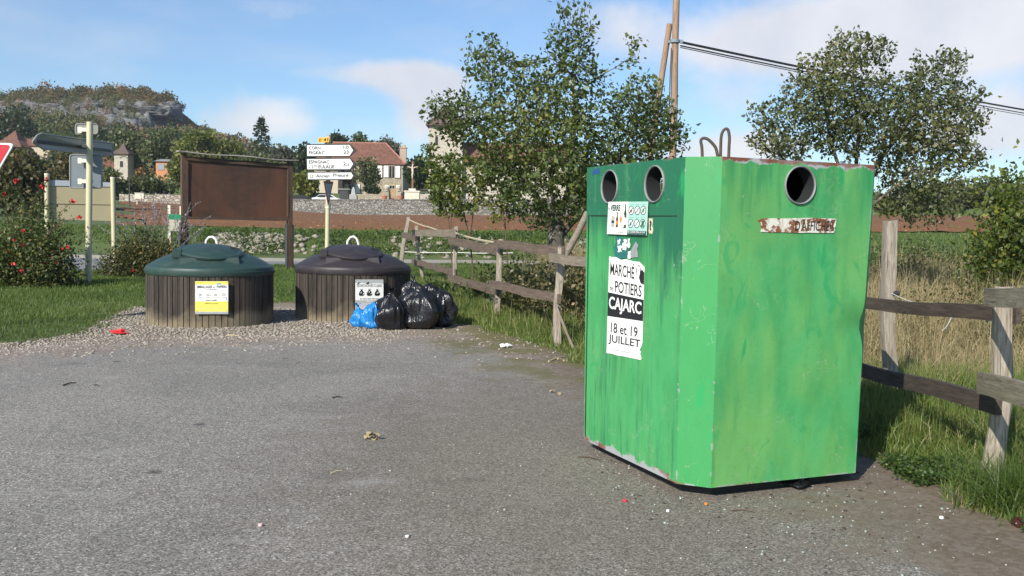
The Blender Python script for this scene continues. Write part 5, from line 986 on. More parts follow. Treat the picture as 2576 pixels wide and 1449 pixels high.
def bin_(label, px, Y, wl, lid_mat, loop_px):
    c = at(px, 700, Y); c[2] = 0; t = thing('waste_bin', label, 'waste bin', c, 'half buried waste bins'); Mx = Matrix.Translation(tuple(c)); Rr = wl / 2 / F * Y; n = 66
    zc = .80; V = MB(); dp = .030
    for k in range(n):
        a = 2 * math.pi * k / n; w_ = 2 * math.pi * Rr / n * .87; ct, st = math.cos(a), math.sin(a); jr = rng.uniform(-.006, .006); r1 = Rr + jr
        M_ = Matrix(((-st, ct, 0), (ct, st, 0), (0, 0, 1)))
        V.box((ct * (r1 - dp / 2), st * (r1 - dp / 2), zc / 2 - .02), (w_, dp, zc + .04), M_)
    V.build('slat_wall', M_slat, t, None, Mx)
    MB().lathe([(Rr - .045, -.02), (Rr - .045, zc + .01)], 48).build('liner', M_inner, t, None, Mx)
    RL = Rr * 1.022
    lid = MB().lathe([(RL - .06, zc - .03), (RL - .012, zc - .04), (RL, zc - .02), (RL, zc + .025), (RL - .012, zc + .035), (RL - .014, zc + .065), (RL - .03, zc + .085), (RL - .05, zc + .09), (Rr * .92, zc + .125), (Rr * .82, zc + .18), (Rr * .70, zc + .235), (Rr * .60, zc + .268), (Rr * .50, zc + .29), (Rr * .36, zc + .305), (.02, zc + .315)], 72).build('lid', lid_mat, t, 40, Mx)
    # filling hatch: raised chute collar at the front and a tilted oval flap with a hinge block on its left
    tw = unit(np.array([-c[0], -c[1], 0])); rt_ = np.array([-tw[1], tw[0], 0]) * 1.0
    if rt_[0] < 0: rt_ = -rt_
    Mh = Matrix(((rt_[0], -tw[0], 0, c[0]), (rt_[1], -tw[1], 0, c[1]), (0, 0, 1, 0), (0, 0, 0, 1)))   # local x right, y away
    s = Rr
    MB().add(*(lambda Q: (Q, [(0, 1, 2, 3)[::-1], (4, 5, 6, 7), (0, 1, 5, 4), (1, 2, 6, 5), (2, 3, 7, 6), (3, 0, 4, 7)]))([(-.47 * s, -.80 * s, zc + .09), (.44 * s, -.80 * s, zc + .09), (.44 * s, -.1 * s, zc + .09), (-.47 * s, -.1 * s, zc + .09), (-.45 * s, -.76 * s, zc + .225), (.42 * s, -.76 * s, zc + .235), (.42 * s, -.1 * s, zc + .30), (-.45 * s, -.1 * s, zc + .30)])).build('chute_collar', lid_mat, t, 25, Mh)
    nn_ = 48; fl = MB(); tiltm = Matrix.Translation((0, -.33 * s, zc + .315)) @ Matrix.Rotation(R(11), 4, 'X') @ Matrix.Rotation(R(2.5), 4, 'Y'); a_, b_ = .50 * s, .50 * s; prof = [(.90, -.035), (1.0, -.03), (1.02, 0.0), (.98, .022), (.90, .03), (.86, .022), (.70, .052), (.45, .075), (.2, .085), (.02, .087)]; VV = []
    for r_, z_ in prof: VV += [tiltm @ Vector((a_ * r_ * math.cos(2 * math.pi * k / nn_), b_ * r_ * math.sin(2 * math.pi * k / nn_), z_)) for k in range(nn_)]
    fl.add(VV, [(i * nn_ + k, i * nn_ + (k + 1) % nn_, (i + 1) * nn_ + (k + 1) % nn_, (i + 1) * nn_ + k) for i in range(len(prof) - 1) for k in range(nn_)] + [tuple(range(nn_))[::-1], tuple((len(prof) - 1) * nn_ + k for k in range(nn_))]); flap = fl.build('hatch_flap', lid_mat, t, 40, Mh)
    MB().add([tiltm @ Vector((a_ * r_ * math.cos(2 * math.pi * k / nn_), b_ * r_ * math.sin(2 * math.pi * k / nn_), z_)) for r_, z_ in ((.95, -.07), (1.0, -.07), (1.0, -.037), (.95, -.037)) for k in range(nn_)], [(i * nn_ + k, i * nn_ + (k + 1) % nn_, ((i + 1) % 4) * nn_ + (k + 1) % nn_, ((i + 1) % 4) * nn_ + k) for i in range(4) for k in range(nn_)]).build('gap_shade_ring', M_inner, flap, 40, Mh)  # dark ring that draws the shaded gap line beneath the flap
    hz = MB(); hz.box((-.50 * s, -.33 * s, zc + .275), (.16 * s, .52 * s, .15), Matrix.Rotation(R(5), 3, 'Y')); bm = bmesh.new(); me_ = hz.mesh('h'); bm.from_mesh(me_); bmesh.ops.bevel(bm, geom=list(bm.edges), offset=.025, segments=2, affect='EDGES'); bm.to_mesh(me_); bm.free(); obj('hinge_block', me_, lid_mat, flap, Mh)
    MB().add(*(lambda q: ([tiltm @ Vector(v) for v in q], [(0, 1, 2), (3, 5, 4), (0, 3, 4, 1), (1, 4, 5, 2), (2, 5, 3, 0)]))([(.34 * s, .10 * s, .062), (.46 * s, .0 * s, .050), (.30 * s, .02 * s, .068), (.34 * s, .10 * s, .072), (.46 * s, .0 * s, .060), (.30 * s, .02 * s, .078)])).build('grip', M_inner, flap, None, Mh)
    # lifting loop behind the hatch
    P = [at(x, y, c[1] + .18 * s) for x, y in loop_px]; P[0][2] = min(P[0][2], zc + .29); P[-1][2] = min(P[-1][2], zc + .29); MB().tube(P, .022, 8).build('lifting_loop', M_loop, t, 60)
    return t, c, Rr
t_g, cg, Rg = bin_('half buried slatted bin with dark green domed lid and yellow sign', 530, 14.53, 306, plastic('green_lid_plastic', (.022, .050, .043)), [(516, 625), (519, 605), (526, 597), (535, 596), (543, 602), (546, 612), (549, 628)])
t_b, cb_, Rb = bin_('half buried slatted bin with brown black domed lid beside the rubbish bags', 889, 15.75, 284, plastic('black_brown_lid_plastic', (.030, .024, .027)), [(871, 625), (875, 606), (882, 597), (890, 595), (897, 600), (901, 610), (905, 628)])
# tangent sign boards
def tang(c, Rr, px0, px1, py0, py1, tilt=0.0):
    def onc(px, py):
        d = ray(px, py); o = np.array([0, 0, CH]); a = d[0] ** 2 + d[1] ** 2; bb = 2 * (d[0] * (o[0] - c[0]) + d[1] * (o[1] - c[1])); k = (o[0] - c[0]) ** 2 + (o[1] - c[1]) ** 2 - (Rr + .004) ** 2; return o + d * ((-bb - math.sqrt(bb * bb - 4 * a * k)) / (2 * a))
    m_ = onc((px0 + px1) / 2, (py0 + py1) / 2); n_ = unit(np.array([m_[0] - c[0], m_[1] - c[1], 0])); pp = m_ + n_ * .012
    return Sheet(*[onplane(x, y, pp, n_) for x, y in ((px0, py0), (px1, py0), (px1, py1), (px0, py1))])
SY = tang(cg, Rg, 491, 574, 707.5, 790); sy = SY.poly(rect(0, 0, 1, 1), .008, .006).build('sorting_sign', plain('white_board', (.82, .82, .80), .4, .03), t_g)
M_yp = plain('yellow_print', (.80, .72, .12), .45, .05); SY.poly(rect(.004, .90, .996, .996), .0092, .001).build('yellow_field', M_yp, sy); SY.poly(rect(.004, .075, .996, .385), .0092, .001).build('yellow_field', M_yp, sy); SY.poly(rect(.004, .004, .996, .068), .0092, .001).build('grey_band', plain('grey_print', (.35, .36, .37), .45), sy)
mb = MB(); SY.text(mb, 'EMBALLAGES', .05, .79, .51, .87, .0096, .02); SY.text(mb, 'et', .545, .795, .61, .83, .0096, .01); SY.text(mb, 'PAPIERS', .65, .795, .955, .875, .0096, .02); SY.text(mb, 'à recycler', .34, .725, .66, .77, .0096, .015); SY.text(mb, 'bien vidés', .33, .40, .66, .445, .0096, .015); SY.text(mb, 'EMBALLAGES', .30, .31, .69, .345, .0096, .008)
for k, s_ in enumerate(('PLASTIQUE', 'METAL', 'CARTON', 'PAPIER')): SY.text(mb, s_, .09 + .245 * k, .495, .22 + .245 * k, .512, .0096)
for u, v in ((.06, .945), (.15, .95), (.95, .955), (.96, .105), (.06, .09)): SY.addpoly(mb, ell(u, v, .012, .012, 8), .0096, .001)
SY.addpoly(mb, [(.94, .5), (.955, .5), (.965, .45), (.98, .42), (.96, .42), (.945, .46)], .0097, .0005); mb.build('lettering', M_ink, sy)
mb = MB()
for k in range(4):
    u = .15 + .235 * k
    for q in range(7): w_ = rng.uniform(.01, .03); SY.addpoly(mb, rect(u + rng.uniform(-.07, .05), .53 + rng.uniform(0, .10), u + rng.uniform(-.07, .05) + w_, .55 + rng.uniform(0, .10)), .0093 + q * .00008, .0002)
for k in range(7): SY.addpoly(mb, rect(.15, .12 + .025 * k, .95 - .1 * rng.random(), .123 + .025 * k), .0096, .0004)
mb.build('grey_print', plain('pale_grey_ink', (.46, .46, .42), .6), sy); mb = MB(); SY.text(mb, 'Attention, en cas de doute jetez vos dechets dans le bac noir !', .03, .022, .97, .05, .0097); mb.build('white_lettering', M_paper, sy)
SY.poly([(.62, .905), (.66, .94), (.78, .945), (.79, .905)], .0097, .0006).build('blue_print', plain('blue_print', (.10, .38, .55), .5), sy)
SN = tang(cb_, Rb, 893.5, 964, 703, 780); sn = SN.poly(rect(0, 0, 1, 1), .008, .006).build('sorting_sign', plain('grey_board', (.42, .43, .42), .4, .1), t_b)
SN.poly(ragged([(0, .325), (1, .335), (1, .86), (.72, .875), (.5, .85), (.2, .885), (0, .885)], 2, .006), .0092, .001).build('white_field', M_paper, sn)
mb = MB(); SN.text(mb, 'DÉCHETS NON RECYCLABLES', .05, .755, .95, .865, .0096, .02); SN.text(mb, 'en sacs bien fermés', .17, .345, .83, .405, .0096, .015)
for u in (.22, .50, .78):
    SN.addpoly(mb, [(u - .10, .50), (u - .085, .57), (u - .03, .645), (u - .045, .70), (u + .0, .67), (u + .05, .71), (u + .03, .645), (u + .09, .58), (u + .105, .50), (u + .06, .465), (u - .05, .462)], .0096, .0006)
for p in ([(.05, .83), (.10, .905), (.20, .90), (.12, .86)], [(.36, .87), (.48, .93), (.49, .86), (.42, .845)]): SN.addpoly(mb, p, .0098, .0006)
mb.build('black_print', M_ink, sn); mb = MB(); SN.text(mb, 'ORDURES', .39, .255, .66, .305, .0096, .01)
for k in range(5): SN.addpoly(mb, rect(.10, .04 + .04 * k, .95 - .2 * rng.random(), .052 + .04 * k), .0096, .0004)
for k, (u, v) in enumerate(((.18, .56), (.47, .58), (.76, .55), (.26, .52), (.54, .53), (.82, .57))): SN.addpoly(mb, [(u, v), (u + .035, v + .05), (u + .045, v + .03), (u + .015, v - .02)], .01, .0003)
mb.build('white_print', M_paper, sn)

# ================================================================== rubbish bags
def fn_bag(c0, rough):
    def fn(t, b):
        c = t.coord(); n = t.noise(c, 6, 6, .6, 1.5); v = t.vor(t.vm('ADD', c, t.vm('MULTIPLY', t.node('TexNoise', None, Vector=c, Scale=5.0).outputs['Color'], (.25, .25, .25))), 9, 'Distance', 'DISTANCE_TO_EDGE'); rg = t.m('ABSOLUTE', t.m('SUBTRACT', t.noise(t.vm('MULTIPLY', c, (1, 1, .55)), 4.6, 3, .5, 1.6), .5)); rg2 = t.m('ABSOLUTE', t.m('SUBTRACT', t.noise(t.vm('MULTIPLY', c, (1.3, 1.3, .4)), 15, 3, .5, 1.0), .5))
        t.put(b.inputs['Normal'], t.bump(t.m('ADD', t.m('MULTIPLY', rg, 1.0), t.m('ADD', t.m('MULTIPLY', rg2, .45), t.m('MULTIPLY', n, .3))), .65, .05)); t.put(b.inputs['Base Color'], t.mix(n, c0, tuple(min(1, x * 1.5) for x in c0))); t.put(b.inputs['Roughness'], t.m('MULTIPLY_ADD', n, .2, rough))
    return fn
M_bagk = material('black_bag_film', fn_bag((.010, .010, .012), .12), rough=.3); M_bagb = material('blue_bag_film', fn_bag((.012, .15, .40), .16), rough=.3)
def bag(label, px, py0, wpx, hpx, Y, mat, group, seed, knot=True, lean=0.0, base=0.0, flat=.85):
    r_ = np.random.default_rng(seed); c = at(px, py0, Y); c[2] = base; s = Y / F; rx, H = wpx / 2 * s, hpx * s; ry = rx * flat
    bm = bmesh.new(); bmesh.ops.create_icosphere(bm, subdivisions=5, radius=1); V = np.array([v.co[:] for v in bm.verts])
    th = np.arctan2(V[:, 1], V[:, 0]); z = (V[:, 2] + 1) / 2; prof = np.interp(z, [0, .06, .2, .42, .62, .78, .88, .94, 1], [.55, .86, 1.0, 1.0, .88, .62, .30, .13, .10] if knot else [.55, .86, 1, 1, .93, .8, .62, .4, .1])
    rad = np.linalg.norm(V[:, :2], axis=1) + 1e-6; ux, uy = V[:, 0] / rad, V[:, 1] / rad
    pl_ = sum(a * (1.3 - 2 * np.abs(np.sin((k * th + p + q * z) / 2))) for a, k, p, q in [(.05, 3, r_.random() * 6, 2), (.04, 5, r_.random() * 6, -3), (.035, 9, r_.random() * 6, 4), (.03, 14, r_.random() * 6, 3), (.018, 23, r_.random() * 6, -5)]) * np.interp(z, [0, .3, .8, 1], [.5, .8, 2.2, 2.5])
    lump = sum(r_.uniform(.03, .075) * np.sin(V @ r_.normal(0, 3.2, 3) + r_.random() * 6) for _ in range(9)); sag = np.where(z < .15, -.0, 0)
    rr = prof * (1 + pl_ + lump); rr[z < 1e-3] = 0.4; zz = z * (.90 if knot else 1) + .03 * np.sin(3 * th + r_.random() * 6) * z + lump * .25 * np.interp(z, [0, .1, 1], [0, 1, .5])
    top = np.interp(z, [.8, 1], [0, 1]) * lean; P = np.stack([ux * rr * rx + top * rx, uy * rr * ry, np.maximum(zz, 0) * H], 1) + c
    for v, p in zip(bm.verts, P): v.co = p
    me_ = bpy.data.meshes.new('bag'); bm.to_mesh(me_); bm.free(); me_.polygons.foreach_set('use_smooth', np.ones(len(me_.polygons), bool)); t = thing('rubbish_bag', label, 'rubbish bag', c, group); obj('body', me_, mat, t)
    if knot:
        k0 = c + np.array([lean * rx, 0, H * .90]); mb = MB()
        for q in range(5):
            a = r_.random() * 6.3; d = np.array([math.cos(a), math.sin(a), r_.uniform(.6, 1.6)]); d = unit(d) * H * r_.uniform(.13, .24); sd = np.array([-math.sin(a), math.cos(a), 0]) * H * .06
            mb.add([k0 - sd * .3, k0 + sd * .3, k0 + d * .6 + sd, k0 + d + sd * .4, k0 + d * .9 - sd * .9, k0 + d * .55 - sd * .7, k0 + d * .5 + np.array([0, 0, .02])], [(0, 1, 2, 6), (6, 2, 3, 4), (0, 6, 4, 5)])
        mb.tube([k0 - np.array([0, 0, .03]), k0 + np.array([0, 0, .03])], [H * .045, H * .04], 8); mb.build('knot', mat, t)
    return t
GB = 'heap of rubbish bags against the bin'
bag('large shiny black rubbish bag at the front of the heap', 987, 826, 84, 102, 13.95, M_bagk, GB, 1, True, -.1)
bag('slack dull black rubbish bag in the middle of the heap', 1057, 822, 98, 100, 14.15, M_bagk, GB, 12, False)
bag('black rubbish bag at the right end of the heap beside the fence grass', 1108, 812, 70, 92, 14.5, M_bagk, GB, 5, False)
bag('tied black rubbish bag lying on top of the heap', 1038, 752, 60, 72, 14.75, M_bagk, GB, 8, True, .05, .31)
bag('crumpled black rubbish bag high on the right of the heap', 1080, 765, 56, 62, 14.85, M_bagk, GB, 9, False, 0, .24)
bag('black rubbish bag wedged between the heap and the slatted bin', 1030, 800, 60, 92, 14.8, M_bagk, GB, 10, False)
bag('full blue rubbish bag leaning on the largest black bag', 938, 824, 52, 68, 14.0, M_bagb, 'blue rubbish bags', 4, False)
bag('small crumpled blue rubbish bag at the left end of the heap', 907, 822, 44, 58, 14.12, M_bagb, 'blue rubbish bags', 6, True, -.35)

# ================================================================== notice board
def fn_ply(t, b):
    c = t.coord(); g = t.noise(t.vm('MULTIPLY', c, (1, 1, 4)), 3.0, 6, .65, .6); n = t.noise(c, .7, 5, .6, .4); v = t.noise(t.vm('MULTIPLY', c, (5, 5, .35)), 1.4, 4, .6)
    col = t.mix(t.step(n, .3, .7), (.060, .032, .022), (.130, .052, .027)); col = t.mix(t.m('MULTIPLY', t.step(v, .45, .75), .5), col, (.045, .026, .019)); col = t.mix(t.m('MULTIPLY', t.step(g, .5, .75), .4), col, (.15, .075, .045)); t.put(b.inputs['Base Color'], col); t.put(b.inputs['Normal'], t.bump(g, .2, .004))
M_board = material('brown_stained_board', fn_ply, rough=.75); M_post = woodmat('brown_stained_post', (.060, .036, .023), (.165, .105, .068)); M_pale_top = plain('lichen_covered_board', (.34, .32, .27), .9, .5, 14)
bl, br = at(463, 700, 28.3), at(728, 676, 30.4); bl[2] = br[2] = 0; tl, tr = at(459, 386, 28.3)[2], at(731, 407, 30.4)[2]; dxy = unit(br - bl); nrm = np.array([dxy[1], -dxy[0], 0])
nb = thing('notice_board', 'empty brown wooden notice board on two posts behind the green lidded bin', 'notice board', (bl + br) / 2)
for p, zt_ in ((bl, tl), (br, tr)): timber('post', (p[0], p[1], -.1), (p[0], p[1], zt_), .15, .15, M_post, nb, tuple(nrm), .003)
zA, zB = at(463, 546, 28.3)[2], at(728, 551, 30.4)[2]; a, c_ = bl + dxy * .09, br - dxy * .09
MB().prism([(a[0], a[1], zA), (c_[0], c_[1], zB), (c_[0], c_[1], tr - .08), (a[0], a[1], tl - .08)], nrm * .04).build('panel', M_board, nb)
for z0_, z1_, nm in ((zA - .02, zB - .02, 'bottom_rail'), (tl - .16, tr - .16, 'top_rail')): timber(nm, (a[0] + nrm[0] * .05, a[1] + nrm[1] * .05, z0_), (c_[0] + nrm[0] * .05, c_[1] + nrm[1] * .05, z1_), .085, .06, M_post, nb, (0, 0, 1), .002)
for p, z0_, z1_ in ((a, zA, tl), (c_, zB, tr)): timber('side_batten', (p[0] + nrm[0] * .06, p[1] + nrm[1] * .06, z0_ + .05), (p[0] + nrm[0] * .06, p[1] + nrm[1] * .06, z1_ - .23), .045, .05, M_post, nb, tuple(dxy), .002)
BS = Sheet((a[0], a[1], tl - .08), (c_[0], c_[1], tr - .08), (c_[0], c_[1], zB), (a[0], a[1], zA))
mbs = MB()
for u, v, du, dv_ in ((.05, .05, .06, .025), (.12, .08, .05, .02), (.04, .17, .025, .03), (.88, .055, .055, .022), (.80, .06, .03, .012), (.46, .05, .008, .03), (.95, .09, .02, .03)): BS.addpoly(mbs, ragged(ell(u, v, du, dv_, 8), 3, .006), .006, .003)
mbs.build('scuff', plain('weathered_bare_ply', (.20, .16, .12), .9, .3, 20), nb)
e0, e1 = bl - dxy * .2 + nrm * .06, br + dxy * .22 + nrm * .06; timber('cap_board', (e0[0], e0[1], tl + .04), (e1[0], e1[1], tr + .04), .035, .26, M_pale_top, nb, (0, 0, 1), .008)
for p in (bl, br):
    for k in (-1, 1): q = p + dxy * .105 * k; MB().box((q[0], q[1], .75), (.03, .14, 1.5), Matrix(((dxy[0], nrm[0], 0), (dxy[1], nrm[1], 0), (0, 0, 1)))).build('post_shoe', bpy.data.materials['dark_steel'], nb)

# ================================================================== road signs
M_cream = plain('cream_mast_paint', (.54, .50, .33), .5, .07, 5); M_sback = plain('grey_sign_back', (.33, .325, .29), .55, .15, 4); M_clamp = plain('cream_clamp', (.68, .65, .50), .5); M_retro = plain('white_retro_film', (.80, .80, .79), .35, .02, 30); M_edge = plain('sign_rim_black', (.03, .03, .032), .5)
YD = 24.0; pb = at(819, 760, YD); pb[2] = 0; pt = at(822, 342, YD)
sp_ = thing('direction_sign_post', 'cream mast carrying three white direction arrows and a yellow road number plate', 'direction sign', pb)
px_, pz_ = pb[0], pt[2]; MB().tube([(pb[0], YD + .12, 0), (pb[0] + .03, YD + .12, pz_)], .057, 16).build('mast', M_cream, sp_, 50)
MB().tube([(pb[0] + .03, YD + .12, pz_), (pb[0] + .03, YD + .12, pz_ + .04)], .06, 16).build('mast_cap', M_sback, sp_, 50)
def arrow(pts, lines, name='direction_arrow', italic=False):
    P = [at(x, y, YD) for x, y in pts]; S_ = Sheet(at(pts[0][0], pts[0][1], YD), at(pts[2][0], pts[1][1], YD), at(pts[2][0], pts[3][1], YD), at(pts[4][0], pts[4][1], YD))
    o = MB().prism(P, (0, .03, 0)).build(name, M_retro, sp_)
    # black head edge as a chevron of its own thickness
    tip = P[2]; a, b2 = P[1], P[3]; w_ = np.array([-.05, 0, 0]); MB().prism([a, tip, b2, b2 + w_ * .3, tip + w_ * 1.6, a + w_ * .3], (0, -.006, 0)).build('head_edge', M_edge, o)
    rimb = MB(); Q = P
    for k in range(len(Q)): rimb.tube([Q[k] + [0, .004, 0], Q[(k + 1) % len(Q)] + [0, .004, 0]], .0135, 6)
    rimb.build('rim', M_edge, o); mb = MB()
    for s_, x0, y1, x1, y0, bo in lines:
        S3 = Sheet(at(x0, y1, YD - .004), at(x1, y1, YD - .004), at(x1, y0, YD - .004), at(x0, y0, YD - .004)); S3.text(mb, s_, 0, 0, 1, 1, .003, bo * .4, .22 / max(.2, (x1 - x0) / (y0 - y1)) if italic else 0)
    mb.build('lettering', M_ink, o); return o
def rough_arrow(x0, x1, x2, y0, y1): return [(x0, y0), (x1, y0 - .9), (x2, (y0 + y1) / 2 - .5), (x1, y1 - .5), (x0 + 1, y1)]
arrow(rough_arrow(771, 880, 896, 364, 393.5), [('CORN', 777, 368, 806, 376, .03), ('10', 864, 366, 877, 374.5, .03), ('FIGEAC', 777, 380, 817, 388, .03), ('23', 864, 378, 877, 386.5, .03)])
arrow(rough_arrow(771, 881, 896, 399, 427), [('ESPAGNAC', 777, 403, 828, 411.5, .03), ('- S', 777, 416, 788.5, 423.5, .03), ('TE', 789.5, 415.5, 797, 420, .03), ('EULALIE', 801, 415, 841, 423.5, .03), ('2,', 863, 408, 873, 417.5, .03), ('5', 874, 411, 878, 417, .02)])
o = arrow(rough_arrow(773, 884, 896, 433.5, 452), [('Ancien', 794, 438, 828, 446.5, .015), ('Prieuré', 837, 436, 876, 445, .015)], italic=True)
SQ = Sheet(at(779, 439, YD - .004), at(788, 439, YD - .004), at(788, 448, YD - .004), at(779, 448, YD - .004)); SQ.poly(rect(0, 0, 1, 1), .003, .002).build('heritage_square', plain('olive_print', (.28, .30, .20), .5), o); SQ.poly([(.5, .15), (.85, .5), (.5, .85), (.15, .5)], .0045, .001).build('heritage_diamond', plain('pale_print', (.66, .68, .60), .5), o)
DS = Sheet(at(800, 346.5, YD), at(828, 344.5, YD), at(828, 357.5, YD), at(800, 359, YD)); d4 = DS.poly([(.04, 0), (.96, 0), (1, .1), (1, .9), (.96, 1), (.04, 1), (0, .9), (0, .1)], .0, .02).build('road_number_plate', plain('yellow_plate', (.80, .42, .03), .4, .04), sp_); mb = MB(); DS.text(mb, 'D', .10, .2, .30, .8, .002, .04); DS.text(mb, '41', .48, .2, .92, .8, .002, .04); mb.build('lettering', M_ink, d4)
for yy_ in (352, 368, 388, 403, 422, 443): q = at(820, yy_, YD + .06); MB().box((px_, YD + .075, q[2]), (.15, .07, .05)).build('clamp', M_clamp, sp_)
# give way plate seen almost edge on from behind, and its small plate
n_ = unit(np.array([.86, .5, 0])); tt = np.array([.42, .9, 0]) / 1
g0, g1, g2_ = at(815, 455, YD - .32), at(839, 457, YD + .02), at(826, 517, YD - .15)
e1_ = np.cross(g1 - g0, g2_ - g0); e1_ = unit(e1_); e1_ = e1_ if e1_[1] < 0 else -e1_
gw = MB().prism([g0, g1, g2_], -e1_ * .02).build('give_way_plate', plain('dull_red_rim', (.17, .05, .05), .5), sp_)
mid_ = (g0 + g1 + g2_) / 3; MB().prism([mid_ + (p - mid_) * .70 + e1_ * .003 for p in (g0, g1, g2_)], e1_ * .004).build('give_way_back', plain('sign_back_blue', (.30, .33, .36), .5), gw)
S5 = Sheet(at(822, 513, YD + .1), at(832, 511, YD + .5), at(832, 529, YD + .5), at(822, 531, YD + .1)); S5.poly(rect(0, 0, 1, 1), 0, .01).build('small_plate', bpy.data.materials['sign_back_blue'], sp_)
for yy_ in (497, 522): q = at(820, yy_, YD); MB().tube([(px_ + .01, YD + .12, q[2] - .02), (px_ + .01, YD + .12, q[2] + .02)], .066, 12).build('clamp', M_clamp, sp_)
# post with the backs of three signs, left
pl0 = gp(222, 715); YB = float(pl0[1]); ptp = at(226, 309, YB); bp = thing('sign_post', 'cream mast showing the grey backs of an arrow and two plates beside the rose bush', 'road sign', pl0)
ax_ = ptp - pl0; MB().tube([pl0 + ax_ * k for k in (0, .5, 1)], .072, 16).build('mast', M_cream, bp, 50); MB().tube([ptp, ptp + [0, 0, .02]], .075, 16).build('mast_cap', M_clamp, bp, 50)
yb = YB + .14
def dplate(pts, name, thk=.03, mat=M_sback): P = [at(x, y, yy) for x, y, yy in pts]; n_ = unit(np.cross(P[1] - P[0], P[-1] - P[0])); n_ = n_ if n_[1] > 0 else -n_; return MB().prism(P, n_ * thk).build(name, mat, bp), P
ar, P = dplate([(82, 357, YB - 2.3), (93, 341, YB - 2.2), (104, 336, YB - 2.1), (284, 361, YB + 1.95), (284, 391, YB + 1.95), (108, 375, YB - 2.05)], 'arrow_back')
mbx = MB()
for k in range(len(P)): mbx.tube([P[k], P[(k + 1) % len(P)]], .02, 6)
mbx.build('rim', plain('sign_rim_grey', (.27, .27, .26), .5), ar)
rb = MB(); q0, q1 = at(92, 353, YB - 2.3), at(281, 378, YB + 1.85); rb.tube([q0 - [0, .03, 0], q1 - [0, .03, 0]], .016, 6); q0, q1 = at(92, 357, YB - 2.3), at(281, 382, YB + 1.85); rb.tube([q0 - [0, .03, 0], q1 - [0, .03, 0]], .016, 6); rb.build('stiffener', M_edge, ar)
def rr_(x0, y0, x1, y1, c_, Ya, Yb): 
    out = []
    for cx_, cy_, a0 in ((x1 - c_, y0 + c_, -90), (x1 - c_, y1 - c_, 0), (x0 + c_, y1 - c_, 90), (x0 + c_, y0 + c_, 180)):
        for k in range(4): a = R(a0 + 30 * k); x = cx_ + c_ * math.cos(a); out.append((x, cy_ + c_ * math.sin(a), Ya + (Yb - Ya) * (x - x0) / (x1 - x0)))
    return out
M_bluegrey = plain('blue_grey_sign_back', (.20, .235, .265), .5, .1, 3)
for pts, nm in ((rr_(176, 389, 257, 473, 6, YB + .1, YB + .35), 'square_back'), (rr_(190, 312, 246, 337, 6, YB + .1, YB + .3), 'number_plate_back')):
    o, P = dplate(pts, nm, .03, M_bluegrey if nm == 'square_back' else M_sback); mbx = MB()
    for k in range(len(P)): mbx.tube([P[k], P[(k + 1) % len(P)]], .017, 6)
    mbx.build('rim', bpy.data.materials['sign_rim_grey'], o)
for x, y in ((214, 326), (214, 366), (214, 404), (214, 456)): q = at(x, y, YB - .02); MB().box((q[0] + .02, YB + .03, q[2]), (.26, .10, .085)).box((q[0] - .16, YB + .07, q[2]), (.09, .05, .13)).build('clamp', M_clamp, bp)
# village panel on two posts
t1, t2_ = at(119, 698, 25.3), at(288, 690, 26.0); t1[2] = t2_[2] = 0; tp = thing('village_sign', 'beige backed village panel between two cream posts behind the rose bush', 'road sign', (t1 + t2_) / 2)
for b0_, px, py in ((t1, 118, 441), (t2_, 283.5, 450)): z1_ = at(px, py, b0_[1])[2]; xx = at(px, py, b0_[1])[0]; MB().tube([b0_, (xx, b0_[1], z1_)], .062, 14).build('post', M_cream, tp, 50); MB().tube([(xx, b0_[1], z1_), (xx, b0_[1], z1_ + .05)], .066, 14).build('post_cap', M_clamp, tp, 50)
Ya, Yb = float(t1[1]) + .08, float(t2_[1]) + .08; Pq = [at(121, 452, Ya), at(281, 459, Yb), at(281, 556, Yb), at(121, 551, Ya)]; MB().prism(Pq, (0, .04, 0)).build('panel', plain('beige_panel', (.37, .325, .20), .6, .05, 3), tp)
Pb = [at(121, 452, Ya - .02), at(281, 459, Yb - .02), at(281, 470, Yb - .02), at(121, 467, Ya - .02)]; MB().prism(Pb, (0, .012, 0)).build('top_band', plain('grey_band', (.36, .40, .44), .5), tp); q0, q1 = at(121, 512, Ya - .01), at(281, 515, Yb - .01); MB().tube([q0, q1], .008, 5).build('panel_joint', plain('joint', (.2, .18, .12)), tp)
# give way sign at the far left
YG = 13.0; s_ = YG / F; a1, a2, a3 = at(36, 360, YG), at(-190, 357, YG), at(-77, 552, YG); t = thing('give_way_sign', 'red and white inverted triangle give way sign cut by the left edge', 'road sign', (a3[0], YG + .1, 0))
cc = (a1 + a2 + a3) / 3
def rtri(k, r): 
    out = []
    for i, p in enumerate((a1, a2, a3)):
        q = cc + (p - cc) * k; pr, nx_ = [cc + (w_ - cc) * k for w_ in ((a3, a1, a2)[i], (a2, a3, a1)[i])]
        d0, d1 = unit(pr - q), unit(nx_ - q); A, B = q + d0 * r, q + d1 * r
        out += [A * (1 - u) ** 2 + q * 2 * u * (1 - u) + B * u * u for u in (0, .25, .5, .75, 1)]
    return out
MB().prism([p for p in rtri(1, .075)], (0, .03, 0)).build('plate', M_retro, t); MB().prism([p - [0, .004, 0] for p in rtri(.935, .07)], (0, -.002, 0)).build('red_border', plain('signal_red', (.48, .015, .03), .35, .05, 8), t); MB().prism([p - [0, .010, 0] for p in rtri(.52, .03)], (0, -.002, 0)).build('white_centre', M_retro, t); MB().tube([(a3[0], YG + .09, 0), (a3[0], YG + .09, a1[2])], .05, 14).build('mast', M_cream, t, 50)
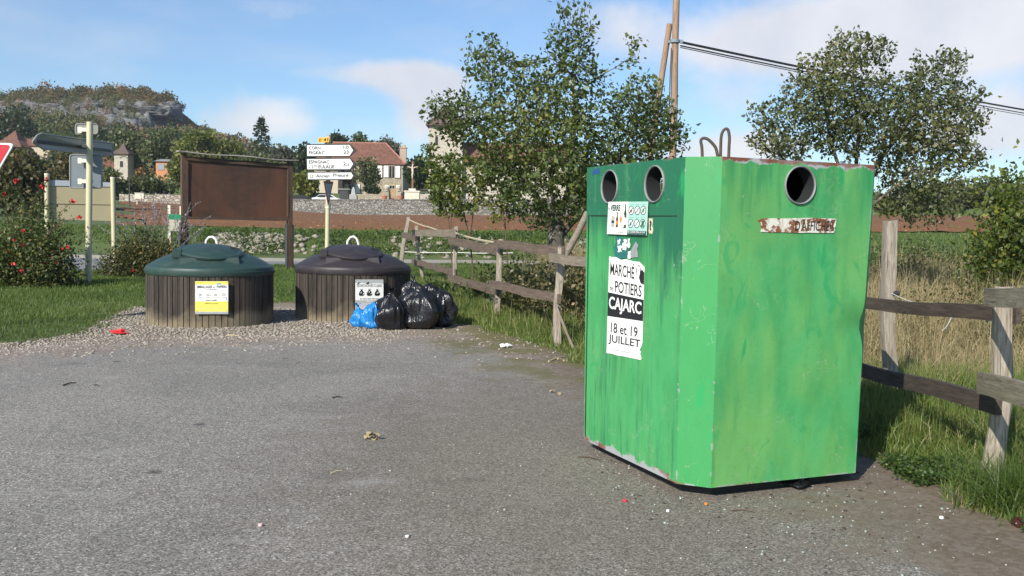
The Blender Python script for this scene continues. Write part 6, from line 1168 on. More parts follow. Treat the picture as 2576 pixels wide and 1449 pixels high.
# small green and cream sign behind the second shrub
q = at(437, 580, 33); S6 = Sheet(at(424, 538, 33), at(455, 540, 33.2), at(455, 582, 33.2), at(424, 580, 33)); t = thing('garden_sign', 'small cream sign with a green top band behind the notice board post', 'sign', (q[0], 33, 0)); o = S6.poly(rect(0, 0, 1, 1), 0, .03).build('board', plain('cream_board', (.62, .58, .44), .6, .1, 8), t); S6.poly(rect(0, .68, 1, 1), .003, .002).build('green_band', plain('green_band', (.02, .36, .14), .5), t);
for u in (0.02, .98): p = S6.p(u, 0); MB().box((p[0], p[1] + .06, (p[2] + .9) / 2), (.09, .06, p[2] + .9)).build('post', M_clamp, t)

# ================================================================== wooden fence
M_rail = woodmat('weathered_rail', (.080, .056, .040), (.235, .175, .130)); M_railb = woodmat('dark_weathered_rail', (.040, .030, .024), (.115, .088, .068)); M_fpost = woodmat('split_chestnut_post', (.20, .165, .125), (.50, .44, .365)); M_greyr = woodmat('silver_rail', (.15, .122, .090), (.345, .290, .220))
f0 = gp(1250, 805); fence = thing('wooden_fence', 'rustic fence of split posts and overlapping weathered rails behind the bins and the green container', 'fence', f0)
def fpost(pt, pbm, Y, w_=.11, mat=M_fpost, rnd=.5):
    a, b_ = at(*pt, Y), at(*pbm, Y); d = unit(b_ - a); timber('post', b_ + d * .12, a, w_, w_ * .9, mat, fence, (0, 1, 0), .010, rnd)
def rail(p0, p1, Y0, Y1_, w_, mat, thk=.035): timber('rail', at(*p0, Y0), at(*p1, Y1_), w_, thk, mat, fence, (0, 0, 1), .004)
Yp = [33.0, float(gp(1055, 702)[1]), float(gp(1147, 748)[1]), float(gp(1250, 805)[1]), float(gp(1403, 872)[1]), float(gp(2234, 1005)[1]), float(gp(2495, 1218)[1])]
fpost((1027, 546), (1008, 668), 30.5, .15); fpost((1046, 568), (1063, 706), Yp[1]); fpost((1146, 570), (1147, 750), Yp[2]); fpost((1263, 602), (1246, 808), Yp[3], .115); fpost((1409, 622), (1403, 874), Yp[4], .115)
fpost((2234, 556), (2237, 1010), Yp[5], .128, M_fpost, .35); 
# crooked right post made of two leaning halves in one piece
b_ = [at(2490, 1222, Yp[6]), at(2512, 1080, Yp[6]), at(2522, 990, Yp[6]), at(2521, 860, Yp[6]), at(2527, 722, Yp[6])]
mbp = MB(); mbp.tube([b_[0] - [0, 0, .1]] + b_, [.072, .068, .064, .062, .060, .060], 10); me_ = mbp.mesh('post'); 
for v in me_.vertices: v.co += Vector(rng.normal(0, .004, 3))
Mo = Matrix.Translation(tuple((b_[0] + b_[-1]) / 2)) @ Matrix.Rotation(R(-90), 4, 'Y'); me_.transform(Mo.inverted()); obj('post', me_, M_fpost, fence, Mo)
o1 = .10
rail((1011, 590), (1056, 601), 30.2, Yp[1] - .2, .19, M_rail); rail((1038, 586), (1145, 587), Yp[1] - o1, Yp[2] - o1, .17, M_greyr); rail((1129, 604), (1264, 634), Yp[2] - o1 - .05, Yp[3] - o1, .165, M_rail); rail((1243, 612), (1418, 634), Yp[3] - o1 - .05, Yp[4] - o1, .135, M_rail); rail((1384, 648), (1560, 668), Yp[4] - o1 - .06, 9.8, .115, M_greyr)
rail((1036, 655), (1060, 668), 28.5, Yp[1] - .1, .17, M_rail); rail((1049, 660), (1146, 686), Yp[1] - o1, Yp[2] - o1, .16, M_rail); rail((1129, 699), (1254, 733), Yp[2] - o1 - .05, Yp[3] - o1, .155, M_rail); rail((1231, 713), (1408, 753), Yp[3] - o1 - .05, Yp[4] - o1, .13, M_rail)
rail((2040, 752), (2560, 795), 9.6, Yp[6] - .09, .102, M_railb, .04); rail((2080, 908), (2510, 1019), 9.3, Yp[6] - .09, .118, M_railb, .04); rail((2481, 744), (2800, 763), Yp[6] - .14, 3.9, .11, M_greyr, .04); rail((2464, 962), (2800, 1060), Yp[6] - .14, 3.9, .132, M_greyr, .04)
timber('brace', at(1396, 764, Yp[4] - .12), at(1446, 882, Yp[4] - .35), .085, .03, M_greyr, fence, (0, 1, 0), .004); q0, q1 = at(1420, 646, 13.2), at(1478, 535, 13.4); mbp = MB().tube([q0, (q0 + q1) / 2 + [.01, 0, 0], q1], [.052, .05, .047], 8); obj('leaning_pole', mbp.mesh('leaning_pole', 50), M_greyr, fence)
q = at(1245, 758, Yp[3]); wb = MB()
for k in range(7): a = [(q[0] + .075 * math.cos(x), q[1] + .07 * math.sin(x), q[2] + .012 * k + .02 * math.sin(x + k)) for x in np.linspace(0, 6.3, 14)]; wb.tube(a, .004, 4, False)
wb.build('wire_wrap', bpy.data.materials['dark_steel'], fence)
# rope and fence tape
def strand(name, label, cat, P, sag, r, mat):
    out = []
    for k in range(len(P) - 1):
        for i in range(8): u = i / 8; out.append(P[k] * (1 - u) + P[k + 1] * u - np.array([0, 0, sag * 4 * u * (1 - u)]))
    out.append(P[-1]); return tag(MB().tube(out, r, 6).build(name, mat), label, cat)
strand('rope', 'slack beige rope hanging from the leaning first fence post', 'rope', [at(1028, 552, 30.3), at(1085, 573, 26), at(1146, 586, Yp[2]), at(1262, 612, Yp[3])], .03, .022, plain('hemp', (.42, .36, .25), .9)); strand('fence_tape', 'thin white electric fence tape stretched across the grass behind the fence', 'fence tape', [at(1010, 633, 33), at(1150, 635, 32), at(1290, 636, 31)], .02, .011, M_white)
strand('wire', 'thin loose wire hanging from the tall post right of the container', 'wire', [at(2243, 738, Yp[5] - .07), at(2400, 780, 7.6), at(2372, 830, 7.2)], .03, .0035, bpy.data.materials['galvanised']); tag(MB().lathe([(.02, -.03), (.028, -.02), (.028, .02), (.015, .035)], 10).build('insulator', M_edge, None, None, Matrix.Translation(tuple(at(2253, 738, Yp[5] - .06))) @ Matrix.Rotation(R(90), 4, 'Y')), 'small black wire insulator screwed to the tall fence post', 'insulator')

# ================================================================== utility pole and cables
M_pole = woodmat('utility_pole_wood', (.24, .15, .095), (.46, .33, .24), .8); YU = 21.0; u0, u1 = at(1686, 760, YU), at(1706, -260, YU); u0[2] = 0
up = thing('utility_pole', 'tall wooden utility pole braced by a second leaning pole', 'utility pole', u0)
def pole(name, a, b_, ra, rb_):
    M_, L_ = frame(a, b_, (0, 1, 0)); mb = MB().tube([(-L_ / 2 + L_ * k / 12, rng.normal(0, .004), rng.normal(0, .004)) for k in range(13)], [ra + (rb_ - ra) * k / 12 for k in range(13)], 14); return mb.build(name, M_pole, up, 60, M_)
pole('pole', u0, u1, .085, .070); s0, s1 = at(1600, 620, YU + .4), at(1685, 60, YU + .12); s0 = s0 + (s0 - s1) * .3; pole('strut', s0, s1, .075, .065)
q = at(1698, 104, YU); MB().tube([q - [0, 0, .035], q + [0, 0, .035]], .105, 14).box(q + [-.10, .05, 0], (.10, .05, .06)).box(q + [.13, 0, 0], (.09, .05, .07)).build('collar', plain('steel_collar', (.20, .24, .28), .4), up)
kb_ = MB(); a = q + [.1, -.05, 0]; kb_.tube([at(1689, 120, YU - .1), at(1686, 190, YU - .1), at(1682, 330, YU - .1)], .012, 6).build('down_cable', M_edge, up)
c0 = at(1712, 108, YU); 
def cable(label, off, tgt, r, nm='power_cable'):
    p0 = c0 + np.array([0, 0, off]); p1 = tgt; P = [p0 * (1 - u) + p1 * u - np.array([0, 0, .9 * 4 * u * (1 - u) * .25]) for u in np.linspace(0, 1, 30)]; return tag(MB().tube(P, r, 6).build(nm, M_edge), label, 'cable', 'cables leaving the utility pole')
cable('thick black twisted cable, upper of the bundle from the pole collar', .02, at(3100, 352, 44), .028); cable('thinner black cable just below the thick twisted one', -.06, at(3100, 360, 44), .016); cable('lowest thin cable sagging under the bundle', -.10, at(3100, 366, 44), .010)
# ================================================================== shrubs near the camera
def shrub_at(px, base_py, Y, dy=0): q = at(px, base_py, Y); return (q[0], Y)
M_rose = leafmat('rose_leaf', [(0, (.034, .052, .016)), (.5, (.085, .11, .03)), (.85, (.15, .165, .05)), (1, (.24, .18, .06))], .3)
rb_, K = bush('rose_bush', 'big rambling rose bush with red flowers at the left edge', shrub_at(62, 690, 21.0), 1.25, 1.0, 1.95, 90, 9500, .085, M_rose, 'rose bush', None, True, .08, M_bark, .20)
def flowers(parent, n, K, size, mat, name='flower', out=.25, c=None):
    mb = MB(); 
    for k in range(n):
        p = K[rng.integers(0, len(K))] + rng.normal(0, .12, 3); p = p + unit(p - (c if c is not None else K.mean(0)) + [0, -.6, .2]) * out
        for q in range(9):
            d = unit(rng.normal(size=3)); s_ = unit(np.cross(d, rng.normal(size=3))); mb.add([p, p + d * size * .6 + s_ * size * .45, p + d * size, p + d * size * .6 - s_ * size * .45], [(0, 1, 2, 3)])
    return mb.build(name, mat, parent)
M_red = plain('red_petal', (.62, .018, .03), .6, .2, 40)
flowers(rb_, 18, K, .05, M_red)
# arching long shoots with blooms on the rose
mb = MB(); mbf = MB(); P_ = []; D_ = []
for x0, y0, x1, y1 in ((95, 560, 118, 452), (60, 540, 40, 455), (120, 590, 185, 505), (110, 600, 200, 545), (70, 550, 105, 470), (20, 560, 10, 490)):
    a, b_ = at(x0, y0, 20.6), at(x1, y1, 20.3); m_ = (a + b_) / 2 + [0, 0, .12]; mb.tube([a, m_, b_], [.010, .008, .004], 5, False)
    for u in np.linspace(.1, 1, 26): q = (a * (1 - u) + b_ * u) + [0, 0, .12 * 4 * u * (1 - u) * .5]; P_.append(q + rng.normal(0, .02, 3)); D_.append(rng.normal(size=3))
    for q in range(10): d = unit(rng.normal(size=3)); s_ = unit(np.cross(d, rng.normal(size=3))); mbf.add([b_, b_ + d * .04 + s_ * .03, b_ + d * .065, b_ + d * .04 - s_ * .03], [(0, 1, 2, 3)])
mb.build('shoot', M_stem, rb_); mbf.build('flower', M_red, rb_); leaves('shoot_leaf', P_, D_, .08, M_rose, rb_)
rb2, K2 = bush('rose_bush', 'low dark rose shrub with yellowing leaves left of the green lidded bin', shrub_at(372, 690, 25.5), 1.32, .9, 1.45, 90, 8500, .085, leafmat('dull_rose_leaf', [(0, (.032, .040, .016)), (.55, (.08, .082, .028)), (.85, (.15, .135, .04)), (1, (.28, .18, .04))], .25), 'rose bush', None, True, .12, M_bark, .2)
flowers(rb2, 5, K2, .045, M_red)
# russian sage: pale feathery stems with lilac flower spikes
c = shrub_at(405, 640, 27.5); rs = thing('sage_shrub', 'pale feathery sage with lilac spikes rising behind the rose shrub', 'shrub', (c[0], c[1], 0)); V1 = []; V2 = []; P_ = []; D_ = []
for k in range(42):
    a = np.array([c[0] + rng.normal(0, .25), c[1] + rng.normal(0, .2), .2]); d = unit(np.array([rng.normal(0, .55), rng.normal(0, .3), 1.0])); L_ = rng.uniform(1.4, 2.5); m_ = a + d * L_ * .6; b_ = m_ + unit(d + [rng.normal(0, .25), 0, -.1]) * L_ * .4; V1 += [a, m_]; V2 += [m_, b_]
    for u in np.linspace(.0, 1, 22): P_.append(m_ * (1 - u) + b_ * u + rng.normal(0, .02, 3)); D_.append(rng.normal(size=3))
V, Fc = segtubes(V1, V2, np.full(len(V1), .008), np.full(len(V1), .004), 4); obj('stem', npmesh('stem', V, Fc), plain('silver_stem', (.24, .22, .19), .8), rs); leaves('flower_spike', P_, D_, .055, leafmat('lilac_flower', [(0, (.16, .14, .22)), (1, (.36, .32, .42))], .2), rs)
c = shrub_at(490, 640, 29.5); rs2 = bush('sage_shrub', 'greyish twiggy sage shrub beside the left post of the notice board', c, .8, .5, 1.2, 40, 1800, .06, M_grey, 'shrub')
# brambles and weeds behind the fence
WD = 'weeds behind the fence'
M_weed = leafmat('weed_leaf', [(0, (.045, .052, .02)), (.4, (.095, .105, .038)), (.75, (.16, .135, .06)), (1, (.30, .22, .12))], .25); M_fresh = leafmat('fresh_weed_leaf', [(0, (.022, .05, .012)), (.6, (.055, .11, .02)), (1, (.11, .15, .035))], .35)
bush('bramble', 'brown green bramble thicket behind the fence beside the container', shrub_at(1440, 800, 14.6), .95, .7, 1.25, 60, 4200, .07, M_weed, 'bramble', None, True, .05, M_straw_stem, .24)
bush('bramble', 'straggly dry bramble behind the middle fence rails', shrub_at(1335, 800, 16.0), .75, .6, 1.2, 46, 2600, .07, M_weed, 'bramble', None, True, .05, M_straw_stem, .26)
bush('bramble', 'small dark bramble at the feet of the saplings', shrub_at(1240, 740, 18.6), .6, .5, .95, 36, 1600, .07, M_weed, 'bramble', None, True, .05, M_straw_stem, .26)
bush('nettle_clump', 'bright green nettles behind the rubbish bags under the fence', shrub_at(1105, 740, 19.0), .55, .45, .55, 34, 1800, .07, M_fresh, 'weeds'); bush('nettle_clump', 'green nettles at the foot of the third fence post', shrub_at(1190, 770, 18.0), .55, .4, .40, 30, 1500, .07, M_fresh, 'weeds')
bush('bramble', 'leafy bramble under the pear tree trunk', shrub_at(1395, 790, 17.2), 1.2, .8, 1.1, 50, 3200, .08, M_leaf2, 'bramble', None, True, .05, M_straw_stem, .25)
# right hand hedge and the hedge bank beyond the meadow
bush('hedge_bush', 'tall bright leaved hedge bush at the right edge', shrub_at(2535, 700, 17.0), .85, .9, 3.3, 120, 6400, .105, M_lime, 'bush', None, True, .05, M_bark, .17)
bush('hedge_bush', 'dark green crown of the hedge bush at the right edge', shrub_at(2590, 690, 19.5), 1.2, 1.0, 3.6, 110, 5200, .10, M_leaf, 'bush', None, True, .3, M_bark, .17)
for k, (px, Y, rx, h, mt, lb) in enumerate([(2215, 27, 1.2, 1.45, M_fresh, 'green bramble bank just right of the container'), (2330, 29, 1.5, 1.55, M_leaf, 'green bramble bank in the middle beyond the dry grass'), (2440, 31, 1.7, 1.6, M_fresh, 'pale green bramble bank below the red field at right'), (2545, 27, 1.3, 1.3, M_leaf2, 'bramble bank under the right hand hedge bush'), (2280, 24, 1.1, 1.0, M_weed, 'brownish bramble in front of the green bank'), (2130, 30, 1.5, 1.5, M_leaf, 'bramble bank hidden behind the container edge')]):
    bush('bramble', lb, shrub_at(px, 700, Y), rx, 1.0, h, 60, 3600, .095, mt, 'bramble', None, True, .05, M_straw_stem, .22)
# rough stalks: dry docks and grasses of the meadow, as one ground cover
def scat(n, fn):
    out = []
    while len(out) < n: out += [p for p in fn(n)]
    return np.array(out[:n])
LOTA, APRA = np.array(LOT), np.array(APR)
def in_view(P, m=60):
    d = P - np.array([0, 0, CH]); z = d @ _fw; x = 1288 + F * (d @ RT) / z; y = 724.5 - F * (d @ UP) / z; return (z > .5) & (x > -m) & (x < 2576 + m) & (y < 1449 + 2 * m) & (y > 300)
def zone(n, xlo, xhi, ylo, yhi, cond, pw=1.0):
    m_ = int(n * 1.0); Y = ylo + (yhi - ylo) * rng.random(m_) ** pw; X = rng.uniform(xlo, xhi, m_); P = np.stack([X, Y, np.zeros(m_)], 1); k = in_view(P) & cond(X, Y); return P[k]
def nz(x, y, s, o=0.0): return .5 + .25 * (np.sin(x * s + o) * np.cos(y * s * 1.3 + o * 2) + np.sin((x + y) * s * .7 + o * 3) * np.cos((x - y) * s * 1.1 + 1 + o)) 
M_grass = leafmat('grass_blade', [(0, (.048, .086, .016)), (.5, (.108, .172, .032)), (.85, (.175, .225, .052)), (1, (.30, .26, .11))], .35, .5)
M_dry = leafmat('dry_blade', [(0, (.13, .10, .045)), (.4, (.30, .235, .12)), (.75, (.46, .38, .21)), (1, (.10, .13, .03))], .25, .7)
BINS = [(cg, Rg), (cb_, Rb)]
def clear(X, Y):
    k = np.ones(len(X), bool)
    for c_, r_ in BINS: k &= np.hypot(X - c_[0], Y - c_[1]) > r_ + .02
    return k
def lawn_ok(X, Y):
    P = np.stack([X, Y], 1); e = polydist(P, APRA); l = polydist(P, LOTA); j = nz(X, Y, 5.0) * .5; roadd = polydist(P, np.array(near + far)); return (e < -.02 + (j - .28) * .9) & (l < -.05) & (roadd < -.05) & clear(X, Y)
P1 = zone(300000, -16, .3, 10, 38, lawn_ok, 1.25); d1 = P1[:, 1]
hgt = (.03 + .04 * nz(P1[:, 0], P1[:, 1], 1.7, 2) + .075 * np.clip((polydist(P1[:, :2], APRA) + .3) / -3, 0, 1) * nz(P1[:, 0], P1[:, 1], .9, 1)) * rng.uniform(.6, 1.4, len(P1))
hue = np.clip(.16 + .45 * nz(P1[:, 0], P1[:, 1], 1.1, 4) + .22 * (nz(P1[:, 0], P1[:, 1], 5.3, 2) - .5) + .25 * (rng.random(len(P1)) < .08) - .25 * np.clip(-5.5 - P1[:, 0], 0, 1) * np.clip((13.5 - P1[:, 1]) / 2, 0, 1) + rng.normal(0, .18, len(P1)), 0, 1)  # blade colour darkened at the front left, standing in for shade there
tag(blades('lawn_grass', P1, hgt, (.00055 * d1 + .0015), M_grass, None, .5, 2, hue), 'short green grass of the lawn left of and behind the bins', 'grass', kind='stuff')
def right_ok(X, Y):
    P = np.stack([X, Y], 1); e = polydist(P, APRA); l = polydist(P, LOTA); j = nz(X, Y, 4.0) * .5; return (e < .04 + (j - .25) * .7) & (l < -.03) & clear(X, Y)
P2 = zone(330000, -2.6, 9.5, 4.2, 24, lambda X, Y: right_ok(X, Y) & ((X < 1.0) | (Y < 9.0 + 1.6 * rng.random(len(X)))), 1.5); y_ = P2[:, 1]; x_ = P2[:, 0]; ed = -polydist(P2[:, :2], APRA)
hgt = (.06 + .10 * np.clip(ed / .8, 0, 1) + .16 * nz(x_, y_, 2.3, 1) * np.clip(ed / .6, 0, 1)) * rng.uniform(.5, 1.5, len(P2))
tag(blades('verge_grass', P2, hgt, .0006 * y_ + .0035, M_grass, None, .65, 3, np.clip(.55 + .3 * (nz(x_, y_, 1.9, 3) - .3) + rng.normal(0, .2, len(P2)) + .4 * (rng.random(len(P2)) < .10), 0, 1)), 'lush green grass along the fence and behind the container', 'grass', kind='stuff')
P3 = zone(260000, .5, 24, 8.6, 40, lambda X, Y: right_ok(X, Y) & (Y > 9.3 + .25 * np.maximum(0, 6 - X) * 0) & (X > 1.2) , 1.3); x_, y_ = P3[:, 0], P3[:, 1]
hgt = (.40 + .60 * nz(x_, y_, 1.2, 2) + .30 * (rng.random(len(P3)) < .06)) * rng.uniform(.5, 1.35, len(P3)) * np.clip((y_ - 8) / 6, .25, 1)
tag(blades('dry_meadow_grass', P3, hgt, .0006 * y_ + .002, M_dry, None, .75, 3, np.clip(.48 + .3 * (nz(x_, y_, 1.5, 5) - .5) + rng.normal(0, .22, len(P3)), 0, 1)), 'tall dry straw coloured meadow grass beyond the fence', 'grass', kind='stuff')
P4 = zone(26000, -1.5, 2.5, 11.8, 20, right_ok, 1.2); tag(blades('dry_weed_stalks', P4[:150], rng.uniform(.25, .8, len(P4[:150])), .006, M_dry, None, .35, 3), 'thin dry weed stalks behind the left part of the fence', 'dry weeds', kind='stuff')
P5 = zone(60000, -30, 34, 43, 50.6, lambda X, Y: (X < 12) | (rng.random(len(X)) < .5), 1.0); P5[:, 2] = zt(P5[:, 0], P5[:, 1]); tag(blades('bank_grass', P5, rng.uniform(.10, .28, len(P5)) * np.where(P5[:, 1] > 49, .5, 1), .035, M_grass, None, .5, 2, np.clip(rng.normal(.45, .2, len(P5)), 0, 1)), 'grassy bank below the red ploughed field', 'grass', kind='stuff')
for px, Y, lb in ((2310, 13.5, 'tall brown seeding weeds in the dry meadow behind the tall fence post'), (2440, 15.0, 'brown weed clump in the dry meadow left of the right fence post'), (2540, 12.5, 'dry dock stalks in the meadow at the right edge')):
    bush('weed_clump', lb, shrub_at(px, 720, Y), .75, .5, 1.15, 60, 900, .06, M_weed, 'weeds', None, True, .1, M_straw_stem, .2, .2)
Q = []
for k in range(260): px = rng.uniform(500, 1500); Y = rng.uniform(42, 45.5); q = at(px, 600, Y); z = float(zt(q[0], Y)); Q += [(q[0] + rng.normal(0, .25), Y + rng.normal(0, .2), z + .05 + abs(rng.normal(0, .16))) for _ in range(26)]
tag(leaves('bank_weeds', Q, rng.normal(size=(len(Q), 3)), rng.uniform(.07, .16, len(Q)), M_fresh, None, .7), 'green weeds covering the stony bank behind the bins', 'weeds', kind='stuff')
# low broad leaved weeds at the asphalt edge
Q = zone(26000, 2.0, 4.6, 4.2, 8.5, lambda X, Y: (lambda e: (e < .12) & (e > -.55))(polydist(np.stack([X, Y], 1), APRA)), 1.0); Q = Q[nz(Q[:, 0], Q[:, 1], 3.1, 2) > .52][:2600]; idx = np.repeat(np.arange(len(Q)), 5); P = Q[idx] + rng.normal(0, .02, (len(idx), 3)); P[:, 2] = rng.uniform(.01, .09, len(idx)); D = rng.normal(size=(len(idx), 3)); D[:, 2] = np.abs(D[:, 2]) * .4
tag(leaves('ground_weeds', P, D, rng.uniform(.015, .032, len(idx)), M_fresh, None, .85), 'small broad leaved weeds creeping over the asphalt edge', 'weeds', kind='stuff')
# dark tuft at the right edge
q = gp(2570, 1290); P = q + rng.normal(0, 1, (900, 3)) * [.12, .12, 0]; tag(blades('grass_tuft', P, rng.uniform(.18, .42, 900), .007, M_grass, None, .9, 4, np.clip(rng.normal(.2, .12, 900), 0, 1)), 'dark drooping grass tuft at the lower right edge', 'grass tuft')

# ================================================================== stones
def stones(name, P, S, mat, rnd_sub=1):
    bm = bmesh.new(); bmesh.ops.create_icosphere(bm, subdivisions=rnd_sub, radius=1); B = np.array([v.co[:] for v in bm.verts]); FB = np.array([[v.index for v in f.verts] for f in bm.faces]); bm.free(); n = len(P)
    sc = np.asarray(S)[:, None, None] * rng.uniform(.55, 1.25, (n, 1, 3)) * np.array([1, 1, .62]); V = B[None] * sc * rng.uniform(.72, 1.2, (n, len(B), 1)); a = rng.random(n) * 6.3; c_, s_ = np.cos(a), np.sin(a); X = V[:, :, 0] * c_[:, None] - V[:, :, 1] * s_[:, None]; Y = V[:, :, 0] * s_[:, None] + V[:, :, 1] * c_[:, None]; V = np.stack([X, Y, V[:, :, 2]], 2) + np.asarray(P)[:, None, :]
    Fc = (FB[None] + (np.arange(n) * len(B))[:, None, None]).reshape(-1, 3); return obj(name, npmesh(name, V.reshape(-1, 3), Fc, np.repeat(rng.random(n), len(FB))), mat)
def fn_stone(a, b2):
    def fn(t, b): c = t.coord(); t.put(b.inputs['Base Color'], t.mix(t.noise(c, 9, 5, .7), t.mix(t.attr('rnd'), a, b2), (.30, .27, .22)))
    return fn
M_stone = material('pale_limestone', fn_stone((.15, .13, .10), (.36, .32, .26)), rough=.95); M_grav = material('gravel_stone', fn_stone((.15, .12, .10), (.40, .345, .295)), rough=.95)
G = zone(90000, -9.5, 1.5, 10.5, 17, lambda X, Y: (lambda e, l: (e > -.15) & (l < 1.7 * rng.random(len(X)) ** 4.0) & clear(X, Y) & (rng.random(len(X)) < np.where(X > -1.6, .10, 1)))(polydist(np.stack([X, Y], 1), APRA), polydist(np.stack([X, Y], 1), LOTA)), 1.0)[:7500]
tag(stones('gravel', G + [0, 0, .008], rng.uniform(.008, .026, len(G)) * np.where(rng.random(len(G)) < .05, 1.6, 1), M_grav), 'loose pinkish gravel stones around the bins', 'gravel', kind='stuff')
G = zone(30000, -6, 3.2, 3.5, 12.4, lambda X, Y: (polydist(np.stack([X, Y], 1), LOTA) > 0), 1.3)[:650]; G = G[nz(G[:, 0], G[:, 1], .8, 3) > .36]
tag(stones('loose_chippings', G + [0, 0, .010], rng.uniform(.003, .008, len(G)), material('white_chipping', fn_stone((.36, .34, .31), (.70, .68, .64)), rough=.9)), 'small pale chippings scattered over the tarmac', 'chippings', kind='stuff')
def rubble(name, label, px0, px1, n, y0, y1, lo, hi):
    X = []; 
    for k in range(n): px = rng.uniform(px0, px1); Y = y0 + (y1 - y0) * rng.random(); q = at(px, 600, Y); X.append((q[0], Y, float(zt(q[0], Y)) + .04))
    return tag(stones(name, X, rng.uniform(lo, hi, n), M_stone, 1), label, 'stone wall')
rubble('dry_stone_wall', 'collapsed pale dry stone wall in the bank behind the notice board', 545, 712, 230, 42.4, 44.6, .09, .26)
rubble('stone_heap', 'few pale stones showing in the bank between notice board and direction sign', 738, 800, 14, 42.4, 44.2, .12, .28); rubble('stone_heap', 'scattered pale stones in the bank right of the brown lidded bin', 985, 1085, 44, 42.2, 44.3, .10, .24); rubble('stone_heap', 'loose stones in the bank behind the second fence bay', 1105, 1260, 30, 42.2, 44.5, .10, .22); rubble('stone_heap', 'broken pale stone wall low behind the fruit tree trunk', 1425, 1480, 90, 42.2, 44.5, .10, .24)
# ================================================================== litter
M_leafdry = plain('dry_oak_leaf', (.30, .235, .14), .9, .3, 30)
def crumple(name, label, cat, px, py, w_, h_, mat, n=60, group=None, flat=.5, seed=1):
    r_ = np.random.default_rng(seed); q = gp(px, py); s = np.linalg.norm(q - [0, 0, CH]) / F; bm = bmesh.new(); bmesh.ops.create_icosphere(bm, subdivisions=3, radius=1); f_ = [(r_.normal(0, 3, 3), r_.random() * 6) for _ in range(7)]
    for v in bm.verts:
        c = np.array(v.co[:]); k = 1 + sum(.16 * math.sin(float(c @ a) + p) for a, p in f_); v.co = (q[0] + c[0] * k * w_ * s / 2, q[1] + c[1] * k * w_ * s / 2 * .8, .012 + max(0, (c[2] * k + .8)) * h_ * s * flat)
    me_ = bpy.data.meshes.new(name); bm.to_mesh(me_); bm.free(); return tag(obj(name, me_, mat), label, cat, group)
crumple('paper_tissue', 'crumpled white paper tissue on the tarmac by the fence', 'litter', 1271, 876, 22, 12, M_white, seed=2); crumple('crushed_can', 'crushed red wrapper lying on the gravel left of the green lidded bin', 'litter', 300, 842, 28, 12, plain('red_wrapper', (.60, .03, .03), .35, .2, 30), seed=3)
crumple('plastic_scrap', 'crumpled black plastic scrap under the edge of the container', 'litter', 2003, 1228, 62, 24, M_bagk, seed=4); crumple('plastic_scrap', 'small black shred beside the larger plastic scrap under the container', 'litter', 1945, 1222, 22, 10, M_bagk, seed=5)
def oak_leaf(label, px, py, n, w_, seed):
    r_ = np.random.default_rng(seed); q = gp(px, py); s = np.linalg.norm(q - [0, 0, CH]) / F; mb = MB()
    for k in range(n):
        c = q + np.array([r_.normal(0, .25) * w_ * s, r_.normal(0, .25) * w_ * s, .014 + .012 * k]); a = r_.random() * 6.3; L_ = w_ * s * .55; out = []
        for i in range(16): th = 2 * math.pi * i / 16; rr = L_ * (.5 + .12 * math.cos(2 * th) + .10 * math.cos(5 * th + k)); out.append(c + [rr * math.cos(th + a), rr * math.sin(th + a) * .8, .012 * math.sin(3 * th + k)])
        mb.add([c + [0, 0, .012]] + out, [(0, 1 + i, 1 + (i + 1) % 16) for i in range(16)])
    return tag(mb.build('dry_leaf', M_leafdry), label, 'leaf')
oak_leaf('curled brown oak leaf cluster in the middle of the tarmac', 938, 1110, 5, 40, 1); oak_leaf('pale dry leaf on the tarmac left of the container', 1405, 993, 2, 26, 2); oak_leaf('small brown dry leaf at the tarmac edge by the brace plank', 1408, 908, 2, 18, 3)
M_twig = plain('dark_twig', (.05, .038, .03), .9, .3, 30); M_strawt = plain('pale_straw', (.50, .42, .24), .9)
for lb, x0, y0, x1, y1, r_, mt in [('short black twig on the tarmac at left', 158, 973, 192, 966, .007, M_twig), ('tiny dark twig near the left grass edge', 236, 972, 250, 975, .005, M_twig), ('small black twig in the middle of the tarmac', 836, 1004, 862, 1003, .007, M_twig), ('reddish thin stick lying beside the container base', 1455, 1153, 1512, 1162, .006, M_stem), ('pale straw on the tarmac below the oak leaves', 832, 1196, 862, 1190, .004, M_strawt), ('pale flat stick on the gravel between the two bins', 568, 847, 602, 847, .010, M_strawt), ('pale stick at the foot of the brace plank', 1380, 912, 1420, 900, .010, M_strawt), ('thin brown stick near the lowest right container corner', 1838, 1290, 1900, 1294, .004, M_stem)]:
    a, b_ = gp(x0, y0), gp(x1, y1); m_ = (a + b_) / 2 + [0, .01, .01]; tag(MB().tube([a + [0, 0, .014], m_ + [0, 0, .012], b_ + [0, 0, .014]], [r_, r_ * .9, r_ * .5], 6).build('twig' if mt is not M_strawt else 'straw', mt), lb, 'twig')
def cap(label, px, py, r_, mat, ring=False, name='metal_litter', M2=None):
    r_ *= .75
    q = gp(px, py); t = tag(MB().lathe([(r_ * .6, .0), (r_, .0), (r_ * 1.02, .006), (r_ * .9, .012), (r_ * .5, .0125)] if not ring else [(r_ * .72, 0), (r_, 0), (r_, .008), (r_ * .72, .008)], 14).build(name, mat, None, 40, Matrix.Translation((q[0], q[1], .011))), label, 'bottle cap'); return t
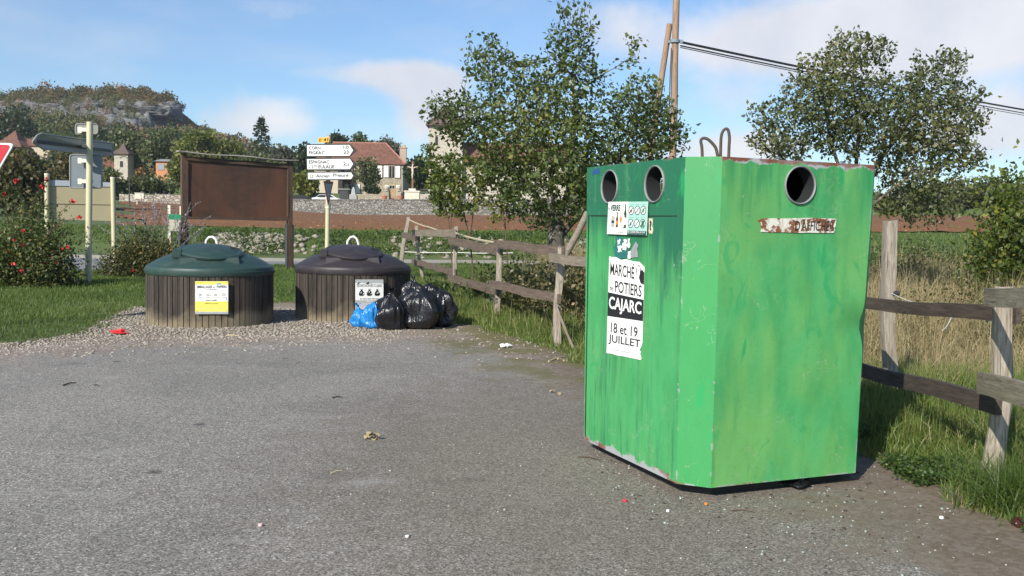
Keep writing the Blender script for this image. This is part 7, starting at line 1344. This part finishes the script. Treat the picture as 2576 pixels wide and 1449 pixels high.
cap('white and red bottle cap on the tarmac at lower left', 655, 1328, .016, plain('white_red_cap', (.72, .45, .45), .5, .5, 60)); cap('small white plastic ring on the tarmac at bottom centre', 1024, 1356, .014, M_white, True, 'plastic_litter'); cap('red bottle cap in front of the container', 1572, 1266, .017, plain('red_cap', (.6, .03, .05), .4)); cap('white bottle cap near the asphalt edge at right', 2368, 1309, .016, M_white); cap('white crown cap on the tarmac right of the red cap', 1680, 1292, .012, M_white); cap('orange cap scrap in front of the container corner', 1776, 1274, .014, plain('orange_cap', (.7, .2, .04), .4))
# broken glass and crumbs around the container
G = zone(60000, .6, 2.9, 4.2, 7.2, lambda X, Y: (lambda l: l > -.05)(polydist(np.stack([X, Y], 1), LOTA)), 1.0); dd = np.abs((G[:, :2] - C0[:2]) @ np.array([rv[:2], lv[:2]]).T); G = G[(rng.random(len(G)) < .035) & (nz(G[:, 0], G[:, 1], 2.2, 1) > .40)][:420]
tag(stones('dark_crumbs', G[:170] + [0, 0, .011], rng.uniform(.004, .012, len(G[:170])), M_twig), 'dark bark and dirt crumbs on the tarmac around the container', 'dirt', kind='stuff'); tag(stones('glass_shards', G[170:] + [0, 0, .011], rng.uniform(.003, .010, len(G[170:])), material('shard_glass', None, (.42, .50, .47), .08, Transmission_Weight=.3)), 'small broken glass shards on the tarmac around the container', 'glass shards', kind='stuff')
q = gp(2572, 1328); t = thing('glass_bottle', 'dark bottle lying in the dirt at the lower right edge', 'bottle', q); Mq = Matrix.Translation((q[0] + .05, q[1], .036)) @ Matrix.Rotation(R(80), 4, 'Y'); MB().lathe([(.01, -.10), (.032, -.10), (.036, -.09), (.036, .05), (.030, .08), (.014, .12), (.014, .17), (.008, .17)], 20).build('body', material('brown_glass', None, (.05, .015, .01), .08, Coat_Weight=.5), t, 40, Mq); MB().lathe([(.01, .15), (.017, .152), (.017, .165), (.01, .168)], 14).build('neck_ring', bpy.data.materials['brown_glass'], t, 40, Mq)

# ------------------------------------------------------------------ thin valley haze
if HAZE:
    hz = MB().box((0, 285, 62), (1000, 640, 140)); ho = hz.build('haze', None); tag(ho, kind='stuff')
    hm = bpy.data.materials.new('haze'); hm.use_nodes = True; hm.node_tree.nodes.clear(); hn = NT(hm.node_tree); pv = hn.node('VolumePrincipled', None, Color=(.80, .87, 1.0), Density=HAZE, Anisotropy=.2); oo = hm.node_tree.nodes.new('ShaderNodeOutputMaterial'); hm.node_tree.links.new(pv.outputs[0], oo.inputs['Volume']); ho.data.materials.append(hm)
